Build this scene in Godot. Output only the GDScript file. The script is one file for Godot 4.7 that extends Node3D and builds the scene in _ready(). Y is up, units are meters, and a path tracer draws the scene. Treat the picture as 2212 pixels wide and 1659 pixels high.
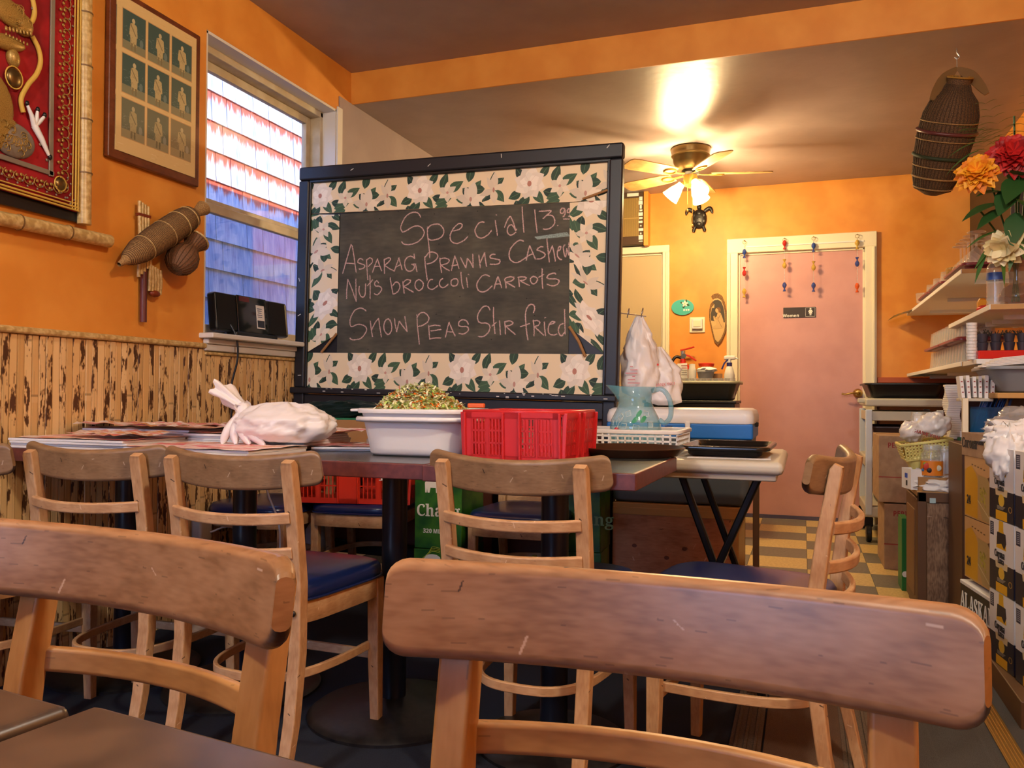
extends Node3D
# A small restaurant back room: wooden chairs and dark tables, a chalk menu board, orange walls.
# World: x right along the back wall, y up, z towards the viewer; metres.

var M := {}
var used := {}
var rng := RandomNumberGenerator.new()
const LW := -2.33     # left wall face
const BW := -6.4      # back wall face
const RW := 1.15      # right wall face

class B:
	var v := PackedVector3Array()
	var n := PackedVector3Array()
	var uv := PackedVector2Array()
	var c := PackedColorArray()
	var ix := PackedInt32Array()
	var t := Transform3D()
	var col := Color.WHITE
	func vert(p: Vector3, nn: Vector3, u := Vector2.ZERO) -> int:
		v.append(t * p)
		n.append((t.basis * nn).normalized())
		uv.append(u)
		c.append(col)
		return v.size() - 1
	func tri(a: int, b: int, d: int) -> void:
		var f := (v[b] - v[a]).cross(v[d] - v[a])
		if f.dot(n[a] + n[b] + n[d]) > 0.0:
			ix.append_array([a, d, b])
		else:
			ix.append_array([a, b, d])
	func quad(a: Vector3, b: Vector3, d: Vector3, e: Vector3, r := Rect2(0, 0, 1, 1)) -> void:
		var nn := (d - a).cross(b - a).normalized()
		var i := vert(a, nn, r.position)
		vert(b, nn, r.position + Vector2(r.size.x, 0))
		vert(d, nn, r.end)
		vert(e, nn, r.position + Vector2(0, r.size.y))
		tri(i, i + 1, i + 2)
		tri(i, i + 2, i + 3)
	func fan(pts: PackedVector3Array, nn := Vector3.ZERO) -> void:
		var m := Vector3.ZERO
		for p in pts:
			m += p
		m /= pts.size()
		if nn == Vector3.ZERO:
			for i in pts.size():
				nn += (pts[i] - m).cross(pts[(i + 1) % pts.size()] - m)
			nn = nn.normalized()
		var o := vert(m, nn, Vector2(0.5, 0.5))
		for i in pts.size():
			vert(pts[i], nn, Vector2.ZERO)
		for i in pts.size():
			tri(o, o + 1 + i, o + 1 + (i + 1) % pts.size())
	# rows of points -> smooth surface; cu: each row is a closed ring (its first point is repeated here)
	func grid(rows: Array, cu := false, usc := Vector2.ONE, nrm: Array = []) -> void:
		var nr := rows.size()
		var nc: int = rows[0].size()
		var w := nc + (1 if cu else 0)
		var o := v.size()
		for i in nr:
			for j in w:
				var jj := j % nc
				var p: Vector3 = rows[i][jj]
				var nn := Vector3.UP
				if nrm.size():
					nn = nrm[i][jj]
				else:
					var du: Vector3 = rows[i][(jj + 1) % nc if cu else mini(jj + 1, nc - 1)] - rows[i][(jj + nc - 1) % nc if cu else maxi(jj - 1, 0)]
					if du.length() < 1e-6:
						var k := 1 if i == 0 else i - 1
						du = rows[k][(jj + 1) % nc if cu else mini(jj + 1, nc - 1)] - rows[k][(jj + nc - 1) % nc if cu else maxi(jj - 1, 0)]
					var dv: Vector3 = rows[mini(i + 1, nr - 1)][jj] - rows[maxi(i - 1, 0)][jj]
					nn = dv.cross(du)
					nn = nn.normalized() if nn.length() > 1e-12 else Vector3.UP
				vert(p, nn, Vector2(float(j) / (w - 1), float(i) / maxi(nr - 1, 1)) * usc)
		for i in nr - 1:
			for j in w - 1:
				var a := o + i * w + j
				var f := (v[a + 1] - v[a]).cross(v[a + w] - v[a])
				if f.length_squared() < 1e-16:
					f = (v[a + 1] - v[a + w + 1]).cross(v[a + w] - v[a + w + 1]) * -1.0
				if f.dot(n[a] + n[a + w + 1]) > 0.0:
					ix.append_array([a, a + w + 1, a + 1, a, a + w, a + w + 1])
				else:
					ix.append_array([a, a + 1, a + w + 1, a, a + w + 1, a + w])
	func box(s: Vector3, at := Vector3.ZERO) -> void:
		var h := s / 2
		for d in 3:
			for sg in [-1.0, 1.0]:
				var x := Vector3.ZERO
				var y := Vector3.ZERO
				var z := Vector3.ZERO
				z[d] = h[d] * sg
				x[(d + 2) % 3 if d != 1 else 0] = h[(d + 2) % 3 if d != 1 else 0]
				y[(d + 1) % 3 if d != 1 else 2] = h[(d + 1) % 3 if d != 1 else 2]
				if d == 0:
					x = Vector3(0, 0, -h.z * sg)
					y = Vector3(0, h.y, 0)
				elif d == 1:
					x = Vector3(h.x, 0, 0)
					y = Vector3(0, 0, -h.z * sg)
				else:
					x = Vector3(h.x * sg, 0, 0)
					y = Vector3(0, h.y, 0)
				var i := vert(at + z - x + y, z, Vector2(0, 0))
				vert(at + z + x + y, z, Vector2(1, 0))
				vert(at + z + x - y, z, Vector2(1, 1))
				vert(at + z - x - y, z, Vector2(0, 1))
				tri(i, i + 1, i + 2)
				tri(i, i + 2, i + 3)
	# box with softened edges
	func rb(s: Vector3, r: float, at := Vector3.ZERO) -> void:
		var h := s / 2
		r = minf(r, minf(h.x, minf(h.y, h.z)) * 0.98)
		for d in 3:
			var e := (d + 1) % 3
			var f := (d + 2) % 3
			for sg in [-1.0, 1.0]:
				var rows := []
				var nr := []
				for i in 4:
					var row := PackedVector3Array()
					var nn := PackedVector3Array()
					for j in 4:
						var p := Vector3.ZERO
						p[d] = h[d] * sg
						p[e] = [-h[e], -h[e] + r, h[e] - r, h[e]][i]
						p[f] = [-h[f], -h[f] + r, h[f] - r, h[f]][j]
						var q := p.clamp(-h + Vector3(r, r, r), h - Vector3(r, r, r))
						var k := (p - q).normalized()
						row.append(at + q + k * r)
						nn.append(k)
					rows.append(row)
					nr.append(nn)
				grid(rows, false, Vector2.ONE, nr)
	func ring(r: float, y: float, seg: int, rz := -1.0) -> PackedVector3Array:
		var o := PackedVector3Array()
		for i in seg:
			var a := TAU * i / seg
			o.append(Vector3(cos(a) * r, y, sin(a) * (rz if rz >= 0 else r)))
		return o
	# profile of (radius, height); sharp corners start a new smooth piece
	func lathe(prof: Array, seg := 20, sx := 1.0) -> void:
		var part := [prof[0]]
		for i in range(1, prof.size()):
			part.append(prof[i])
			var cut := i == prof.size() - 1
			if not cut:
				var a: Vector2 = (prof[i] - prof[i - 1]).normalized()
				var b: Vector2 = (prof[i + 1] - prof[i]).normalized()
				cut = a.dot(b) < 0.75
			if cut:
				var rows := []
				for p in part:
					rows.append(ring(p.x * sx, p.y, seg, p.x))
				grid(rows, true)
				part = [prof[i]]
	func cyl(r: float, y0: float, y1: float, seg := 16, bev := 0.0) -> void:
		lathe([Vector2(0, y0), Vector2(r - bev, y0), Vector2(r, y0 + bev), Vector2(r, y1 - bev), Vector2(r - bev, y1), Vector2(0, y1)] if bev > 0 else [Vector2(0, y0), Vector2(r, y0), Vector2(r, y1), Vector2(0, y1)], seg)
	func ball(r: float, at := Vector3.ZERO, sq := Vector3.ONE, seg := 12) -> void:
		var rows := []
		var nr := []
		for i in seg / 2 + 1:
			var a := PI * i / (seg / 2)
			var row := PackedVector3Array()
			var nn := PackedVector3Array()
			for j in seg:
				var b := TAU * j / seg
				var d := Vector3(sin(a) * cos(b), cos(a), sin(a) * sin(b))
				row.append(at + d * r * sq)
				nn.append((d / sq).normalized())
			rows.append(row)
			nr.append(nn)
		grid(rows, true, Vector2.ONE, nr)
	# sweep of a profile along a path; the profile's y follows «up»
	func bar(path: PackedVector3Array, prof: PackedVector2Array, nr: PackedVector2Array, up: Vector3, sc: Array = [], closed := false, caps := true) -> void:
		var rows := []
		var ns := []
		var m := path.size()
		for i in m:
			var tg := (path[(i + 1) % m if closed else mini(i + 1, m - 1)] - path[(i + m - 1) % m if closed else maxi(i - 1, 0)]).normalized()
			var sd := tg.cross(up).normalized()
			var u2 := sd.cross(tg).normalized()
			var s: Vector2 = sc[i] if sc.size() else Vector2.ONE
			var row := PackedVector3Array()
			var nn := PackedVector3Array()
			for k in prof.size():
				row.append(path[i] + sd * prof[k].x * s.x + u2 * prof[k].y * s.y)
				nn.append(sd * nr[k].x + u2 * nr[k].y)
			rows.append(row)
			ns.append(nn)
		if closed:
			rows.append(rows[0])
			ns.append(ns[0])
		grid(rows, true, Vector2.ONE, ns)
		if caps and not closed:
			fan(rows[0], (path[0] - path[1]).normalized())
			fan(rows[m - 1], (path[m - 1] - path[m - 2]).normalized())
	func tube(path: PackedVector3Array, r, seg := 8, closed := false) -> void:
		var p := PackedVector2Array()
		for i in seg:
			p.append(Vector2.from_angle(TAU * i / seg))
		var sc := []
		var up := Vector3(0.123, 0.961, 0.247).normalized()
		var main := (path[path.size() - 1] - path[0]).normalized()
		if absf(main.dot(up)) > 0.8:
			up = Vector3(0.9, 0.1, 0.42).normalized()
		for i in path.size():
			var q: float = r[i] if r is Array else r
			sc.append(Vector2(q, q))
		bar(path, p, p, up, sc, closed)
	# flat outline (x, y) given depth along z
	func prism(poly: PackedVector2Array, d: float) -> void:
		var ti := Geometry2D.triangulate_polygon(poly)
		for s in [1.0, -1.0]:
			var o := v.size()
			var bb := Rect2(poly[0], Vector2.ZERO)
			for p in poly:
				bb = bb.expand(p)
			for p in poly:
				vert(Vector3(p.x, p.y, d / 2 * s), Vector3(0, 0, s), Vector2((p.x - bb.position.x) / bb.size.x, 1.0 - (p.y - bb.position.y) / bb.size.y))
			for k in range(0, ti.size(), 3):
				tri(o + ti[k], o + ti[k + 1], o + ti[k + 2])
		var cw := Geometry2D.is_polygon_clockwise(poly)
		for i in poly.size():
			var a := poly[i]
			var b := poly[(i + 1) % poly.size()]
			var e := (b - a).normalized()
			var nn := Vector3(e.y, -e.x, 0) * (-1.0 if cw else 1.0)
			var o := vert(Vector3(a.x, a.y, d / 2), nn)
			vert(Vector3(b.x, b.y, d / 2), nn)
			vert(Vector3(b.x, b.y, -d / 2), nn)
			vert(Vector3(a.x, a.y, -d / 2), nn)
			tri(o, o + 1, o + 2)
			tri(o, o + 2, o + 3)
	func mesh() -> ArrayMesh:
		var a := []
		a.resize(Mesh.ARRAY_MAX)
		a[Mesh.ARRAY_VERTEX] = v
		a[Mesh.ARRAY_NORMAL] = n
		a[Mesh.ARRAY_TEX_UV] = uv
		a[Mesh.ARRAY_COLOR] = c
		a[Mesh.ARRAY_INDEX] = ix
		var m := ArrayMesh.new()
		m.add_surface_from_arrays(Mesh.PRIMITIVE_TRIANGLES, a)
		return m

# ---------- small makers ----------
func V(x: float, y: float, z: float) -> Vector3: return Vector3(x, y, z)
func numbered(called: String) -> String:
	var k: int = used.get(called, -1) + 1
	used[called] = k
	return called if k == 0 else "%s_%03d" % [called, k]
func mi(called: String, b, mat: Material, parent: Node = self) -> MeshInstance3D:
	var o := MeshInstance3D.new()
	o.name = called if parent != self else numbered(called)
	o.mesh = b.mesh() if b is B else b
	o.material_override = mat
	parent.add_child(o, true)
	return o
func tag(o: Node, label: String, cat: String, group := "", kind := "") -> Node:
	o.set_meta("label", label)
	if cat: o.set_meta("category", cat)
	if group: o.set_meta("group", group)
	if kind: o.set_meta("kind", kind)
	return o
func thing(called: String, label: String, cat: String, at := Vector3.ZERO, turn := 0.0, group := "") -> Node3D:
	var o := Node3D.new()
	o.name = numbered(called)
	add_child(o)
	o.position = at
	o.rotation.y = turn
	tag(o, label, cat, group)
	return o
func one(called: String, b, mat: Material, label: String, cat: String, group := "", at := Vector3.ZERO, turn := 0.0) -> MeshInstance3D:
	var o := mi(called, b, mat)
	o.position = at
	o.rotation.y = turn
	tag(o, label, cat, group)
	return o
func S(called: String, b, mat: Material, parent: Node = self) -> MeshInstance3D:
	var o := mi(called, b, mat, parent)
	if parent == self: o.set_meta("kind", "structure")
	return o
func bx(s: Vector3, at := Vector3.ZERO, r := 0.0) -> B:
	var b := B.new()
	if r > 0: b.rb(s, r, at)
	else: b.box(s, at)
	return b
func span(x0: float, x1: float, y0: float, y1: float, z0: float, z1: float, r := 0.0) -> B:
	return bx(V(absf(x1 - x0), absf(y1 - y0), absf(z1 - z0)), V((x0 + x1) / 2, (y0 + y1) / 2, (z0 + z1) / 2), r)
func dup(o: Node3D, at: Vector3, turn: float, label := "") -> Node3D:
	var c: Node3D = o.duplicate()
	c.name = numbered(String(o.name).rstrip("0123456789").rstrip("_"))
	add_child(c)
	c.position = at
	c.rotation.y = turn
	if label: c.set_meta("label", label)
	return c
func rr(w: float, h: float, r: float, k := 4) -> Array:   # rounded rectangle profile: points, normals
	var p := PackedVector2Array()
	var n := PackedVector2Array()
	for q in 4:
		var cx := (w / 2 - r) * (1 if q in [0, 3] else -1)
		var cy := (h / 2 - r) * (1 if q < 2 else -1)
		for i in k:
			var a := PI / 2 * (q + float(i) / (k - 1))
			var d := Vector2.from_angle(a)
			p.append(Vector2(cx, cy) + d * r)
			n.append(d)
	return [p, n]
func rbar(b: B, path: Array, w: float, h: float, r: float, up: Vector3, sc: Array = [], closed := false) -> void:
	var q := rr(w, h, r)
	b.bar(PackedVector3Array(path), q[0], q[1], up, sc, closed)
func smooth(pts: Array, k := 5) -> PackedVector3Array:
	var o := PackedVector3Array()
	for i in pts.size() - 1:
		var a: Vector3 = pts[maxi(i - 1, 0)]
		var d: Vector3 = pts[mini(i + 2, pts.size() - 1)]
		for j in k:
			o.append((pts[i] as Vector3).cubic_interpolate(pts[i + 1], a, d, float(j) / k))
	o.append(pts[pts.size() - 1])
	return o
func text(parent: Node, s: String, h: float, at: Vector3, basis: Basis, mat: Material, font := "Droid Sans", bold := true, wide := 1.0) -> void:
	var tm := TextMesh.new()
	var f := SystemFont.new()
	f.font_names = PackedStringArray([font])
	f.font_weight = 700 if bold else 400
	tm.font = f
	tm.text = s
	tm.font_size = 48
	tm.pixel_size = h / 34.0
	tm.depth = 0.0012
	var o := MeshInstance3D.new()
	o.name = "lettering" if parent != self else numbered("lettering")
	o.mesh = tm
	o.material_override = mat
	parent.add_child(o, true)
	o.transform = Transform3D(basis * Basis.from_scale(V(wide, 1, 1)), at)
# ---------- materials ----------
func mat(c: Color, rough := 0.6, metal := 0.0) -> StandardMaterial3D:
	var m := StandardMaterial3D.new()
	m.albedo_color = c
	m.roughness = rough
	m.metallic = metal
	return m
func C(r: int, g: int, b: int) -> Color: return Color(r / 255.0, g / 255.0, b / 255.0)
func glass(c: Color, alpha: float, rough := 0.03) -> StandardMaterial3D:
	var m := mat(Color(c, alpha), rough)
	m.transparency = BaseMaterial3D.TRANSPARENCY_ALPHA
	return m
func noise(freq: float, sd: int, cols: Array, offs: Array = [], type := FastNoiseLite.TYPE_SIMPLEX_SMOOTH, size := 256) -> NoiseTexture2D:
	var f := FastNoiseLite.new()
	f.noise_type = type
	f.frequency = freq
	f.seed = sd
	f.fractal_octaves = 4
	var t := NoiseTexture2D.new()
	t.width = size
	t.height = size
	t.seamless = true
	t.noise = f
	if cols.size():
		var g := Gradient.new()
		g.offsets = PackedFloat32Array(offs)
		g.colors = PackedColorArray(cols)
		t.color_ramp = g
	return t
func tri(m: StandardMaterial3D, s: Vector3) -> StandardMaterial3D:
	m.uv1_triplanar = true
	m.uv1_scale = s
	m.uv1_triplanar_sharpness = 6.0
	return m
func mottled(a: Color, b: Color, rough: float, s: Vector3, freq := 0.02, sd := 1, bump := 0.0) -> StandardMaterial3D:
	var m := mat(Color.WHITE, rough)
	m.albedo_texture = noise(freq, sd, [a, b], [0.25, 0.75])
	tri(m, s)
	if bump != 0.0:
		m.heightmap_enabled = true
		m.heightmap_texture = noise(freq * 3, sd + 7, [])
		m.heightmap_scale = bump
	return m
func tex(im: Image, rough := 0.7, near := false) -> StandardMaterial3D:
	var m := mat(Color.WHITE, rough)
	m.albedo_texture = ImageTexture.create_from_image(im)
	return m
func fn(freq: float, sd: int, oct := 3) -> FastNoiseLite:
	var f := FastNoiseLite.new()
	f.noise_type = FastNoiseLite.TYPE_SIMPLEX_SMOOTH
	f.frequency = freq
	f.seed = sd
	f.fractal_octaves = oct
	return f
func ramp(cs: Array, t: float) -> Color:
	t = clampf(t, 0.0, 0.9999) * (cs.size() - 1)
	return (cs[int(t)] as Color).lerp(cs[int(t) + 1], t - int(t))
# ---------- drawing into images ----------
func pic(w: int, h: int, c: Color) -> Image:
	var im := Image.create(w, h, false, Image.FORMAT_RGB8)
	im.fill(c)
	return im
func poly(im: Image, pts: PackedVector2Array, c: Color) -> void:
	var y0 := 1e9
	var y1 := -1e9
	for p in pts:
		y0 = minf(y0, p.y)
		y1 = maxf(y1, p.y)
	for y in range(maxi(0, int(y0)), mini(im.get_height() - 1, int(y1)) + 1):
		var xs := []
		for i in pts.size():
			var a := pts[i]
			var b := pts[(i + 1) % pts.size()]
			if (a.y <= y + 0.5) != (b.y <= y + 0.5):
				xs.append(a.x + (y + 0.5 - a.y) / (b.y - a.y) * (b.x - a.x))
		xs.sort()
		for k in range(0, xs.size() - 1, 2):
			var xa := int(round(xs[k]))
			var xb := int(round(xs[k + 1]))
			if xb > xa:
				im.fill_rect(Rect2i(xa, y, xb - xa, 1), c)
func oval(im: Image, cx: float, cy: float, rx: float, ry: float, c: Color, ang := 0.0) -> void:
	var p := PackedVector2Array()
	for i in 20:
		p.append(Vector2(cx, cy) + (Vector2.from_angle(TAU * i / 20) * Vector2(rx, ry)).rotated(ang))
	poly(im, p, c)
func leaf(im: Image, x: float, y: float, l: float, w: float, ang: float, c: Color, vein := Color(0, 0, 0, 0)) -> void:
	var p := PackedVector2Array()
	for i in 9:
		var t := i / 8.0
		p.append(Vector2(x, y) + Vector2(l * t, -w * sin(PI * pow(t, 0.8))).rotated(ang))
	for i in range(8, -1, -1):
		var t := i / 8.0
		p.append(Vector2(x, y) + Vector2(l * t, w * sin(PI * pow(t, 0.8))).rotated(ang))
	poly(im, p, c)
	if vein.a > 0:
		line(im, [Vector2(x, y), Vector2(x, y) + Vector2(l * 0.9, 0).rotated(ang)], 2, vein)
func line(im: Image, pts: Array, w: float, c: Color, dusty := 0.0) -> void:
	for i in pts.size() - 1:
		var a: Vector2 = pts[i]
		var b: Vector2 = pts[i + 1]
		var k := maxi(1, int(a.distance_to(b) / maxf(0.6, w * 0.3)))
		for j in k + 1:
			var p := a.lerp(b, float(j) / k)
			if dusty > 0:
				for q in 5:
					if rng.randf() > dusty:
						im.fill_rect(Rect2i(int(p.x + rng.randf_range(-w, w) * 0.4), int(p.y + rng.randf_range(-w, w) * 0.4), maxi(1, int(w * 0.45)), maxi(1, int(w * 0.45))), c.darkened(rng.randf() * 0.22))
			else:
				im.fill_rect(Rect2i(int(p.x - w / 2), int(p.y - w / 2), maxi(1, int(w)), maxi(1, int(w))), c)
func wood_img(cs: Array, sd: int, streak := 1.0, scuff := 0.0, w := 512, h := 512) -> Image:   # grain runs along u
	var im := pic(w, h, cs[0])
	var a := fn(1.0, sd)
	var b := fn(1.0, sd + 3, 2)
	var tau_w := TAU / w
	for y in h:
		for x in w:
			# a circle in the noise space makes u repeat; v repeats by mirroring
			var yy := float(y if y < h / 2 else h - y)
			var cx := cos(x * tau_w)
			var sx := sin(x * tau_w)
			var t := 0.5 + 0.45 * a.get_noise_3d(cx * 1.1, sx * 1.1, yy * 0.018) + 0.3 * streak * b.get_noise_3d(cx * 3.0, sx * 3.0, yy * 0.16)
			im.set_pixel(x, y, ramp(cs, t))
	var dark: Color = (cs[0] as Color).darkened(0.55)
	for i in int(260 * streak):
		var x := rng.randi() % w
		var y := rng.randi() % h
		im.fill_rect(Rect2i(x, y, 3 + rng.randi() % 12, 1), im.get_pixel(x, y).lerp(dark, 0.35))
	for i in int(60 * scuff):
		var p := Vector2(rng.randf() * w, rng.randf() * h)
		var d := Vector2(rng.randf_range(-8, 8), rng.randf_range(-14, 14))
		line(im, [p, p + d], 1 + rng.randi() % 2, (cs[2] as Color).lightened(0.25) if rng.randf() < 0.5 else dark)
	return im
func woodm(cs: Array, sd: int, s: float, rough := 0.42, streak := 1.0, scuff := 0.0, coat := 0.0) -> Array:   # [along x, along y, along z]
	var im := wood_img(cs, sd, streak, scuff)
	var im2: Image = im.duplicate()
	im2.rotate_90(CLOCKWISE)
	var out := []
	for k in 3:
		var m := tex(im2 if k == 1 else im, rough)
		tri(m, V(s, s, s))
		if k == 2:
			m.uv1_triplanar = true
		if coat > 0:
			m.clearcoat_enabled = true
			m.clearcoat = coat
			m.clearcoat_roughness = 0.18
		out.append(m)
	return out

func _ready() -> void:
	rng.seed = 20
	# camera: 1771 px focal length on the 1659 px high frame
	var cam := Camera3D.new()
	cam.name = "camera"
	add_child(cam)
	cam.fov = rad_to_deg(2.0 * atan(829.5 / 1771.0))
	cam.near = 0.02
	cam.far = 80.0
	cam.position = V(0, 0.905, 0)
	cam.rotation = V(deg_to_rad(0.78326), deg_to_rad(19.5448), deg_to_rad(0.37116))
	cam.current = true
	# sky and exposure
	var env := Environment.new()
	env.background_mode = Environment.BG_SKY
	var sk := ProceduralSkyMaterial.new()
	sk.sky_top_color = Color(0.40, 0.62, 1.0)
	sk.sky_horizon_color = Color(0.72, 0.84, 1.0)
	sk.ground_bottom_color = Color(0.3, 0.3, 0.32)
	sk.ground_horizon_color = Color(0.5, 0.54, 0.6)
	sk.sky_energy_multiplier = 2.3
	sk.ground_energy_multiplier = 1.0
	env.sky = Sky.new()
	env.sky.sky_material = sk
	env.tonemap_mode = Environment.TONE_MAPPER_LINEAR
	env.tonemap_exposure = 1.08
	env.sdfgi_enabled = true
	env.ssao_enabled = true
	env.ssil_enabled = true
	var we := WorldEnvironment.new()
	we.name = "world"
	we.environment = env
	add_child(we)
	# the sun stands beyond our roof and lights the upper part of the house next door
	var sun := DirectionalLight3D.new()
	sun.name = "sun"
	sun.sky_mode = DirectionalLight3D.SKY_MODE_LIGHT_ONLY
	sun.light_color = Color(1.0, 0.93, 0.82)
	sun.light_energy = 2.6
	sun.light_angular_distance = 0.6
	sun.shadow_enabled = true
	add_child(sun)
	sun.look_at_from_position(Vector3.ZERO, V(-0.8, -0.6, 0.12))
	# area light for daylight from the unseen front window behind the viewer
	var al := AreaLight3D.new()
	al.name = "unseen_window_daylight"
	add_child(al)
	al.position = V(-1.5, 1.575, 2.7)
	al.area_size = Vector2(1.4, 1.55)
	al.light_color = Color(0.80, 0.89, 1.0)
	al.light_energy = 1.6
	al.area_range = 14.0
	al.shadow_enabled = true
	make_materials()
	setting()
	unseen_ceiling_lamps()
	furniture()
	menu_board()
	left_wall_things()
	tabletop_things()
	behind_things()
	back_wall_things()
	right_side()

func unseen_ceiling_lamps() -> void:   # two unseen globes, out of view, placed to light the front room
	var glow := mat(C(255, 240, 214), 0.4)
	glow.emission_enabled = true
	glow.emission = Color(1.0, 0.9, 0.76)
	glow.emission_energy_multiplier = 2.5
	for p in [V(-1.3, 2.5, 0.3), V(0.5, 2.5, -0.9)]:
		var t := thing("unseen_globe_lamp", "unseen globe ceiling lamp, out of view, lighting the front room at %s" % ("the left" if p.x < 0 else "the right"), "ceiling lamp", p)
		var b := B.new()
		b.ball(0.1, Vector3.ZERO, Vector3.ONE, 20)
		mi("globe", b, glow, t)
		b = B.new()
		b.cyl(0.05, 0.09, 0.16, 16)
		mi("mount", b, M.brass, t)
		var l := OmniLight3D.new()
		l.name = "unseen_globe_bulb"
		add_child(l, true)
		l.position = p
		l.light_color = Color(1.0, 0.95, 0.86)
		l.light_energy = 2.3
		l.light_size = 0.09
		l.omni_range = 12.0
		l.omni_attenuation = 2.0
		l.shadow_enabled = true

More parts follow.
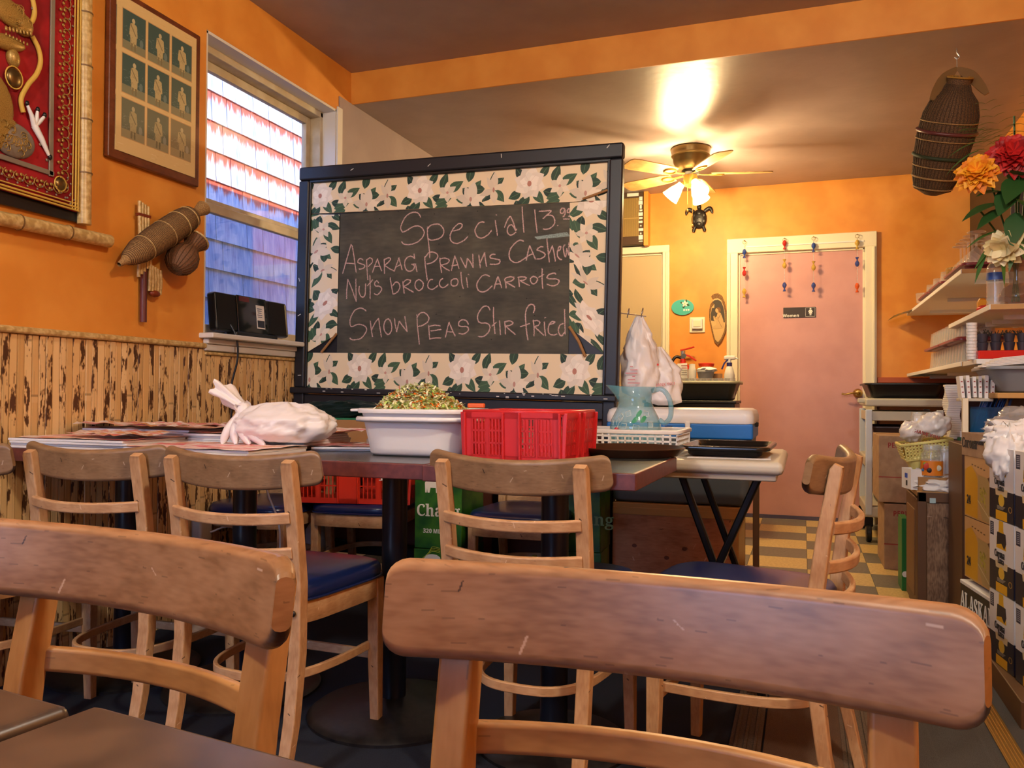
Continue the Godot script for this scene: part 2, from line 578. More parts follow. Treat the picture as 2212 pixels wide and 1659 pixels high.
# ---------- textures of particular things ----------
const CHALK := "-149,799 -160,816 -178,823 -201,820 -227,803 -244,774 -250,753 -243,737 -237,734 -219,740 -190,755 -164,759 -143,751 -130,732 -131,716 -145,696 -168,682 -197,675 -224,676 -237,682 -242,688 / -113,751 -112,721 -106,681 -99,636 -98,610 / -110,745 -100,757 -77,763 -54,761 -36,744 -30,726 -38,707 -58,695 -92,690 -105,697 / 16,729 33,731 52,738 60,752 53,760 40,759 21,744 5,719 1,701 8,682 26,672 43,672 71,684 87,699 / 165,761 155,763 139,757 126,737 123,722 132,701 149,691 168,694 187,706 202,722 / 219,766 225,733 231,699 / 223,792 225,790 / 264,734 273,759 288,780 297,770 309,742 317,719 321,725 / 318,711 304,701 291,699 280,708 277,723 282,738 294,744 304,737 315,719 / 344,820 347,778 355,708 / 402,805 408,758 416,705 / 422,797 448,797 477,797 464,783 441,764 / 459,778 475,777 487,772 495,754 492,736 474,721 455,717 444,719 / 508,731 510,730 / 538,803 526,805 519,795 521,785 532,784 539,799 541,786 537,772 532,769 / 564,800 555,801 550,793 552,786 560,787 563,798 562,773 557,769 / 534,758 561,757 / -552,550 -535,607 -511,685 / -511,685 -501,666 -479,553 / -540,599 -490,594 / -445,611 -458,618 -470,610 -470,599 -454,593 -435,585 -438,574 -453,568 -464,568 / -425,613 -423,584 -417,527 -415,516 / -424,609 -409,619 -396,613 -396,597 -415,579 / -391,551 -380,583 -367,613 / -367,613 -359,591 -344,557 / -383,578 -353,578 / -332,611 -330,582 -328,544 / -332,606 -315,616 -299,613 -305,600 -329,582 / -329,582 -307,568 -278,554 / -277,554 -266,585 -255,614 / -255,614 -245,585 -237,559 / -270,572 -248,582 / -178,629 -174,609 / -174,609 -189,619 -207,618 -222,603 -224,579 -214,557 -196,551 -179,559 -174,575 -188,583 / -188,583 -169,583 / -169,583 -161,548 / -123,616 -119,576 -107,507 / -120,613 -102,634 -79,635 -60,624 -61,606 -84,588 -112,582 / -47,607 -43,574 -36,541 / -45,603 -21,606 1,596 -12,581 -40,575 / -40,575 -20,560 2,549 / 12,549 20,585 27,614 / 27,614 37,590 49,558 / 14,570 41,574 / 56,606 68,584 83,559 / 83,559 89,601 / 89,601 105,583 118,560 / 118,560 115,619 / 144,616 148,587 153,558 / 151,579 172,624 / 172,624 176,596 183,561 / 223,615 209,616 199,609 201,600 223,595 245,589 243,576 229,571 199,572 / 354,670 337,674 316,663 295,638 288,613 295,590 313,577 332,577 353,588 377,603 395,612 / 369,585 376,620 383,647 / 383,647 392,630 411,588 / 444,641 431,641 418,629 437,621 454,610 451,598 432,589 418,589 / 461,674 468,622 475,573 / 470,605 487,643 / 487,643 495,614 502,577 / 515,621 523,628 525,638 517,638 510,616 512,598 521,586 530,583 / 542,646 536,637 / 536,632 541,607 548,595 552,629 / 553,627 558,612 562,604 561,654 / -527,428 -527,476 -523,520 / -523,520 -503,481 -475,416 / -475,416 -480,521 / -460,487 -461,461 -450,439 -437,436 -428,450 -427,497 / -405,537 -402,487 -401,428 / -417,488 -390,515 / -358,501 -369,510 -379,500 -374,487 -353,484 -341,474 -346,459 -364,445 -379,450 / -298,523 -290,485 -281,447 / -284,485 -269,502 -254,498 -246,482 -256,458 -277,446 / -232,504 -228,479 -223,450 / -230,500 -213,512 -192,508 -201,494 -227,481 / -227,481 -206,470 -176,454 / -151,512 -166,501 -168,480 -156,464 -144,461 -130,474 -127,492 -139,507 -151,512 / -80,510 -93,509 -104,489 -101,473 -86,465 -72,468 -53,482 / -30,513 -41,506 -46,491 -40,478 -29,472 -14,477 -2,487 / 27,511 13,503 14,484 28,478 42,484 46,499 39,510 27,511 / 59,541 65,491 73,466 / 87,515 94,472 / 96,529 98,529 / 198,518 181,525 162,520 143,497 138,477 147,456 167,449 186,454 199,464 211,475 / 221,462 229,490 238,516 / 238,516 248,493 257,466 / 225,483 251,484 / 270,505 276,484 278,465 / 272,507 291,513 314,510 304,496 278,491 / 278,491 294,481 319,468 / 335,507 338,488 340,470 / 331,510 352,513 371,508 361,498 342,496 / 342,496 364,484 387,474 / 405,514 391,505 393,489 405,480 419,489 422,504 405,514 / 443,546 444,496 448,459 / 428,509 450,520 / 506,521 497,525 476,520 466,508 477,501 503,500 521,492 514,477 493,470 468,477 / -421,370 -439,381 -460,382 -485,369 -502,339 -506,317 -500,298 -489,297 -464,306 -436,303 -417,290 -417,273 -432,252 -450,238 -487,233 -504,241 / -397,322 -390,282 -383,248 / -387,282 -369,317 -353,333 / -353,333 -346,298 -336,247 / -303,332 -318,322 -325,298 -320,276 -303,259 -287,271 -283,297 -291,322 -303,332 / -270,332 -265,303 -257,272 / -257,272 -245,320 / -245,320 -225,297 -203,273 / -203,273 -217,343 / -155,350 -151,297 -139,215 / -154,337 -138,357 -115,358 -94,336 -102,315 -128,300 -148,296 / -94,300 -88,239 / -90,296 -64,301 -37,298 / -83,275 -58,278 -32,282 / -88,238 -62,243 -31,243 / -9,246 -3,276 7,314 / 7,314 19,289 39,251 / -3,271 25,270 / 102,305 91,321 72,325 56,315 56,299 73,295 96,294 103,281 93,268 77,261 57,264 / 204,368 196,382 182,386 166,378 150,355 145,335 151,317 165,310 187,310 204,299 205,283 196,265 175,250 152,250 / 221,379 222,334 231,263 / 216,296 235,313 / 251,320 257,258 / 275,316 279,286 280,261 / 277,315 298,319 315,310 301,300 280,296 / 280,296 302,278 327,259 / 408,355 413,371 409,386 395,391 380,379 372,354 373,321 378,275 386,235 / 350,293 392,307 / 408,321 413,285 413,253 / 408,317 424,320 438,313 432,300 414,294 / 414,294 435,275 457,256 / 459,313 461,285 466,254 / 462,332 463,332 / 482,303 497,306 506,313 494,315 482,303 477,280 483,263 501,257 517,261 / 544,306 531,301 523,280 527,263 537,253 547,263 552,270 / 549,367 551,320 554,260"
func slate_image() -> Image:
	var w := 1142
	var h := 664
	var im := pic(w, h, C(78, 77, 68))
	var a := fn(0.006, 5, 4)
	var b := fn(0.05, 9, 2)
	for y in range(0, h, 2):
		for x in range(0, w, 2):
			var t := 0.5 + 0.55 * a.get_noise_2d(x * 0.7, y) + 0.18 * b.get_noise_2d(x * 0.25, y)
			im.fill_rect(Rect2i(x, y, 2, 2), ramp([C(56, 57, 53), C(76, 75, 66), C(96, 94, 80)], t))
	for k in 26:      # wiped smears
		var p := Vector2(rng.randf() * w, rng.randf() * h)
		line(im, [p, p + Vector2(rng.randf_range(40, 190), rng.randf_range(-22, 22))], 3, C(104, 102, 90), 0.86)
	for k in 30:
		oval(im, rng.randf() * w, rng.randf() * h, 2.5, 2.5, C(26, 26, 24))
	for part in CHALK.split("/"):
		var pts := []
		for q in part.strip_edges().split(" "):
			var s := q.split(",")
			pts.append(Vector2((float(s[0]) + 572.0), (833.0 - float(s[1]))))
		var fine := []
		if pts.size() > 2:
			for i in pts.size() - 1:
				for j in 6:
					fine.append((pts[i] as Vector2).cubic_interpolate(pts[i + 1], pts[maxi(i - 1, 0)], pts[mini(i + 2, pts.size() - 1)], j / 6.0))
			fine.append(pts[pts.size() - 1])
		else:
			fine = pts
		line(im, fine, 5.4, C(226, 190, 186), 0.06)
	for k in 7:       # the pale blue underline
		var y := 143.0 + k * 1.6
		line(im, [Vector2(978 + k * 2, y + 5), Vector2(1124 + k * 2, y - 9 + k)], 4.2, C(176, 204, 200), 0.1)
	return im
func wall_flowers(w: int, h: int, off: float) -> Image:   # cream paper strip printed with white magnolias and dark leaves; repeats across w = 2 periods
	var im := pic(w, h, C(240, 222, 186))
	var per := w / 2.0
	var g1 := C(46, 74, 56)
	var g2 := C(62, 94, 68)
	var g3 := C(32, 56, 48)
	var vein := C(100, 134, 94)
	var k := h / 200.0 * 1.55
	for r in range(-1, 3):
		var o := Vector2((r + off) * per, 0)
		var P := func(x: float, y: float) -> Vector2: return o + Vector2(x * per / 340.0, (100 + (y - 100) * 1.08) * h / 200.0)
		for q in 22:       # leaves
			var f: Array = [[60, 150, 78, 17, 2.3], [70, 120, 70, 15, 0.9], [100, 130, 66, 15, 0.25], [128, 88, 66, 15, -1.2], [150, 100, 70, 16, -0.5], [40, 60, 50, 14, -2.2], [34, 130, 52, 15, 2.7], [176, 150, 74, 14, 0.1], [196, 90, 62, 16, 0.7], [214, 60, 70, 15, -1.35], [224, 120, 60, 14, -0.9], [240, 150, 66, 17, 2.2], [265, 100, 64, 15, 3.1], [110, 170, 70, 14, -0.3], [20, 172, 56, 15, 1.2], [90, 60, 58, 13, -0.9], [150, 180, 60, 14, 2.9], [226, 180, 54, 14, 0.2], [292, 100, 60, 14, -1.57], [296, 110, 60, 15, 0.9], [286, 112, 56, 15, 2.3], [290, 90, 52, 13, -0.6]][q]
			var p: Vector2 = P.call(f[0], f[1])
			leaf(im, p.x, p.y, f[2] * k * 0.98, f[3] * k * 1.12, f[4], [g1, g2, g3][q % 3], vein)
		var c: Vector2 = P.call(60, 84)
		for q in 8:
			leaf(im, c.x, c.y, 60 * k, 25 * k, TAU * q / 8 + 0.3, C(248, 238, 222).darkened(0.035 * (q % 3)))
		for q in 5:
			leaf(im, c.x, c.y - 2, 38 * k, 18 * k, TAU * q / 5 + 0.8, C(252, 244, 230).darkened(0.04 * (q % 2)))
			line(im, [c, c + Vector2.from_angle(TAU * q / 5 + 0.4) * 34 * k], 1.4, C(216, 194, 178))
		oval(im, c.x - 2, c.y + 4, 8 * k, 10 * k, C(186, 128, 110))
		c = P.call(148, 108)
		for q in 6:
			leaf(im, c.x, c.y, 40 * k, 12 * k, TAU * q / 6 + 0.5, C(242, 230, 206).darkened(0.05 * (q % 2)))
		oval(im, c.x, c.y, 5 * k, 5 * k, C(206, 156, 140))
		c = P.call(222, 156)
		for f in [[-2.9, 62, 16], [-0.2, 60, 17], [-2.0, 58, 15], [-1.4, 72, 20], [0.6, 44, 16], [2.6, 42, 13]]:
			leaf(im, c.x, c.y, f[1] * k, f[2] * k, f[0], C(246, 234, 212).darkened(0.035 * absf(f[0])))
		oval(im, c.x, c.y - 4, 5 * k, 9 * k, C(198, 150, 134))
		c = P.call(292, 108)
		for f in [[-1.5, 66, 15], [-2.1, 54, 11], [2.8, 58, 12], [1.5, 54, 15], [-0.5, 44, 9]]:
			leaf(im, c.x, c.y, f[1] * k, f[2] * k, f[0], C(242, 228, 202).darkened(0.03 * absf(f[0])))
		oval(im, c.x, c.y, 4 * k, 9 * k, C(190, 138, 120))
	return im
func portrait_sheet() -> Image:   # nine faded studio pictures of standing men on a browned sheet
	var im := pic(420, 600, C(214, 186, 128))
	for k in 240:
		var y := rng.randi() % 600
		im.fill_rect(Rect2i(rng.randi() % 420, y, 4 + rng.randi() % 26, 2), C(204, 172, 112).lerp(C(226, 204, 156), rng.randf()))
	for r in 3:
		for q in 3:
			var x := 28 + q * 126
			var y := 46 + r * 172
			var faded: float = 0.0 if r < 2 else 0.5
			var bgc := C(58, 84, 80).lerp(C(150, 130, 92), faded + (0.35 if r == 2 and q == 2 else 0.0) + (0.2 if r == 1 and q == 2 else 0.0))
			im.fill_rect(Rect2i(x - 3, y - 3, 118, 156), C(190, 150, 100))
			im.fill_rect(Rect2i(x, y, 112, 150), bgc)
			for k in 90:
				im.fill_rect(Rect2i(x + rng.randi() % 100, y + 60 + rng.randi() % 88, 3 + rng.randi() % 9, 2), bgc.lightened(rng.randf() * 0.25))
			im.fill_rect(Rect2i(x, y + 118, 112, 32), bgc.lerp(C(176, 156, 110), 0.6))
			var bodyc := C(196, 176, 124).lerp(bgc, 0.1 + faded * 0.45)
			var cx: float = x + 56.0 + [-4, 6, 2, 3, -2, 4, 0, 2, 5][r * 3 + q]
			var sh := 0.86 + 0.1 * ((r * 3 + q) % 3)
			oval(im, cx, y + 30, 8, 10, bodyc.lightened(0.12))
			poly(im, PackedVector2Array([Vector2(cx - 19 * sh, y + 44), Vector2(cx, y + 37), Vector2(cx + 19 * sh, y + 44), Vector2(cx + 24 * sh, y + 88), Vector2(cx + 16, y + 92), Vector2(cx + 15, y + 128), Vector2(cx - 14, y + 128), Vector2(cx - 16, y + 90), Vector2(cx - 24 * sh, y + 86)]), bodyc)
			poly(im, PackedVector2Array([Vector2(cx - 12, y + 118), Vector2(cx - 2, y + 118), Vector2(cx - 4, y + 146), Vector2(cx - 12, y + 146)]), bodyc.darkened(0.3))
			poly(im, PackedVector2Array([Vector2(cx + 3, y + 118), Vector2(cx + 13, y + 118), Vector2(cx + 12, y + 146), Vector2(cx + 5, y + 146)]), bodyc.darkened(0.34))
			for k in 26:
				var p := Vector2(cx + rng.randf_range(-17, 17), y + rng.randf_range(44, 124))
				line(im, [p, p + Vector2(rng.randf_range(-7, 7), rng.randf_range(-3, 12))], 1.5, bodyc.darkened(rng.randf() * 0.4))
			line(im, [Vector2(cx - 14, y + 46), Vector2(cx + 12, y + 84)], 4, bodyc.darkened(0.28))
			oval(im, x + 92, y + 104, 9, 16, bgc.lightened(0.22))
	return im
func velvet(w: int, h: int) -> Image:
	var im := pic(w, h, C(150, 12, 16))
	var a := fn(0.02, 31, 4)
	for y in h:
		for x in w:
			im.set_pixel(x, y, ramp([C(104, 6, 12), C(150, 12, 18), C(182, 26, 26)], 0.5 + 0.6 * a.get_noise_2d(x, y)))
	return im
func bamboo_img() -> Image:   # 16 slats across, each with its own burnt mottling
	var im := pic(512, 512, C(205, 165, 105))
	for s in 16:
		var base := C(226, 188, 128).lerp(C(208, 164, 100), rng.randf())
		base = base.lerp(C(238, 208, 156), rng.randf() * 0.5)
		im.fill_rect(Rect2i(s * 32, 0, 32, 512), base)
		for k in 60:
			im.fill_rect(Rect2i(s * 32 + rng.randi() % 32, rng.randi() % 512, 1, 20 + rng.randi() % 120), base.darkened(rng.randf() * 0.12))
		for k in 2:
			var y := rng.randi() % 512
			im.fill_rect(Rect2i(s * 32, y, 32, 3), base.darkened(0.22))
			im.fill_rect(Rect2i(s * 32, y + 3, 32, 8), base.lightened(0.08))
		if s % 2 == 0 or s == 7:
			var a := fn(0.03, s + 60, 3)
			var th: float = [0.16, 0.3, 0.08, 0.34][s % 4]
			for y in 512:
				for x in 32:
					var t := a.get_noise_2d(x * 2.2, y * 0.55) + 0.5 * a.get_noise_2d(x * 9.0 + 77, y * 2.0)
					if t > th:
						im.set_pixel(s * 32 + x, y, base.lerp(C(70, 38, 14), clampf((t - th) * 7.0, 0, 0.93)))
	return im
func shingle_img(kind: int) -> Image:   # weathered shingle: red stain left under the butt above, bleached and streaked below; the last kinds have shade painted in
	var im := pic(256, 256, C(150, 156, 170))
	var a := fn(0.02, 90 + kind, 3)
	var b := fn(0.12, 120 + kind, 2)
	for x in 256:
		var s1 := b.get_noise_1d(x * 1.0)
		var edge := 96.0 + 60.0 * a.get_noise_1d(x * 0.9 + 50) + 46.0 * s1
		if kind > 3: edge = -60.0  # the kinds with painted shade show no red
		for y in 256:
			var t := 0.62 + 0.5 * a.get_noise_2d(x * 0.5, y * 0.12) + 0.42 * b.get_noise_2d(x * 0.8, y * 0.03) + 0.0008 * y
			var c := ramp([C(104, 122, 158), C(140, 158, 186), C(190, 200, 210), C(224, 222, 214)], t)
			if kind > 3: c = ramp([C(92, 112, 146), C(122, 144, 174), C(150, 168, 190), C(176, 186, 196)], t - 0.1)  # shade put into the colour: bluer and darker
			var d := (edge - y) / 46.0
			if d > 0:
				c = c.lerp(C(206, 74, 44).lerp(C(226, 140, 80), clampf(0.6 - d, 0, 1)), clampf(d * 1.1, 0, 0.88))
			im.set_pixel(x, y, c)
	return im
func carton_img(kind: int) -> Image:   # yellow lidded beer case
	var im := pic(256, 256, C(196, 152, 92))
	poly(im, PackedVector2Array([Vector2(6, 70), Vector2(24, 46), Vector2(60, 40), Vector2(96, 66), Vector2(110, 90), Vector2(110, 250), Vector2(6, 250)]), C(214, 158, 22))
	poly(im, PackedVector2Array([Vector2(114, 70), Vector2(196, 76), Vector2(204, 250), Vector2(150, 250), Vector2(112, 180)]), C(178, 152, 96))
	poly(im, PackedVector2Array([Vector2(206, 60), Vector2(250, 40), Vector2(250, 250), Vector2(206, 250)]), C(212, 160, 34))
	poly(im, PackedVector2Array([Vector2(180, 66), Vector2(206, 60), Vector2(206, 96)]), C(92, 54, 22))
	poly(im, PackedVector2Array([Vector2(0, 0), Vector2(256, 0), Vector2(256, 44), Vector2(190, 74), Vector2(110, 66), Vector2(60, 36), Vector2(0, 60)]), C(206, 164, 110))
	for k in 5:
		im.fill_rect(Rect2i(60 + k * 24, 30 + k * 3, 14, 5), C(120, 90, 52))
	for k in 26:
		leaf(im, 150 + rng.randf_range(-14, 22), 120 + rng.randf() * 70, 16, 5, rng.randf() * TAU, C(190, 176, 60).darkened(rng.randf() * 0.3))
	line(im, [Vector2(112, 176), Vector2(200, 232)], 4, C(206, 190, 140))
	im.fill_rect(Rect2i(212, 214, 26, 30), C(120, 96, 60))
	return im
func pack_img() -> Image:   # white and navy twelve-bottle pack with a bottle picture
	var im := pic(256, 512, C(226, 222, 216))
	im.fill_rect(Rect2i(0, 300, 256, 212), C(22, 24, 44))
	poly(im, PackedVector2Array([Vector2(64, 290), Vector2(196, 290), Vector2(190, 340), Vector2(70, 340)]), C(216, 196, 150))
	# upper bottle
	poly(im, PackedVector2Array([Vector2(104, 0), Vector2(150, 0), Vector2(152, 70), Vector2(176, 120), Vector2(180, 200), Vector2(76, 200), Vector2(80, 120), Vector2(102, 70)]), C(224, 172, 24))
	poly(im, PackedVector2Array([Vector2(84, 84), Vector2(174, 84), Vector2(182, 150), Vector2(160, 196), Vector2(130, 160), Vector2(80, 176)]), C(24, 24, 40))
	# lower bottle
	poly(im, PackedVector2Array([Vector2(70, 340), Vector2(190, 340), Vector2(190, 512), Vector2(70, 512)]), C(26, 26, 34))
	oval(im, 130, 372, 32, 44, C(226, 186, 60))
	im.fill_rect(Rect2i(70, 446, 120, 66), C(224, 168, 22))
	for k in 4:
		im.fill_rect(Rect2i(84, 412 + k * 7, 88 - k * 8, 3), C(190, 184, 170))
	oval(im, 222, 420, 18, 22, C(190, 148, 60))
	oval(im, 222, 420, 13, 17, C(30, 30, 48))
	im.fill_rect(Rect2i(8, 24, 40, 96), C(26, 30, 56))
	for k in 6:
		im.fill_rect(Rect2i(14, 34 + k * 13, 28, 6), C(170, 172, 184))
	return im
func mat_print(sd: int) -> Image:   # printed placemat under plastic: pinks, browns, white
	var im := pic(256, 192, C(246, 228, 218))
	for k in 70:
		var c: Color = [C(232, 110, 116), C(214, 146, 92), C(250, 236, 226), C(240, 150, 150), C(226, 160, 100), C(250, 190, 180)][rng.randi() % 6]
		var p := Vector2(rng.randf() * 256, rng.randf() * 192)
		poly(im, PackedVector2Array([p, p + Vector2(rng.randf_range(20, 70), rng.randf_range(-6, 6)), p + Vector2(rng.randf_range(14, 60), rng.randf_range(6, 26)), p + Vector2(-8, 16)]), c)
	for k in 90:
		im.fill_rect(Rect2i(rng.randi() % 240, rng.randi() % 190, 4 + rng.randi() % 18, 2), C(196, 84, 84))
	return im

func make_materials() -> void:
	M.orange = mottled(C(228, 154, 62), C(218, 140, 50), 0.5, V(0.9, 0.9, 0.9), 0.012, 3)
	M.ceil = mottled(C(164, 150, 150), C(156, 142, 142), 0.36, V(0.7, 0.7, 0.7), 0.014, 5)
	M.ceil.heightmap_enabled = true
	M.ceil.heightmap_texture = noise(0.09, 15, [])
	M.ceil.heightmap_scale = 0.05
	M.cream = mat(C(236, 226, 196), 0.45)
	M.whitep = mat(C(222, 220, 214), 0.5)
	M.sashp = mottled(C(204, 194, 168), C(186, 172, 142), 0.5, V(2, 2, 2), 0.012, 8)
	M.pink = mottled(C(204, 150, 142), C(196, 142, 134), 0.4, V(0.8, 0.8, 0.8), 0.014, 9)
	M.beige = mat(C(190, 168, 128), 0.5)
	M.brownwall = mat(C(84, 44, 22), 0.5)
	M.tile_a = mottled(C(226, 200, 134), C(206, 178, 112), 0.35, V(4, 4, 4), 0.05, 11)
	M.tile_b = mottled(C(128, 124, 108), C(112, 110, 98), 0.35, V(4, 4, 4), 0.05, 12)
	M.carpet = mottled(C(34, 44, 66), C(18, 24, 36), 0.95, V(9, 9, 9), 0.2, 13, 0.6)
	M.carpet2 = mottled(C(92, 90, 88), C(66, 64, 62), 0.95, V(8, 8, 8), 0.2, 14, 0.6)
	M.mat = mottled(C(122, 92, 66), C(92, 66, 46), 0.9, V(8, 8, 8), 0.2, 16, 0.6)
	M.rubber = mottled(C(96, 76, 60), C(70, 56, 46), 0.7, V(5, 5, 5), 0.1, 17)
	M.black = mat(C(20, 20, 22), 0.35)
	M.blackm = mat(C(16, 17, 20), 0.3, 0.4)
	M.navyblk = mat(C(24, 26, 34), 0.42)
	M.iron = mottled(C(34, 30, 28), C(22, 20, 20), 0.42, V(3, 3, 3), 0.05, 18)
	M.steel = mat(C(190, 190, 192), 0.25, 0.9)
	M.brass = mat(C(176, 140, 72), 0.3, 0.9)
	M.brassd = mat(C(120, 98, 60), 0.32, 0.9)
	M.vinyl = mat(C(22, 38, 92), 0.24)
	M.vinyl.clearcoat_enabled = true
	M.vinyl.clearcoat = 0.4
	M.vinyl.clearcoat_roughness = 0.3
	M.rail = woodm([C(112, 86, 58), C(136, 106, 74), C(156, 126, 92)], 21, 2.2, 0.42, 0.8, 1.0)
	M.frame = woodm([C(168, 124, 82), C(194, 152, 108), C(212, 174, 132)], 23, 2.2, 0.45, 0.7, 0.6)
	M.railf = woodm([C(122, 84, 52), C(148, 106, 70), C(164, 122, 84)], 25, 1.9, 0.36, 1.3, 0.8, 0.12)
	M.framef = woodm([C(150, 104, 58), C(174, 126, 74), C(188, 142, 90)], 27, 1.8, 0.38, 0.7, 0.4)
	M.oak = woodm([C(96, 70, 50), C(128, 98, 74), C(150, 120, 94)], 29, 1.6, 0.55, 2.2, 0.4)
	M.oakd = mat(C(92, 62, 36), 0.5)
	M.ply = woodm([C(150, 92, 54), C(180, 120, 76), C(200, 142, 96)], 33, 1.2, 0.6, 0.8, 0.6)
	M.plyedge = mat(C(190, 146, 84), 0.7)
	M.tabtop = mottled(C(70, 70, 66), C(46, 48, 48), 0.22, V(2.2, 2.2, 2.2), 0.02, 35)
	M.tabedge = mottled(C(112, 58, 52), C(92, 46, 44), 0.4, V(4, 4, 4), 0.03, 36)
	M.neartop = mottled(C(84, 66, 52), C(62, 50, 42), 0.3, V(2.2, 2.2, 2.2), 0.02, 37)
	M.pole = mat(C(18, 22, 34), 0.3)
	M.paper = mat(C(232, 230, 228), 0.8)
	M.card = mottled(C(172, 140, 108), C(158, 126, 96), 0.85, V(3, 3, 3), 0.02, 38)
	M.cardd = mat(C(160, 118, 72), 0.85)
	M.redp = mat(C(214, 48, 52), 0.35)
	M.redp.backlight_enabled = true
	M.redp.backlight = C(120, 20, 20)
	M.red2 = mat(C(206, 46, 16), 0.4)
	M.whitepl = mat(C(228, 228, 226), 0.35)
	M.white = mat(C(232, 232, 230), 0.5)
	M.greyw = mat(C(196, 190, 172), 0.45)
	M.bag = mat(C(244, 240, 238), 0.32)
	M.bag.backlight_enabled = true
	M.bag.backlight = Color(0.45, 0.42, 0.42)
	M.bagclear = glass(C(235, 235, 235), 0.25, 0.12)
	M.glass = glass(C(225, 230, 226), 0.16)
	M.pane = glass(C(235, 240, 242), 0.05)
	M.blueg = glass(C(96, 176, 196), 0.42, 0.06)
	M.clear = glass(C(230, 236, 236), 0.2, 0.08)
	M.green = mat(C(40, 84, 36), 0.5)
	M.greenl = mat(C(56, 104, 48), 0.5)
	M.greenl.backlight_enabled = true
	M.greenl.backlight = C(60, 90, 30)
	M.wick = mottled(C(176, 140, 86), C(124, 92, 54), 0.75, V(14, 14, 14), 0.06, 41)
	M.wickd = mottled(C(120, 86, 50), C(60, 40, 24), 0.8, V(12, 12, 12), 0.06, 42)
	M.wickr = mottled(C(134, 92, 58), C(92, 60, 38), 0.7, V(14, 14, 14), 0.06, 43)
	M.bam = mottled(C(216, 188, 128), C(178, 144, 84), 0.35, V(5, 5, 5), 0.03, 44)
	M.bamd = mat(C(120, 88, 48), 0.5)
	M.maroon = mat(C(96, 44, 44), 0.4)
	M.mah = mat(C(118, 44, 18), 0.35)
	M.gold = mottled(C(190, 156, 82), C(140, 104, 44), 0.4, V(16, 16, 16), 0.08, 45)
	M.gold.metallic = 0.35
	M.goldcord = mat(C(206, 168, 70), 0.6)
	M.silver = mat(C(140, 128, 112), 0.5, 0.3)
	M.ink = mat(C(150, 52, 48), 0.8)
	M.inkb = mat(C(40, 36, 36), 0.7)
	M.inkw = mat(C(236, 234, 226), 0.7)

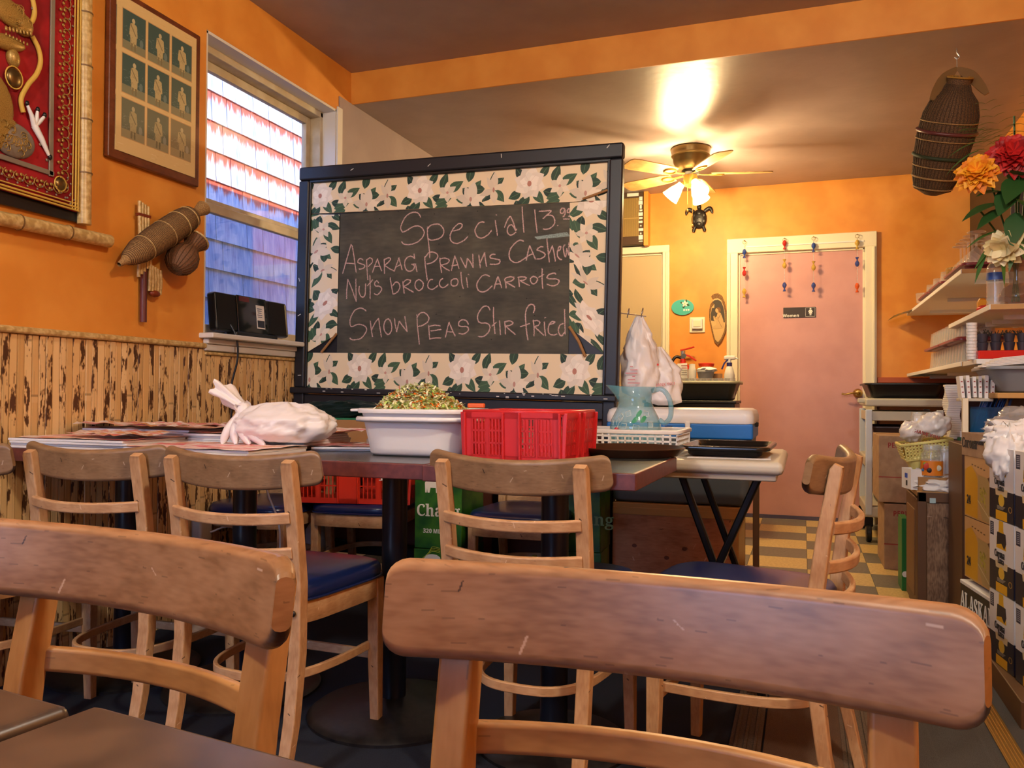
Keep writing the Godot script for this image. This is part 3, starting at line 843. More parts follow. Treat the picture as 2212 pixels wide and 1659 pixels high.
# ---------- the setting ----------
func setting() -> void:
	# floors
	var f := B.new()
	f.box(V(3.8, 0.1, 6.4), V(-0.5, -0.05, -0.45))
	f.box(V(3.8, 0.094, 2.9), V(-0.5, -0.053, -5.1))
	var floor_o := S("floor", f, M.carpet)
	var tm := [B.new(), B.new()]
	tm[0].rb(V(0.3036, 0.008, 0.3036), 0.0012)
	var tmesh: ArrayMesh = tm[0].mesh()
	for i in range(-4, 5):
		for j in 10:
			var o := mi("tile", tmesh, M.tile_a if (i + j + 10) % 2 == 0 else M.tile_b, floor_o)
			o.position = V(0.0226 + 0.1524 + i * 0.3048, -0.002, -3.83 - j * 0.302)
	var th := S("trim_1", span(-0.55, RW, -0.02, 0.012, -3.68, -3.56, 0.006), M.oakd)
	tag(th, "dark wooden threshold strip between carpet and checkered tiles", "", "", "structure")
	# walls; the left one has the window opening
	var z0 := 2.75
	var w := B.new()
	var h := 2.8
	for r in [[-2.755, z0, 0.0, h], [BW - 0.15, -3.765, 0.0, h], [-3.765, -2.755, 0.0, 1.12], [-3.765, -2.755, 2.413, h]]:
		w.box(V(0.2, r[3] - r[2], absf(r[1] - r[0])), V(LW - 0.1, (r[3] + r[2]) / 2, (r[0] + r[1]) / 2))
	S("wall_left", w, M.orange)
	# beyond the step the upper left wall is painted like the ceiling
	S("wall_left_rear", span(LW - 0.002, LW + 0.006, 0.0, 2.49, -6.4, -3.78), M.ceil)
	w = B.new()
	for r in [[-2.5, -1.80, 0.0, h], [-1.03, -0.5, 0.0, h], [0.45, 1.4, 0.0, h], [-1.80, -1.03, 2.03, h], [-0.5, 0.45, 2.03, h]]:
		w.box(V(r[1] - r[0], r[3] - r[2], 0.15), V((r[0] + r[1]) / 2, (r[2] + r[3]) / 2, BW - 0.075))
	S("wall_back", w, M.orange)
	S("wall_right", span(RW, RW + 0.15, 0, h, BW - 0.15, z0), M.orange)
	w = B.new()
	for r in [[-2.5, -2.2, 0.0, h], [-0.8, 1.3, 0.0, h], [-2.2, -0.8, 0.0, 0.8], [-2.2, -0.8, 2.35, h]]:
		w.box(V(r[1] - r[0], r[3] - r[2], 0.15), V((r[0] + r[1]) / 2, (r[2] + r[3]) / 2, z0 + 0.075))
	S("wall_front", w, M.orange)  # out of view; its window opening is placed to light the left side
	# ceilings: the rear one hangs lower, an orange riser closes the step
	var c := B.new()
	c.box(V(4.2, 0.15, 6.9), V(-0.5, 2.66 + 0.075, -0.5))
	S("ceiling", c, M.ceil)
	S("ceiling_rear", span(-2.48, 1.3, 2.49, 2.66, -6.55, -3.914), M.ceil)
	S("trim_2", span(LW, RW, 2.488, 2.66, -3.914, -3.905), M.orange)
	# the roof, out of view, its edge placed to shade the lower part of the house next door
	S("unseen_roof", span(-2.62, 1.5, 2.84, 3.02, -6.8, 3.0), M.black)
	# wainscot of the back wall
	S("trim_3", span(0.5, RW, 0.0, 1.01, BW, BW + 0.012), M.brownwall)
	S("trim_4", span(0.5, RW, 1.01, 1.05, BW, BW + 0.02, 0.004), mat(C(178, 84, 40), 0.5))
	S("baseboard_back", span(-1.03, -0.5, 0.0, 0.09, BW, BW + 0.014), M.brownwall)
	# doors
	for d in [[-0.545, 0.496, -0.463, 0.418, 2.095, 1.985, M.pink, "door_1"], [-1.83, -0.975, -1.76, -1.03, 2.078, 2.02, M.beige, "door_2"]]:
		var fr := B.new()
		fr.rb(V(d[2] - d[0], d[5] + 0.02, 0.04), 0.006, V((d[0] + d[2]) / 2, (d[5] + 0.02) / 2, BW + 0.012))
		fr.rb(V(d[1] - d[3], d[5] + 0.02, 0.04), 0.006, V((d[1] + d[3]) / 2, (d[5] + 0.02) / 2, BW + 0.012))
		fr.rb(V(d[1] - d[0], d[4] - d[5], 0.042), 0.006, V((d[0] + d[1]) / 2, (d[4] + d[5]) / 2, BW + 0.013))
		fr.rb(V(0.014, d[5], 0.02), 0.004, V(d[0] + 0.02, d[5] / 2, BW + 0.034))
		fr.rb(V(0.014, d[5], 0.02), 0.004, V(d[1] - 0.02, d[5] / 2, BW + 0.034))
		# stops set back in the opening
		fr.rb(V(0.02, d[5], 0.09), 0.003, V(d[2] + 0.004, d[5] / 2, BW - 0.045))
		fr.rb(V(0.02, d[5], 0.09), 0.003, V(d[3] - 0.004, d[5] / 2, BW - 0.045))
		fr.rb(V(d[3] - d[2], 0.02, 0.09), 0.003, V((d[2] + d[3]) / 2, d[5] - 0.004, BW - 0.045))
		var dr := S(d[7], span(d[2] + 0.01, d[3] - 0.01, 0.025, d[5] - 0.012, BW - 0.05, BW - 0.01, 0.004), d[6])
		mi("door_frame", fr, M.cream, dr)
		if d[7] == "door_1":
			tag(dr, "pink painted door with a women sign and bead strings", "", "", "structure")
			var k := B.new()
			k.t = Transform3D(Basis(V(1, 0, 0), PI / 2), V(0.372, 0.935, BW + 0.005))
			k.lathe([Vector2(0, 0.03), Vector2(0.02, 0.028), Vector2(0.03, 0.012), Vector2(0.033, 0.0), Vector2(0.033, -0.012)], 18)
			k.lathe([Vector2(0.012, 0.02), Vector2(0.012, 0.05), Vector2(0, 0.055)], 12)
			k.t = Transform3D()
			k.tube(smooth([V(0.372, 0.935, BW + 0.052), V(0.33, 0.936, BW + 0.056), V(0.29, 0.927, BW + 0.052), V(0.262, 0.931, BW + 0.05)], 4), 0.007, 8)
			mi("door_handle", k, M.brass, dr)
			S("weather_strip", span(d[2] + 0.01, d[3] - 0.01, 0.0, 0.03, BW - 0.014, BW - 0.004), mat(C(90, 84, 110), 0.4, 0.4), dr)
			mi("track_strip", span(-0.4, 0.41, 2.022, 2.032, BW + 0.033, BW + 0.04), M.white, dr)
			var sg := mi("women_sign", span(-0.139, 0.087, 1.492, 1.568, BW - 0.008, BW - 0.002, 0.002), mat(C(44, 30, 24), 0.5), dr)
			text(sg, "Women", 0.022, V(-0.085, 1.507, BW - 0.0015), Basis(), M.inkw)
			var ic := B.new()
			var q := PackedVector2Array([Vector2(-0.007, 0.012), Vector2(0.007, 0.012), Vector2(0.017, -0.003), Vector2(0.013, -0.006), Vector2(0.007, 0.003), Vector2(0.013, -0.016), Vector2(0.006, -0.016), Vector2(0.006, -0.03), Vector2(0.001, -0.03), Vector2(0.001, -0.016), Vector2(-0.001, -0.016), Vector2(-0.001, -0.03), Vector2(-0.006, -0.03), Vector2(-0.006, -0.016), Vector2(-0.013, -0.016), Vector2(-0.007, 0.003), Vector2(-0.013, -0.006), Vector2(-0.017, -0.003)])
			ic.t.origin = V(0.051, 1.536, BW - 0.0015)
			ic.prism(q, 0.0012)
			var cc := PackedVector2Array()
			for i in 12: cc.append(Vector2.from_angle(TAU * i / 12) * 0.0062 + Vector2(0, 0.02))
			ic.prism(cc, 0.0012)
			mi("pictogram", ic, M.inkw, sg)
			var bd := B.new()
			for r in [[0.017, 0.019], [0.082, 0.084]]:
				bd.box(V(0.0016, 0.064, 0.0012), V(r[0], 1.53, BW - 0.0015))
			for y in [1.498, 1.562]:
				bd.box(V(0.066, 0.0016, 0.0012), V(0.05, y, BW - 0.0015))
			mi("border", bd, M.inkw, sg)
	# bamboo wainscot on the left wall, slat by slat
	var bimg := tex(bamboo_img(), 0.5)
	var wain := S("trim_5", span(LW, LW + 0.004, 0.0, 1.088, -3.45, z0), M.bamd)
	tag(wain, "wainscot of burnt bamboo slats along the left wall", "", "", "structure")
	var meshes := []
	for k in 32:
		var b := B.new()
		var hh := 0.985
		var s2 := 0.0128
		var u0 := (k % 16) / 16.0 + 0.004
		var u1 := u0 + 1.0 / 16.0 - 0.008
		var vo := 0.0 if k < 16 else 0.37
		var xs := [-s2, -s2 + 0.002, s2 - 0.002, s2]
		var ds := [0.0, 0.003 + 0.0012 * (k % 3), 0.003 + 0.0012 * ((k + 1) % 3), 0.0]
		var rows := []
		for y in [0.0, 1.0]:
			var r := PackedVector3Array()
			for i in 4:
				r.append(V(ds[i], y * hh, xs[i]))
			rows.append(r)
		for i in 3:
			b.quad(rows[1][i], rows[1][i + 1], rows[0][i + 1], rows[0][i], Rect2(u0 + (u1 - u0) * i / 3.0, vo, (u1 - u0) / 3.0, 0.9))
		meshes.append(b.mesh())
	for k in 92:
		var z := -3.435 + 0.0262 * k
		var o := mi("slat", meshes[(k * 7 + k / 5) % 32], bimg, wain)
		var under := z < -2.755
		o.scale.y = (1.062 if under else 1.087) / 0.985
		o.position = V(LW + 0.003, 0.0, z)
	var cap := B.new()
	cap.rb(V(0.026, 0.022, 4.5), 0.008, V(LW + 0.011, 1.1, -0.505))
	cap.rb(V(0.018, 0.014, 0.69), 0.005, V(LW + 0.008, 1.07, -3.1))
	mi("cap_rail", cap, M.bam, wain)
	# the window: reveal, frame, two sashes, sill with a moulding
	var wd: MeshInstance3D
	var fr := B.new()
	var xo := -2.43
	for r in [[-2.755 - 0.035, -2.755, 1.15, 2.40], [-3.765, -3.765 + 0.035, 1.15, 2.40]]:
		fr.rb(V(0.1, r[3] - r[2], 0.035), 0.005, V(xo - 0.03, (r[2] + r[3]) / 2, (r[0] + r[1]) / 2))
	fr.rb(V(0.1, 0.04, 1.0), 0.005, V(xo - 0.03, 2.39, -3.26))
	fr.rb(V(0.1, 0.03, 1.0), 0.005, V(xo - 0.03, 1.145, -3.26))
	wd = S("window_1", fr, M.sashp)
	tag(wd, "two-sash window facing the shingled house next door", "", "", "structure")
	var lin := B.new()
	lin.box(V(0.115, 0.012, 1.01), V(-2.39, 2.407, -3.26))
	lin.box(V(0.115, 1.26, 0.012), V(-2.39, 1.78, -3.759))
	lin.box(V(0.115, 1.26, 0.012), V(-2.39, 1.78, -2.761))
	lin.rb(V(0.012, 1.3, 0.05), 0.004, V(LW + 0.002, 1.78, -3.785))
	mi("reveal", lin, M.whitep, wd)
	for s in [[1.72, 2.37, xo - 0.055], [1.16, 1.735, xo - 0.02]]:
		var sb := B.new()
		for z in [-2.81, -3.71]:
			sb.rb(V(0.03, s[1] - s[0], 0.04), 0.004, V(s[2], (s[0] + s[1]) / 2, z))
		sb.rb(V(0.03, 0.04, 0.86), 0.004, V(s[2], s[1] - 0.02, -3.26))
		sb.rb(V(0.03, 0.045, 0.86), 0.004, V(s[2], s[0] + 0.022, -3.26))
		var so := mi("sash", sb, M.sashp, wd)
		mi("pane", bx(V(0.004, s[1] - s[0] - 0.05, 0.87), V(s[2], (s[0] + s[1]) / 2, -3.26)), M.pane, so)
	var sl := B.new()
	sl.rb(V(0.2, 0.022, 1.06), 0.006, V(-2.36, 1.142, -3.26))
	sl.rb(V(0.03, 0.022, 1.02), 0.006, V(LW + 0.016, 1.12, -3.26))
	sl.rb(V(0.02, 0.03, 1.02), 0.006, V(LW + 0.01, 1.095, -3.26))
	mi("sill", sl, M.whitep, wd)
	# the house next door, shingle by shingle
	var nb := S("neighbour_wall", span(-3.85, -3.64, -0.5, 5.2, -9.5, -1.5), M.navyblk)
	tag(nb, "weathered red and grey shingle wall of the house next door", "", "", "structure")
	var sm := []
	for k in 6: sm.append(tex(shingle_img(k), 0.85))
	var shm := []
	for k in 8:
		var b := B.new()
		var wd2 := 0.15 + 0.028 * k
		b.t = Transform3D(Basis(V(0, 0, 1), 0.06), Vector3.ZERO)
		b.box(V(0.014, 0.2, wd2 - 0.007), V(0, 0.098, 0))
		shm.append([b.mesh(), wd2])
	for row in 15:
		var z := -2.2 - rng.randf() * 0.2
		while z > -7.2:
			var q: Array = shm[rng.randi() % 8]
			var o := mi("shingle", q[0], sm[rng.randi() % 4 if row > 5 else 4 + rng.randi() % 2], nb)  # lower rows take the kinds with shade painted in
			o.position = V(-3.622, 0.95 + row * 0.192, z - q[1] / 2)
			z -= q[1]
	S("ground", span(-12, 12, -0.62, -0.5, -14, 12), mat(C(120, 118, 112), 0.9))
	# floor coverings at the aisle
	var run := one("floor_runner", span(-0.095, 0.1, 0.0, 0.006, -3.4, -0.9, 0.002), M.mat, "brown carpet runner in the aisle behind the near chair", "rug")
	for x in [-0.14, 0.135]:
		var rb2 := B.new()
		rb2.rb(V(0.08, 0.007, 2.5), 0.002, V(x, 0.0035, -2.15))
		for k in 3: rb2.rb(V(0.009, 0.006, 2.5), 0.002, V(x - 0.024 + k * 0.024, 0.008, -2.15))
		mi("ribbed_border", rb2, M.rubber, run)
	one("grey_carpet", span(0.2, RW, 0.0, 0.005, -3.5, 2.0), M.carpet2, "worn grey carpet strip along the right side of the room", "rug")
	var bs := B.new()
	bs.rb(V(0.05, 0.005, 2.6), 0.001, V(0.5, 0.0075, -1.9))
	for k in 5: bs.rb(V(0.004, 0.003, 2.6), 0.001, V(0.482 + k * 0.009, 0.011, -1.9))
	one("carpet_bar", bs, M.brass, "ribbed brass carpet bar on the grey carpet at lower right", "carpet bar")

# ---------- chairs and tables ----------
func chair(called: String, label: String, at: Vector3, turn: float, rail: Array, frame: Array, droop: float) -> Node3D:
	var t := thing(called, label, "chair", at, turn, "blue-seated wooden chairs")
	var H := 0.767
	var w := 0.446
	# curved top rail with rounded ends, leaning back a little
	var b := B.new()
	var path := []
	var sc := []
	var n := 40
	for i in n + 1:
		var x := -w / 2 * cos(PI * i / n)
		# finer steps at the ends
		var u := absf(x) / (w / 2)
		var e := maxf(0.0, absf(x) - (w / 2 - 0.019)) / 0.019
		var hh := 1.0 - 0.44 * (1.0 - sqrt(maxf(0.0, 1.0 - e * e)))
		path.append(V(x, H - 0.04 - droop * (1 - u * u), 0.048 * (1 - u * u)))
		sc.append(Vector2(1.0 - 0.25 * (1.0 - sqrt(maxf(0.0, 1.0 - e * e))), hh))
	rbar(b, path, 0.023, 0.081, 0.0105, V(0, 1, 0.14).normalized(), sc)
	mi("top_rail", b, rail[0], t)
	for s in [-1.0, 1.0]:
		b = B.new()
		var q := [V(s * 0.169, H - 0.026, 0.052), V(s * 0.169, H - 0.035, 0.048), V(s * 0.169, 0.6, 0.024), V(s * 0.168, 0.46, 0.006), V(s * 0.167, 0.3, 0.006), V(s * 0.166, 0.15, 0.024), V(s * 0.164, 0.0, 0.058)]
		rbar(b, q, 0.026, 0.032, 0.004, V(1, 0, 0), [Vector2(0.7, 0.85), Vector2(1, 1), Vector2(1.1, 1), Vector2(1.25, 1), Vector2(1.2, 1), Vector2(1.05, 1), Vector2(0.9, 0.85)])
		mi("rear_post", b, frame[1], t)
		b = B.new()
		rbar(b, [V(s * 0.166, 0.405, -0.335), V(s * 0.167, 0.2, -0.335), V(s * 0.17, 0.0, -0.338)], 0.034, 0.034, 0.004, V(1, 0, 0), [Vector2(1, 1), Vector2(0.92, 0.92), Vector2(0.72, 0.72)])
		mi("front_leg", b, frame[1], t)
		b = B.new()
		b.ball(0.0075, V(s * 0.168, 0.395, 0.027), V(1, 1, 0.7), 10)
		mi("bolt_head", b, M.iron, t)
	for y in [0.612, 0.532, 0.456]:
		b = B.new()
		var p2 := []
		for i in 13:
			var x := -0.166 + 0.332 * i / 12.0
			var u := absf(x) / 0.166
			p2.append(V(x, y - droop * 0.35 * (1 - u * u), 0.018 + (y - 0.45) * 0.12 + 0.036 * (1 - u * u)))
		rbar(b, p2, 0.014, 0.027, 0.005, V(0, 1, 0.1).normalized())
		mi("slat", b, frame[0], t)
	# seat
	var O := func(k: float, y: float) -> PackedVector3Array:
		var o := PackedVector3Array()
		for i in 40:
			var a := TAU * i / 40
			var x := signf(cos(a)) * pow(absf(cos(a)), 0.42)
			var z := signf(sin(a)) * pow(absf(sin(a)), 0.42)
			var half := lerpf(0.192, 0.168, (z + 1) / 2)
			o.append(V(x * half * k, y, -0.185 + z * 0.2 * k))
		return o
	b = B.new()
	b.grid([O.call(0.98, 0.408), O.call(1.0, 0.414), O.call(1.012, 0.424), O.call(1.008, 0.436), O.call(0.97, 0.447), O.call(0.88, 0.453), O.call(0.6, 0.457), O.call(0.3, 0.458), O.call(0.0, 0.458)], true)
	var seat := mi("seat_pad", b, M.vinyl, t)
	b = B.new()
	b.tube(O.call(1.014, 0.413), 0.0035, 6, true)
	mi("piping", b, M.vinyl, seat)
	b = B.new()
	b.grid([O.call(0.9, 0.358), O.call(0.985, 0.358), O.call(0.985, 0.408), O.call(0.9, 0.409)], true)
	mi("seat_frame", b, frame[0], t)
	# bentwood hoop that ties the legs, and a straight front stretcher
	b = B.new()
	var hp := smooth([V(-0.152, 0.226, -0.335), V(-0.15, 0.226, -0.2), V(-0.13, 0.226, -0.08), V(-0.08, 0.226, -0.015), V(0, 0.226, 0.0), V(0.08, 0.226, -0.015), V(0.13, 0.226, -0.08), V(0.15, 0.226, -0.2), V(0.152, 0.226, -0.335)], 4)
	rbar(b, hp, 0.011, 0.022, 0.003, V(0, 1, 0))
	mi("bent_stretcher", b, frame[0], t)
	b = B.new()
	rbar(b, [V(-0.155, 0.2, -0.336), V(0.155, 0.2, -0.336)], 0.012, 0.024, 0.003, V(0, 1, 0))
	mi("front_stretcher", b, frame[0], t)
	return t

func table(label: String, at: Vector3, turn: float, w: float, d: float, base_r := 0.24, px := 0.0) -> Node3D:
	var t := thing("pedestal_table", label, "table", at, turn, "dark pedestal tables in a row")
	mi("tabletop", bx(V(w - 0.012, 0.032, d - 0.012), V(0, 0.719, 0), 0.003), M.tabtop, t)
	var e := B.new()
	for s in [-1.0, 1.0]:
		e.rb(V(w, 0.039, 0.012), 0.003, V(0, 0.715, s * (d / 2 - 0.006)))
		e.rb(V(0.012, 0.039, d - 0.02), 0.003, V(s * (w / 2 - 0.006), 0.715, 0))
	mi("edge_band", e, M.tabedge, t)
	var p := B.new()
	p.t.origin.x = px
	p.cyl(0.036, 0.04, 0.7, 20)
	mi("pole", p, M.pole, t)
	p = B.new()
	p.t.origin.x = px
	p.lathe([Vector2(0, 0.052), Vector2(0.045, 0.05), Vector2(0.06, 0.04), Vector2(base_r * 0.6, 0.03), Vector2(base_r * 0.93, 0.02), Vector2(base_r, 0.008), Vector2(base_r, 0.0)], 40)
	mi("base_plate", p, M.iron, t)
	p = B.new()
	p.box(V(0.3, 0.012, 0.05), V(0, 0.695, 0))
	p.box(V(0.05, 0.012, 0.3), V(0, 0.695, 0))
	mi("bracket", p, M.iron, t)
	return t

func furniture() -> void:
	# near chairs, facing the viewer
	chair("wooden_chair", "near wooden chair at lower right, its wide top rail seen full length", V(-0.109, 0, -0.614), 3.124, M.railf, M.framef, 0.006)
	chair("wooden_chair", "near wooden chair at lower left behind the closest dark tabletop", V(-0.634, 0, -0.622), 3.0, M.railf, M.framef, 0.006)
	# row with their backs to the viewer
	var a := chair("wooden_chair", "pale worn chair at the table corner, its blue seat showing at right", V(-1.27, 0, -1.643), -0.036, M.rail, M.frame, 0.018)
	a.scale = V(1.014, 1.014, 1.014)
	dup(a, V(-0.621, 0, -1.794), -0.087, "pale worn chair pushed in before the bright red crate on the table")
	dup(a, V(-1.735, 0, -1.658), 0.033, "brown chair second from the left in the row below the pink placemats")
	dup(a, V(-2.13, 0, -1.53), 0.1, "leftmost chair of the row, cut by the picture edge")
	var r := dup(a, V(0.047, 0, -2.018), 1.405, "chair turned sideways at the table end, its blue seat catching yellow light")
	r.scale = V(1.03, 1.03, 1.03)
	# far side, facing the viewer
	dup(a, V(-1.78, 0, -3.31), 3.25, "far chair under the tables holding the orange-red crate on its seat")
	dup(a, V(-1.045, 0, -3.31), 3.15, "far empty chair with blue seat in front of the green beer cases")
	dup(a, V(-2.135, 0, -3.14), 3.14, "far chair at the bamboo wall half hidden by a black table pole")
	# tables
	table("dark pedestal table with a red crate and round tray on top", V(-0.6, 0, -2.06), -0.02, 0.522, 0.54, 0.2, -0.01)
	table("dark pedestal table carrying the white tub of shredded cabbage", V(-1.128, 0, -2.1), -0.01, 0.52, 0.56, 0.24, 0.03)
	table("dark pedestal table carrying the tied white bag, covered in placemats", V(-1.627, 0, -2.12), 0.0, 0.47, 0.56, 0.235)
	table("dark pedestal table against the bamboo wall, covered in pink placemats", V(-2.092, 0, -2.12), 0.0, 0.45, 0.56, 0.235)
	# the two tabletops closest to the viewer
	for q in [["closest dark tabletop edge at lower left of the picture", V(-0.123, 0, -0.047), -0.13, 0.56, 0.54], ["dark tabletop corner at the far lower left, joined to the closest one", V(-0.684, 0, -0.112), -0.13, 0.555, 0.54]]:
		var t := thing("dark_table", q[0], "table", q[1], q[2], "closest dark tables")
		mi("tabletop", bx(V(q[3], 0.036, q[4]), V(0, 0.717, 0), 0.006), M.neartop, t)
		var p := B.new()
		p.cyl(0.036, 0.03, 0.7, 16)
		mi("pole", p, M.pole, t)
		p = B.new()
		p.lathe([Vector2(0, 0.05), Vector2(0.05, 0.05), Vector2(0.2, 0.02), Vector2(0.22, 0.0)], 30)
		mi("base_plate", p, M.iron, t)
	# white folding table behind, on crossed black legs
	var t := thing("folding_table", "white plastic folding table on crossed black legs behind the dark ones", "table", V(-0.5, 0, -2.76))
	mi("tabletop", bx(V(0.9, 0.04, 0.64), V(0, 0.7, 0), 0.018), M.greyw, t)
	mi("lip", bx(V(0.86, 0.02, 0.6), V(0, 0.672, 0), 0.006), M.greyw, t)
	for z in [-0.24, 0.2]:
		for s in [-1.0, 1.0]:
			var b := B.new()
			b.t.origin.z = z + s * 0.013
			rbar(b, [V(0.26 + s * 0.115, 0.665, 0), V(0.24 - s * 0.15, 0.0, 0)], 0.022, 0.03, 0.006, V(0, 0, 1))
			mi("leg", b, M.blackm, t)
	var bb := B.new()
	bb.t = Transform3D(Basis(V(1, 0, 0), PI / 2), V(0.25, 0.36, -0.02))
	bb.cyl(0.008, -0.25, 0.26, 12)
	mi("pivot_bar", bb, M.steel, t)

# ---------- things on the left wall ----------
func left_wall_things() -> void:
	# velvet hanging with padded gold embroidery, held by bamboo poles
	var t := thing("velvet_hanging", "red velvet wall hanging with gold embroidered beast and sequin border", "wall hanging", V(LW + 0.02, 1.51, -2.1))
	var cl := B.new()
	var rows := []
	for i in 13:
		var r := PackedVector3Array()
		for j in 13:
			var z := 0.9 * j / 12.0
			var y := 0.98 * i / 12.0
			r.append(V(0.006 + 0.004 * sin(z * 11.0 + y * 3.0) + 0.003 * sin(y * 14.0), y + 0.035 * (z - 0.0) * (1.0 - y), z))
		rows.append(r)
	cl.grid(rows)
	mi("cloth", cl, tex(velvet(256, 256), 0.9), t)
	var back := span(-0.012, -0.002, -0.03, 1.0, -0.022, 0.92)
	mi("backing", back, M.black, t)
	var P := func(z: float, y: float, x := 0.016) -> Vector3: return V(x, y + 0.035 * z * (1.0 - y), z)
	var tr := B.new()      # braids
	for x in [[0.004, 0.006, 0.006], [0.014, 0.006, 0.004], [0.026, 0.004, 0.003]]:
		tr.tube(PackedVector3Array([P.call(x[0], 0.004), P.call(x[0], 0.5), P.call(x[0], 0.98)]), x[1] * 0.6, 6)
		tr.tube(PackedVector3Array([P.call(0.0, x[0]), P.call(0.4, x[0]), P.call(0.9, x[0])]), x[1] * 0.6, 6)
	mi("edging", tr, M.goldcord, t)
	var sv := B.new()
	rbar(sv, [P.call(0.11, 0.09), P.call(0.112, 0.4), P.call(0.112, 0.98)], 0.016, 0.006, 0.002, V(1, 0, 0))
	rbar(sv, [P.call(0.1, 0.1), P.call(0.5, 0.1), P.call(0.9, 0.1)], 0.016, 0.006, 0.002, V(1, 0, 0))
	mi("inner_braid", sv, M.silver, t)
	var sc := B.new()      # scrolling vine of loops
	for k in 26:
		var a := k * 0.036
		for side in 2:
			var base: Vector3 = P.call(0.058, 0.07 + a) if side == 0 else P.call(0.08 + a, 0.058)
			if side == 1 and k > 22: continue
			var loop := PackedVector3Array()
			for i in 9:
				var an := PI * 1.5 * i / 8.0 + 0.6
				var d := Vector2(cos(an) * 0.016, sin(an) * 0.018)
				loop.append(base + (V(0, d.y, d.x) if side == 0 else V(0, d.x, d.y)))
			sc.tube(loop, 0.0017, 5)
			for q in 3:
				var an := 2.1 * q + 0.3
				sc.ball(0.006, base + V(0.002, sin(an) * 0.009, cos(an) * 0.009 + (0.016 if side == 0 else 0.0)), V(0.5, 1, 1), 6)
	mi("border_scrolls", sc, M.gold, t)
	var sq := B.new()
	for k in 60:
		sq.ball(0.004, P.call(0.035 + 0.012 * (k % 2), 0.02 + 0.0165 * k, 0.018), V(0.5, 1, 1), 6)
		if k < 50: sq.ball(0.004, P.call(0.02 + 0.0175 * k, 0.035 + 0.012 * (k % 2), 0.018), V(0.5, 1, 1), 6)
	for k in 44:
		sq.ball(0.0055, P.call(0.125 + rng.randf() * 0.7, 0.13 + rng.randf() * 0.82), V(0.5, 1, 1), 6)
	mi("sequins", sq, M.silver, t).set_meta("kind", "stuff")
	var bd := B.new()      # padded beast: head with open jaws, haunch, tail
	for e in [[0.262, 0.555, 0.075, 0.04, -0.25], [0.215, 0.538, 0.035, 0.035, 0.0], [0.275, 0.458, 0.07, 0.024, 0.15], [0.247, 0.42, 0.02, 0.03, 0.2], [0.32, 0.26, 0.075, 0.1, 0.3], [0.3, 0.18, 0.09, 0.06, 0.0]]:
		bd.t = Transform3D(Basis(V(1, 0, 0), e[4]), P.call(e[0], e[1], 0.012))
		bd.ball(1.0, Vector3.ZERO, V(0.018, e[3], e[2]), 22)
	mi("beast_body", bd, M.gold, t)
	bd = B.new()
	bd.t = Transform3D(Basis(), P.call(0.24, 0.165, 0.012))
	bd.ball(1.0, Vector3.ZERO, V(0.02, 0.055, 0.072), 24)
	mi("scaled_haunch", bd, M.silver, t)
	bd = B.new()
	for k in 40:
		var p: Vector3 = P.call(0.19 + rng.randf() * 0.1, 0.125 + rng.randf() * 0.085, 0.031)
		if k > 22: p = P.call(0.205 + rng.randf() * 0.07, 0.53 + rng.randf() * 0.05, 0.028)
		var lp := PackedVector3Array()
		for i in 7: lp.append(p + V(0, sin(i * 0.8) * 0.011, cos(i * 0.8) * 0.011))
		bd.tube(lp, 0.0014, 5)
	for k in 8:
		bd.ball(0.006, P.call(0.2 + 0.012 * k, 0.515 - 0.003 * k, 0.028), V(0.8, 1.5, 0.8), 6)
	for k in 7:
		bd.ball(0.004, P.call(0.212 + 0.012 * k, 0.476, 0.028), V(0.8, 1.5, 0.8), 6)
	mi("beast_scales", bd, M.gold, t).set_meta("kind", "stuff")
	bd = B.new()
	bd.tube(smooth([P.call(0.19, 0.65), P.call(0.178, 0.6), P.call(0.185, 0.565), P.call(0.2, 0.545)], 4), 0.0075, 8)
	mi("mane_cord", bd, M.goldcord, t)
	bd = B.new()
	bd.tube(smooth([P.call(0.185, 0.515), P.call(0.162, 0.485), P.call(0.154, 0.445), P.call(0.168, 0.4), P.call(0.196, 0.358), P.call(0.217, 0.315), P.call(0.22, 0.288), P.call(0.212, 0.262)], 4), 0.0075, 8)
	mi("beast_tail", bd, M.goldcord, t)
	bd = B.new()
	var paw: Vector3 = P.call(0.176, 0.232, 0.02)
	for q in [P.call(0.205, 0.287, 0.024), P.call(0.169, 0.28, 0.024), P.call(0.145, 0.27, 0.024)]:
		bd.tube(PackedVector3Array([paw, paw.lerp(q, 0.5) + V(0.003, 0, 0), q]), [0.009, 0.007, 0.0045], 7)
	bd.tube(PackedVector3Array([paw, P.call(0.152, 0.195, 0.024), P.call(0.122, 0.154, 0.02)]), [0.011, 0.009, 0.005], 7)
	mi("beast_paw", bd, M.white, t)
	for q in [P.call(0.206, 0.292, 0.024), P.call(0.168, 0.286, 0.024), P.call(0.143, 0.277, 0.024), P.call(0.119, 0.149, 0.022)]:
		bd = B.new()
		bd.ball(0.008, q, V(0.8, 1.2, 0.9), 8)
		mi("claw", bd, M.black, t)
	for q in [P.call(0.247, 0.358), P.call(0.075, 0.075)]:
		bd = B.new()
		bd.ball(1.0, q, V(0.012, 0.03, 0.026) if q.z > 0.1 else V(0.01, 0.022, 0.02), 16)
		var md := mi("medallion", bd, M.brassd, t)
		bd = B.new()
		var lp := PackedVector3Array()
		for i in 20: lp.append(q + V(0.002, sin(TAU * i / 20) * (0.034 if q.z > 0.1 else 0.024), cos(TAU * i / 20) * (0.029 if q.z > 0.1 else 0.022)))
		bd.tube(lp, 0.0022, 6, true)
		mi("ring", bd, M.goldcord, md)
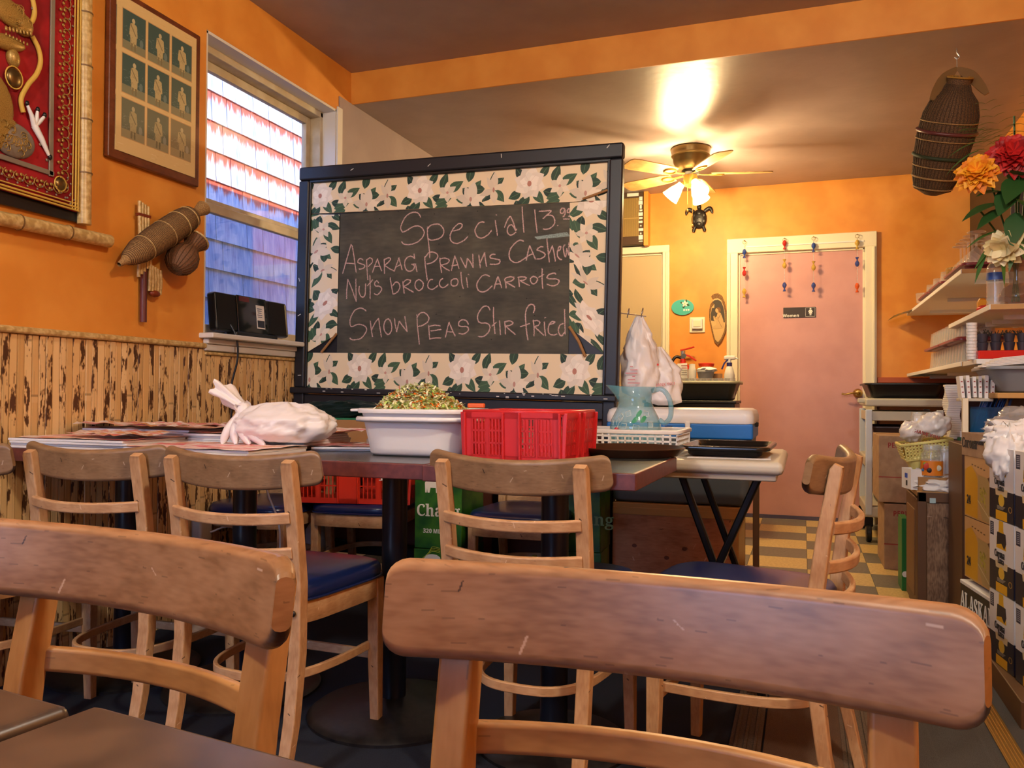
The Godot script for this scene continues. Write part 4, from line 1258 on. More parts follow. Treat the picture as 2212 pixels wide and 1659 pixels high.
	# bamboo poles
	for s in [[V(LW + 0.03, 1.475, -2.128), V(LW + 0.03, 2.55, -2.116), "upright bamboo pole beside the red velvet hanging"], [V(LW + 0.032, 1.437, -2.235), V(LW + 0.032, 1.425, -1.2), "level bamboo pole below the red velvet hanging"]]:
		var a: Vector3 = s[0]
		var e: Vector3 = s[1]
		var path := []
		var rad := []
		var k := 0
		var tt := 0.0
		var L := a.distance_to(e)
		while tt < L:
			var big := (k % 4) == 3
			path.append(a.lerp(e, tt / L))
			rad.append(0.0255 if big else 0.0225)
			tt += [0.09, 0.075, 0.008, 0.008][k % 4]
			k += 1
		var b := B.new()
		b.tube(PackedVector3Array(path), rad, 14)
		var o := one("bamboo_pole", b, M.bam, s[2], "bamboo pole", "bamboo poles around the hanging")
		var nd := B.new()
		for i in range(3, path.size(), 4):
			nd.tube(PackedVector3Array([path[i] - (e - a) / L * 0.0025, path[i] + (e - a) / L * 0.0025]), 0.0259, 14)
		mi("node_ring", nd, M.bamd, o)
	# framed sheet of portraits
	t = thing("picture_frame", "dark wooden plaque with nine faded portrait photographs of standing men", "picture", V(LW + 0.014, 2.045, -2.46))
	t.rotation = Vector3(0, PI / 2, 0)
	var fb := B.new()
	fb.rb(V(0.46, 0.615, 0.024), 0.005)
	mi("plaque", fb, woodm([C(82, 38, 18), C(104, 52, 26), C(122, 64, 34)], 51, 2.0, 0.35, 0.8)[0], t)
	var sh := B.new()
	sh.box(V(0.405, 0.56, 0.003), V(0, 0.004, 0.0135))
	mi("photo_sheet", sh, tex(portrait_sheet(), 0.55), t)
	# woven fish trap, leaning across the wall
	t = thing("fish_trap", "long woven fish trap hung aslant on the orange wall", "fish trap", V(LW + 0.075, 1.5, -2.45))
	var dir := V(0, 1.64 - 1.345, -2.655 + 2.225).normalized()
	var bs := Basis(dir.cross(V(1, 0, 0)).normalized(), dir, V(0, 0, 0))
	bs.z = bs.x.cross(bs.y).normalized()
	t.basis = bs
	var prof := [Vector2(0.008, -0.26), Vector2(0.013, -0.235), Vector2(0.03, -0.2), Vector2(0.044, -0.15), Vector2(0.051, -0.06), Vector2(0.052, 0.04), Vector2(0.05, 0.12), Vector2(0.043, 0.165), Vector2(0.02, 0.195), Vector2(0.018, 0.21), Vector2(0.03, 0.255)]
	var b := B.new()
	b.lathe(prof, 28)
	mi("woven_body", b, M.wick, t)
	b = B.new()
	for k in 60:
		var y := -0.22 + 0.0066 * k
		var r := 0.01
		for i in prof.size() - 1:
			if prof[i].y <= y and prof[i + 1].y > y:
				r = lerpf(prof[i].x, prof[i + 1].x, (y - prof[i].y) / (prof[i + 1].y - prof[i].y))
		b.tube(b.ring(r + 0.0007, y, 22), 0.0013, 5, true)
	mi("weave_rounds", b, M.wickd, t)
	b = B.new()
	for y in [-0.12, 0.0, 0.09, 0.15]:
		b.tube(b.ring(0.0525 if absf(y) < 0.1 else 0.047, y, 24), 0.0022, 6, true)
	mi("hoop", b, M.bam, t)
	# small vase-shaped basket
	t = thing("wicker_pot", "small brown vase-shaped wicker basket under the fish trap", "basket", V(LW + 0.085, 1.42, -2.535))
	t.basis = Basis(V(1, 0, 0), -0.72)
	prof = [Vector2(0, -0.062), Vector2(0.03, -0.06), Vector2(0.052, -0.035), Vector2(0.06, 0.0), Vector2(0.052, 0.03), Vector2(0.032, 0.058), Vector2(0.03, 0.075), Vector2(0.044, 0.108), Vector2(0.048, 0.112)]
	b = B.new()
	b.lathe(prof, 26)
	b.lathe([Vector2(0.046, 0.11), Vector2(0.028, 0.07), Vector2(0, 0.05)], 20)
	mi("woven_body", b, M.wickr, t)
	b = B.new()
	for k in 22:
		var a := TAU * k / 22
		var pp := []
		for q in prof: pp.append(V(cos(a) * (q.x + 0.001), q.y, sin(a) * (q.x + 0.001)))
		b.tube(PackedVector3Array(pp), 0.0016, 4)
	mi("stakes", b, M.wickd, t)
	b = B.new()
	b.tube(b.ring(0.049, 0.112, 26), 0.004, 7, true)
	mi("rim", b, M.bam, t)
	# bundles of little pan pipes and a dark flute
	var pz := [[1.61, 1.33, -2.372, 4, "cream bamboo pan pipe, its tubes behind the fish trap top"], [1.47, 1.285, -2.425, 5, "short bamboo pan pipe with a dark end under the fish trap"]]
	for q in pz:
		t = thing("pan_pipe", q[4], "pan pipe", V(LW + 0.03, 0, 0), 0.0, "pan pipes under the fish trap")
		for k in q[3]:
			b = B.new()
			var z: float = q[2] - 0.0135 * k
			var low: float = q[1] + (0.012 * k if q[3] == 4 else -0.002 * k)
			var hi: float = q[0] + (-0.004 * k)
			if q[3] == 5 and k > 0: hi = 1.385 - 0.004 * k
			b.tube(PackedVector3Array([V(0, low, z), V(0.004, (low + hi) / 2, z), V(0, hi, z)]), 0.0068, 10)
			mi("pipe", b, M.bam, t)
		b = B.new()
		if q[3] == 5: b.ball(0.02, V(0.0, 1.278, -2.452), V(0.8, 0.7, 1.3), 10)
		else: b.box(V(0.018, 0.01, 0.058), V(0, 1.56, -2.392))
		mi("binding", b, M.mah, t)
	b = B.new()
	b.tube(PackedVector3Array([V(LW + 0.02, 1.168, -2.408), V(LW + 0.022, 1.4, -2.404), V(LW + 0.02, 1.5, -2.402)]), 0.0125, 14)
	one("wooden_flute", b, M.maroon, "dark reddish wooden flute hanging lowest of the wall instruments", "flute")
	# radio on the window sill
	t = thing("radio", "black compact stereo with a white sticker on the window sill", "radio", V(-2.375, 1.153, -3.13))
	t.basis = Basis(V(0, 1, 0), PI / 2) * Basis(V(1, 0, 0), -0.1)
	var rb := B.new()
	rb.rb(V(0.52, 0.17, 0.05), 0.014, V(0, 0.105, 0))
	mi("case", rb, M.black, t)
	var gl := mat(C(10, 10, 12), 0.1)
	mi("display_door", bx(V(0.21, 0.166, 0.006), V(-0.02, 0.105, 0.027), 0.003), gl, t)
	for x in [-0.195, 0.17]:
		mi("speaker_grille", bx(V(0.125, 0.155, 0.005), V(x, 0.105, 0.026), 0.002), mat(C(14, 14, 16), 0.9), t)
	mi("display", bx(V(0.07, 0.022, 0.002), V(-0.075, 0.172, 0.031)), mat(C(96, 20, 30), 0.3), t)
	var st := mi("sticker", bx(V(0.058, 0.108, 0.0012), V(0.035, 0.1, 0.0308)), M.paper, t)
	mi("sticker_print", bx(V(0.05, 0.032, 0.0008), V(0.035, 0.068, 0.032)), mat(C(44, 52, 66), 0.6), t)
	for k in 5: mi("sticker_print", bx(V(0.034 - 0.004 * (k % 3), 0.004, 0.0008), V(0.03, 0.138 - k * 0.0095, 0.032)), mat(C(110, 130, 160), 0.6), t)
	var ft := B.new()
	ft.rb(V(0.3, 0.024, 0.075), 0.008, V(0, 0.012, 0.0))
	mi("stand", ft, M.black, t)
	b = B.new()
	b.tube(smooth([V(-2.31, 1.2, -2.9), V(-2.285, 1.14, -2.91), V(-2.284, 1.05, -2.915), V(-2.305, 0.94, -2.905), V(-2.3, 0.82, -2.9), V(-2.31, 0.7, -2.905), V(-2.3, 0.5, -2.89), V(-2.28, 0.3, -2.9)], 6), 0.0045, 7)
	one("power_cord", b, M.black, "black power cord hanging from the radio down the bamboo slats", "cord")
	b = B.new()
	b.rb(V(0.05, 0.1, 0.075), 0.012, V(-2.295, 0.355, -2.72))
	var ad := one("plug_adapter", b, M.greyw, "white plug-in adapter low on the bamboo wall behind the chairs", "adapter")
	b = B.new()
	b.tube(smooth([V(-2.27, 0.34, -2.74), V(-2.2, 0.36, -2.78), V(-2.16, 0.28, -2.82), V(-2.15, 0.15, -2.83)], 5), 0.004, 6)
	mi("lead", b, M.white, ad)
	b = B.new()
	b.tube(smooth([V(-1.86, 0.66, -2.52), V(-1.845, 0.55, -2.53), V(-1.8, 0.43, -2.54), V(-1.78, 0.3, -2.52), V(-1.77, 0.1, -2.5), V(-1.75, 0.0, -2.5)], 5), 0.004, 6)
	one("white_cable", b, M.white, "thin white cable dangling under the table beside the black pole", "cord")

# ---------- the menu board ----------
func menu_board() -> void:
	var t := thing("menu_board", "large black framed chalk menu board with magnolia paper border", "menu board", V(-1.525, 0.92, -3.40))
	t.rotation.z = deg_to_rad(-1.1)
	var fr := [[V(1.588, 0.066, 0.05), V(0, 1.033, 0)], [V(0.058, 1.0, 0.05), V(-0.765, 0.5, 0)], [V(0.058, 1.0, 0.05), V(0.764, 0.5, 0)]]
	for q in fr:
		mi("frame_rail", bx(q[0], q[1], 0.01), M.navyblk, t)
	var bead := B.new()
	for q in [[V(1.48, 0.014, 0.03), V(0, 0.995, 0.0)], [V(0.012, 1.0, 0.03), V(-0.736, 0.5, 0)], [V(0.012, 1.0, 0.03), V(0.732, 0.5, 0)]]:
		bead.rb(q[0], 0.004, q[1])
	mi("bead", bead, M.black, t)
	mi("back_panel", span(-0.74, 0.74, 0, 1.0, -0.02, -0.004), M.navyblk, t)
	mi("slate", span(-0.572, 0.57, 0.169, 0.833, -0.005, 0.0), tex(slate_image(), 0.75), t)
	var fl := wall_flowers(1400, 210, -0.08)
	var fm := tex(fl, 0.6)
	var f2: Image = fl.duplicate()
	f2.rotate_90(CLOCKWISE)
	var fm2 := tex(f2, 0.6)
	var b := B.new()
	b.quad(V(-0.735, 0.99, 0.0025), V(0.73, 0.99, 0.0025), V(0.73, 0.828, 0.004), V(-0.735, 0.842, 0.004), Rect2(0, 0, 1.38, 1))
	b.quad(V(-0.735, 0.842, 0.004), V(0.73, 0.828, 0.004), V(0.73, 0.826, -0.003), V(-0.735, 0.84, -0.003))
	mi("flower_paper", b, fm, t)
	b = B.new()
	b.quad(V(-0.735, 0.17, 0.0035), V(0.73, 0.175, 0.0035), V(0.73, 0.003, 0.003), V(-0.735, 0.003, 0.003), Rect2(0.27, 0, 1.4, 1))
	mi("flower_paper", b, fm, t)
	b = B.new()
	b.quad(V(-0.735, 0.838, 0.003), V(-0.575, 0.83, 0.003), V(-0.572, 0.26, 0.003), V(-0.735, 0.172, 0.003), Rect2(0, 0.1, 1, 0.62))
	mi("flower_paper", b, fm2, t)
	b = B.new()
	b.quad(V(0.562, 0.826, 0.003), V(0.73, 0.83, 0.003), V(0.73, 0.174, 0.003), V(0.572, 0.29, 0.003), Rect2(0, 0.55, 1, 0.62))
	mi("flower_paper", b, fm2, t)
	# curled strip edges
	b = B.new()
	b.tube(PackedVector3Array([V(-0.572, 0.262, 0.006), V(-0.65, 0.172, 0.012)]), 0.006, 8)
	mi("paper_curl", b, M.cardd, t)
	b = B.new()
	b.tube(PackedVector3Array([V(0.574, 0.292, 0.006), V(0.618, 0.23, 0.014), V(0.648, 0.165, 0.01)]), 0.007, 8)
	mi("paper_curl", b, M.cardd, t)
	b = B.new()
	b.tube(PackedVector3Array([V(0.62, 0.838, 0.008), V(0.73, 0.868, 0.016)]), 0.005, 8)
	mi("paper_curl", b, M.cardd, t)
	# chalk ledge and the lower part that stands on the floor
	mi("ledge", bx(V(1.6, 0.03, 0.07), V(-0.005, -0.012, 0.012), 0.008), M.navyblk, t)
	mi("lower_rail", bx(V(1.47, 0.075, 0.045), V(0, -0.066, 0), 0.006), M.navyblk, t)
	for x in [-0.765, 0.758]:
		mi("stile", bx(V(0.058, 0.92, 0.05), V(x, -0.458, -0.0), 0.008), M.navyblk, t)
	mi("lower_panel", span(-0.735, 0.735, -0.72, -0.1, -0.016, -0.004), mat(C(100, 56, 42), 0.5), t)
	for x in [-0.27, 0.27]:
		mi("panel_stile", bx(V(0.05, 0.64, 0.03), V(x, -0.4, 0), 0.004), M.navyblk, t)
	mi("foot_rail", bx(V(1.47, 0.06, 0.04), V(0, -0.74, 0), 0.006), M.navyblk, t)
	var ch := B.new()    # chips of bare wood along the ledge and the frame
	for k in 34:
		ch.box(V(0.004 + rng.randf() * 0.014, 0.002 + rng.randf() * 0.003, 0.0015), V(rng.randf_range(-0.76, 0.76), rng.randf_range(-0.022, 0.002), 0.0475))
	for p in [V(-0.5, 1.035, 0), V(-0.1, 1.028, 0), V(0.25, 1.045, 0), V(0.73, 1.05, 0), V(-0.775, 0.52, 0), V(-0.77, 0.35, 0), V(-0.76, 0.06, 0)]:
		ch.t = Transform3D(Basis(V(0, 0, 1), rng.randf() * 2.0), p + V(0, 0, 0.0255))
		ch.box(V(0.018, 0.003, 0.001))
	ch.t = Transform3D()
	mi("chipped_paint", ch, M.whitep, t)

# ---------- on the tables ----------
func rect_ring(w: float, d: float, r: float, y: float, k := 6) -> PackedVector3Array:
	var q := rr(w, d, r, k)
	var o := PackedVector3Array()
	for p in q[0]: o.append(V(p.x, y, p.y))
	return o
func tub(b: B, w: float, d: float, h: float, taper: float, r: float, lip: float, wall := 0.004) -> void:   # open rounded box
	b.grid([rect_ring(0, 0, 0, 0.0), rect_ring(w * taper - 0.03, d * taper - 0.03, r * 0.6, 0.0), rect_ring(w * taper - 0.006, d * taper - 0.006, r * 0.85, 0.008), rect_ring(w * taper, d * taper, r * 0.9, 0.022), rect_ring(w, d, r, h - 0.012)], true)
	b.grid([rect_ring(w, d, r, h - 0.012), rect_ring(w + lip * 2, d + lip * 2, r + lip, h - 0.012)], true)
	b.grid([rect_ring(w + lip * 2, d + lip * 2, r + lip, h - 0.012), rect_ring(w + lip * 2 + 0.003, d + lip * 2 + 0.003, r + lip, h - 0.004), rect_ring(w + lip * 2 - 0.004, d + lip * 2 - 0.004, r + lip, h), rect_ring(w - wall * 2, d - wall * 2, r, h), rect_ring(w * taper - wall * 2, d * taper - wall * 2, r * 0.85, wall + 0.012), rect_ring(w * taper - 0.06, d * taper - 0.06, r * 0.5, wall), rect_ring(0, 0, 0, wall)], true)
func grille(b: B, w: float, h: float, cols: int, rows2: int, bw: float, th: float, x0 := 0.0, y0 := 0.0) -> void:   # a slotted panel from bars: cols x rows openings
	for i in cols + 1:
		b.box(V(bw, h, th), V(x0 - w / 2 + w * i / cols, y0 + h / 2, 0))
	for j in rows2 + 1:
		b.box(V(w + bw, bw, th), V(x0, y0 + h * j / rows2, 0))
func crate(t: Node3D, w: float, d: float, h: float, m: Material) -> void:   # stacking crate with slotted sides
	var sides := [[V(0, 0, d / 2), 0.0, w], [V(0, 0, -d / 2), PI, w], [V(w / 2, 0, 0), PI / 2, d], [V(-w / 2, 0, 0), -PI / 2, d]]
	for s in sides:
		var b := B.new()
		b.t = Transform3D(Basis(V(0, 1, 0), s[1]) * Basis(V(1, 0, 0), 0.05), s[0])
		var W: float = s[2]
		# solid field in the middle and at the ends, slots between
		var g := W * 0.155
		var u := W / 100.0
		b.box(V(W * 0.17, h, 0.004), V(0, h / 2, 0))
		for q in [-1.0, 1.0]:
			b.box(V(W * 0.08, h, 0.004), V(q * W * 0.46, h / 2, 0))
			for k in 2:
				grille(b, g * 0.92, h * 0.78, 4, 3, 0.0045, 0.004, q * W * (0.165 + 0.18 * k), h * 0.1)
			b.box(V(W * 0.04, h * 0.78, 0.004), V(q * W * 0.255, h * 0.49, 0))
		b.box(V(W, h * 0.1, 0.004), V(0, h * 0.05, 0))
		b.box(V(W, h * 0.13, 0.004), V(0, h * 0.935, 0))
		for x in [-0.49, -0.085, 0.085, 0.49]:
			b.rb(V(0.006, h, 0.012), 0.002, V(x * W, h / 2, 0.003))
		mi("side", b, m, t)
	var r := B.new()
	rbar(r, [V(-w / 2, h, -d / 2), V(w / 2, h, -d / 2), V(w / 2, h, d / 2), V(-w / 2, h, d / 2)].map(func(p): return p + V(0, 0, 0)), 0.016, 0.012, 0.004, V(0, 1, 0), [], true)
	mi("rim", r, m, t)
	var fl := B.new()
	fl.box(V(w * 0.97, 0.004, d * 0.97), V(0, 0.004, 0))
	mi("bottom", fl, m, t)

func crumple(b: B, r: Vector3, sd: int, amp: float, seg := 40, flat := 0.0, ridge := 5.0) -> void:   # a lumpy bag body
	var f := fn(0.9, sd, 3)
	var rows := []
	for i in seg / 2 + 1:
		var a := PI * i / (seg / 2)
		var row := PackedVector3Array()
		for j in seg:
			var p := TAU * j / seg
			var d := V(sin(a) * cos(p), cos(a), sin(a) * sin(p))
			var k := 1.0 + amp * f.get_noise_3d(d.x * 2.2, d.y * 2.2, d.z * 2.2) + amp * 0.35 * sin(p * ridge + 3.0 * f.get_noise_3d(d.x, d.y, d.z)) * maxf(0.0, d.y)
			var q := d * k * r
			q.y = maxf(q.y, -r.y * (1.0 - flat))
			row.append(q)
		rows.append(row)
	b.grid(rows, true)

func tabletop_things() -> void:
	var T := 0.7355
	# white tub heaped with shredded vegetables
	var t := thing("white_tub", "white rounded plastic tub on the dark table, heaped with shredded cabbage", "tub", V(-1.02, T, -2.13), 0.04)
	var b := B.new()
	tub(b, 0.335, 0.27, 0.13, 0.88, 0.095, 0.011)
	b.t.origin = Vector3.ZERO
	mi("body", b, M.whitepl, t)
	b = B.new()
	b.grid([rect_ring(0.362, 0.297, 0.108, 0.108), rect_ring(0.37, 0.305, 0.112, 0.103), rect_ring(0.368, 0.303, 0.11, 0.094), rect_ring(0.33, 0.265, 0.095, 0.096)], true)
	for s in [-1.0, 1.0]: b.rb(V(0.035, 0.008, 0.12), 0.003, V(s * 0.19, 0.124, 0))
	mi("rim_band", b, M.whitepl, t)
	b = B.new()
	for s in [-1.0, 1.0]: b.rb(V(0.09, 0.012, 0.012), 0.004, V(0, 0.0, s * 0.09))
	mi("foot", b, M.whitepl, t)
	var cols := [C(226, 234, 150), C(240, 240, 196), C(186, 218, 110), C(246, 244, 214), C(240, 124, 36), C(150, 190, 96)]
	var hb := B.new()
	for k in 1500:
		var rr0 := sqrt(rng.randf())
		var an := rng.randf() * TAU
		var x := rr0 * cos(an)
		var z := rr0 * sin(an)
		var hgt := 0.118 + 0.064 * (1.0 - rr0 * rr0) * (1.0 + 0.25 * sin(an * 3.0)) + rng.randf() * 0.008
		var orange := rng.randf() < (0.12 + 0.3 * maxf(0.0, rr0 - 0.6))
		hb.col = (cols[4] if orange else cols[[0, 1, 2, 3, 5, 1, 3][rng.randi() % 7]] as Color).srgb_to_linear()
		var p := V(x * 0.138 - 0.012, hgt, z * 0.11)
		var dir := V(rng.randf_range(-1, 1), rng.randf_range(-0.25, 0.5), rng.randf_range(-1, 1)).normalized()
		var L := rng.randf_range(0.012, 0.034)
		var wd := rng.randf_range(0.0012, 0.0034)
		var side := dir.cross(V(rng.randf_range(-0.5, 0.5), 1, 0)).normalized() * wd
		var bend := V(rng.randf_range(-1, 1), rng.randf_range(-0.2, 1), rng.randf_range(-1, 1)) * L * 0.35
		var rows := []
		for i in 4:
			var u := i / 3.0
			var c := p + dir * (L * (u - 0.5)) + bend * (4 * u * (1 - u) - 0.5) * 0.8
			rows.append(PackedVector3Array([c - side, c + side]))
		hb.grid(rows)
	var hm := mat(Color.WHITE, 0.5)
	hm.vertex_color_use_as_albedo = true
	hm.backlight_enabled = true
	hm.backlight = Color(0.3, 0.3, 0.2)
	# a solid core below the loose shreds
	var core := B.new()
	core.ball(1.0, V(-0.01, 0.1, 0), V(0.14, 0.062, 0.112), 20)
	var hv := one("shredded_cabbage", hb, hm, "heap of shredded cabbage and carrot in the white tub", "vegetables", "", V(-1.02, T, -2.13))
	hv.set_meta("kind", "stuff")
	mi("core", core, mat(C(196, 204, 130), 0.7), hv)
	one("carrot_piece", bx(V(0.05, 0.014, 0.016), Vector3.ZERO, 0.004), mat(C(226, 96, 30), 0.5), "orange carrot stick at the right rim of the white tub", "vegetable", "", V(-0.878, T + 0.139, -2.17), 0.1)
	# red crate
	t = thing("red_crate", "bright red slotted plastic crate on the right dark table", "crate", V(-0.698, T, -2.125), -0.05)
	crate(t, 0.268, 0.27, 0.125, M.redp)
	# round brown tray, half over the corner
	t = thing("round_tray", "round dark brown serving tray on the table corner beside the red crate", "tray", V(-0.468, T + 0.001, -2.33))
	b = B.new()
	b.lathe([Vector2(0, 0.003), Vector2(0.128, 0.003), Vector2(0.132, 0.005), Vector2(0.15, 0.023), Vector2(0.154, 0.0245), Vector2(0.157, 0.0225), Vector2(0.156, 0.02), Vector2(0.136, 0.0), Vector2(0, 0.0)], 48)
	mi("dish", b, mat(C(62, 38, 22), 0.3), t)
	# paper-wrapped straw end by the tray
	one("paper_cup_lid", bx(V(0.045, 0.01, 0.02), Vector3.ZERO, 0.003), M.paper, "small folded white paper between the red crate and the round tray", "paper", "", V(-0.535, T + 0.005, -2.01), 0.15)
	# grey block and bread bag behind the tub
	one("grey_box", bx(V(0.14, 0.03, 0.06), Vector3.ZERO, 0.004), mat(C(150, 138, 122), 0.7), "small grey box left behind the white tub", "box", "", V(-1.22, T + 0.016, -2.3))
	b = B.new()
	crumple(b, V(0.05, 0.06, 0.05), 77, 0.25, 22, 0.1)
	one("bread_bag", b, mat(C(206, 180, 130), 0.5), "tan paper bag between the white tub and the red crate", "bag", "", V(-0.925, T + 0.055, -2.31))
	# tied white bag
	t = thing("tied_bag", "tied white plastic bag resting on the pink placemats", "bag", V(-1.49, T + 0.026, -2.09), 0.0)
	b = B.new()
	b.t = Transform3D(Basis(V(0, 1, 0), 0.25), V(0.025, 0.05, 0))
	crumple(b, V(0.15, 0.064, 0.1), 11, 0.16, 56, 0.22, 7.0)
	mi("body", b, M.bag, t)
	b = B.new()
	var rows := []
	for i in 9:
		var u := i / 8.0
		var c := V(-0.09, 0.085, 0.02).lerp(V(-0.17, 0.145, 0.03), u)
		var rad := 0.02 + 0.022 * u * u + (0.018 if i == 0 else 0.0)
		var row := PackedVector3Array()
		for j in 24:
			var a := TAU * j / 24
			var k := rad * (1.0 + 0.3 * sin(a * 5.0 + u * 3.0))
			row.append(c + V(sin(a) * 0.45, cos(a) * 0.9, 0) * k * 0.9 + V(0, 0, cos(a + 1.0)) * k)
		rows.append(row)
	b.grid(rows, true)
	b.ball(0.024, V(-0.1, 0.09, 0.03), V(1, 1.2, 1), 12)
	for k in 4: b.tube(smooth([V(-0.1, 0.09, 0.035), V(-0.12 + 0.02 * k, 0.04, 0.07), V(-0.14 + 0.05 * k, -0.006, 0.075)], 4), [0.012, 0.012, 0.012, 0.013, 0.014, 0.014, 0.013, 0.01, 0.005], 7)
	mi("knot", b, M.bag, t)
	# placemats: thick sheaves, and loose ones in crinkled plastic on top
	var sheaf := [[-2.06, -1.985, 0.03, 0.02, "sheaf of pink placemats with white edges at the front left of the tables"], [-1.6, -1.955, 0.016, -0.05, "thin sheaf of pink placemats under the tied white bag's front"], [-2.08, -2.255, 0.05, 0.03, "thick sheaf of placemats against the bamboo wall"], [-1.63, -2.24, 0.042, -0.03, "sheaf of placemats behind the tied white bag"], [-1.32, -2.24, 0.012, 0.3, "low sheaf of placemats between the tied bag and the white tub"]]
	for k in 5:
		var q: Array = sheaf[k]
		var sz := V(0.44, q[2], 0.26) if k < 4 else V(0.2, q[2], 0.22)
		t = thing("placemat_stack", q[4], "placemats", V(q[0], T, q[1]), q[3], "placemat stacks on the left tables")
		var n := maxi(2, int(q[2] / 0.007))
		for i in n:
			var o := mi("sheet_bundle", bx(V(sz.x, q[2] / n - 0.0006, sz.z), Vector3.ZERO, 0.001), M.paper, t)
			o.position = V(rng.randf_range(-0.008, 0.008), q[2] / n * (i + 0.5), rng.randf_range(-0.008, 0.008))
			o.rotation.y = rng.randf_range(-0.03, 0.03)
		b = B.new()
		rows = []
		var f := fn(1.0, 300 + k)
		for i in 9:
			var row := PackedVector3Array()
			for j in 13:
				var x := (j / 12.0 - 0.5) * (sz.x + 0.01)
				var z := (i / 8.0 - 0.5) * (sz.z + 0.01)
				row.append(V(x, q[2] + 0.002 + 0.006 * maxf(0.0, f.get_noise_2d(x * 16, z * 16)), z))
			rows.append(row)
		b.grid(rows)
		mi("top_print", b, tex(mat_print(400 + k), 0.4), t)
	var loose := [[-2.17, -2.2, 0.3, 0.056, "loose placemat in crinkled plastic nearest the wall corner"], [-1.9, -2.16, -0.2, 0.058, "loose placemat bridging the two thick sheaves"], [-1.72, -2.3, 0.15, 0.055, "loose placemat in plastic behind the tied white bag"], [-1.98, -1.98, -0.3, 0.037, "loose placemat in plastic on the front left sheaf"], [-1.45, -2.3, 0.2, 0.046, "loose placemat right behind the tied white bag"]]
	for k in 5:
		var q: Array = loose[k]
		b = B.new()
		rows = []
		var f := fn(1.0, 340 + k)
		for i in 9:
			var row := PackedVector3Array()
			for j in 11:
				var x := (j / 10.0 - 0.5) * 0.3
				var z := (i / 8.0 - 0.5) * 0.2
				row.append(V(x, 0.004 + 0.012 * (0.5 + f.get_noise_2d(x * 12, z * 12)), z))
			rows.append(row)
		b.grid(rows)
		one("placemat", b, tex(mat_print(430 + k), 0.3), q[4], "placemat", "loose placemats on the left tables", V(q[0], T + q[3], q[1]), q[2])
	# white basket with the blue jug standing in it, on the folding table
	t = thing("white_basket", "shallow white slotted basket holding the blue pitcher", "basket", V(-0.535, 0.722, -2.74), -0.02)
	for s in [[V(0, 0, 0.13), 0.0, 0.29], [V(0, 0, -0.13), PI, 0.29], [V(0.155, 0, 0), PI / 2, 0.24], [V(-0.155, 0, 0), -PI / 2, 0.24]]:
		b = B.new()
		b.t = Transform3D(Basis(V(0, 1, 0), s[1]) * Basis(V(1, 0, 0), 0.16), s[0])
		grille(b, s[2], 0.048, 12, 3, 0.0055, 0.003, 0, 0.008)
		mi("side", b, M.whitepl, t)
	b = B.new()
	rbar(b, [V(-0.166, 0.068, -0.14), V(0.166, 0.068, -0.14), V(0.166, 0.068, 0.14), V(-0.166, 0.068, 0.14)], 0.012, 0.014, 0.004, V(0, 1, 0), [], true)
	b.rb(V(0.3, 0.006, 0.25), 0.002, V(0, 0.004, 0))
	mi("rim", b, M.whitepl, t)
	t = thing("blue_pitcher", "translucent blue pitcher with leaves, ice cubes and a cherry painted on", "pitcher", V(-0.527, 0.732, -2.72), 0.0)
	b = B.new()
	b.t.basis = Basis(V(0, 1, 0), 0.2)
	var prof := [Vector2(0.0, 0.0), Vector2(0.07, 0.002), Vector2(0.084, 0.02), Vector2(0.087, 0.06), Vector2(0.08, 0.095), Vector2(0.062, 0.13), Vector2(0.053, 0.155), Vector2(0.054, 0.178), Vector2(0.066, 0.204)]
	rows = []
	for q in prof:
		var ring := PackedVector3Array()
		for j in 40:
			var a := TAU * j / 40
			var k: float = q.x
			if q.y > 0.15:
				k += 0.035 * (q.y - 0.15) / 0.054 * pow(maxf(0, cos(a - PI)), 6)
			ring.append(V(cos(a) * k, q.y + (0.006 * pow(maxf(0, cos(a - PI)), 4) if q.y > 0.2 else 0.0), sin(a) * k))
		rows.append(ring)
	b.grid(rows, true)
	mi("body", b, M.blueg, t)
	b = B.new()
	b.tube(smooth([V(0.055, 0.19, 0.005), V(0.09, 0.195, 0.01), V(0.115, 0.16, 0.01), V(0.118, 0.11, 0.01), V(0.1, 0.085, 0.008), V(0.08, 0.095, 0.005)], 5), 0.0085, 10)
	mi("handle", b, M.blueg, t)
	var R0 := func(a: float, y: float, off := 0.0015) -> Vector3:
		var r := 0.08
		for i in prof.size() - 1:
			if prof[i].y <= y and prof[i + 1].y >= y: r = lerpf(prof[i].x, prof[i + 1].x, (y - prof[i].y) / maxf(0.001, prof[i + 1].y - prof[i].y))
		return V(sin(a) * (r + off), y, cos(a) * (r + off))
	b = B.new()
	for q in [[0.36, 0.116, 0.5], [0.18, 0.096, 0.9], [0.52, 0.098, 0.1]]:
		rows = []
		for i in 5:
			var u := i / 4.0 - 0.5
			var hw: float = 0.3 * sqrt(maxf(0.0, 0.25 - u * u)) / 0.5 * 0.42
			var row := PackedVector3Array()
			for j in 3: row.append(R0.call(q[0] + u * 0.3 + (j - 1) * hw * 0.3, q[1] + (j - 1) * hw * 0.085 + u * 0.01))
			rows.append(row)
		b.grid(rows)
	mi("painted_leaf", b, mat(C(20, 140, 96), 0.4), t)
	b = B.new()
	for q in [[-0.15, 0.115], [-0.5, 0.105], [0.72, 0.115], [0.78, 0.08], [-0.28, 0.075], [-0.75, 0.085], [0.2, 0.07]]:
		var lp := PackedVector3Array()
		for i in 4: lp.append(R0.call(q[0] + 0.16 * cos(i * PI / 2 + q[0] * 3), q[1] + 0.012 * sin(i * PI / 2 + q[0] * 3), 0.001))
		b.tube(lp, 0.0008, 4, true)
	b.tube(PackedVector3Array([R0.call(-0.58, 0.066), R0.call(-0.5, 0.085), R0.call(-0.35, 0.1)]), 0.0008, 4)
	mi("painted_ice", b, M.inkw, t)
	b = B.new()
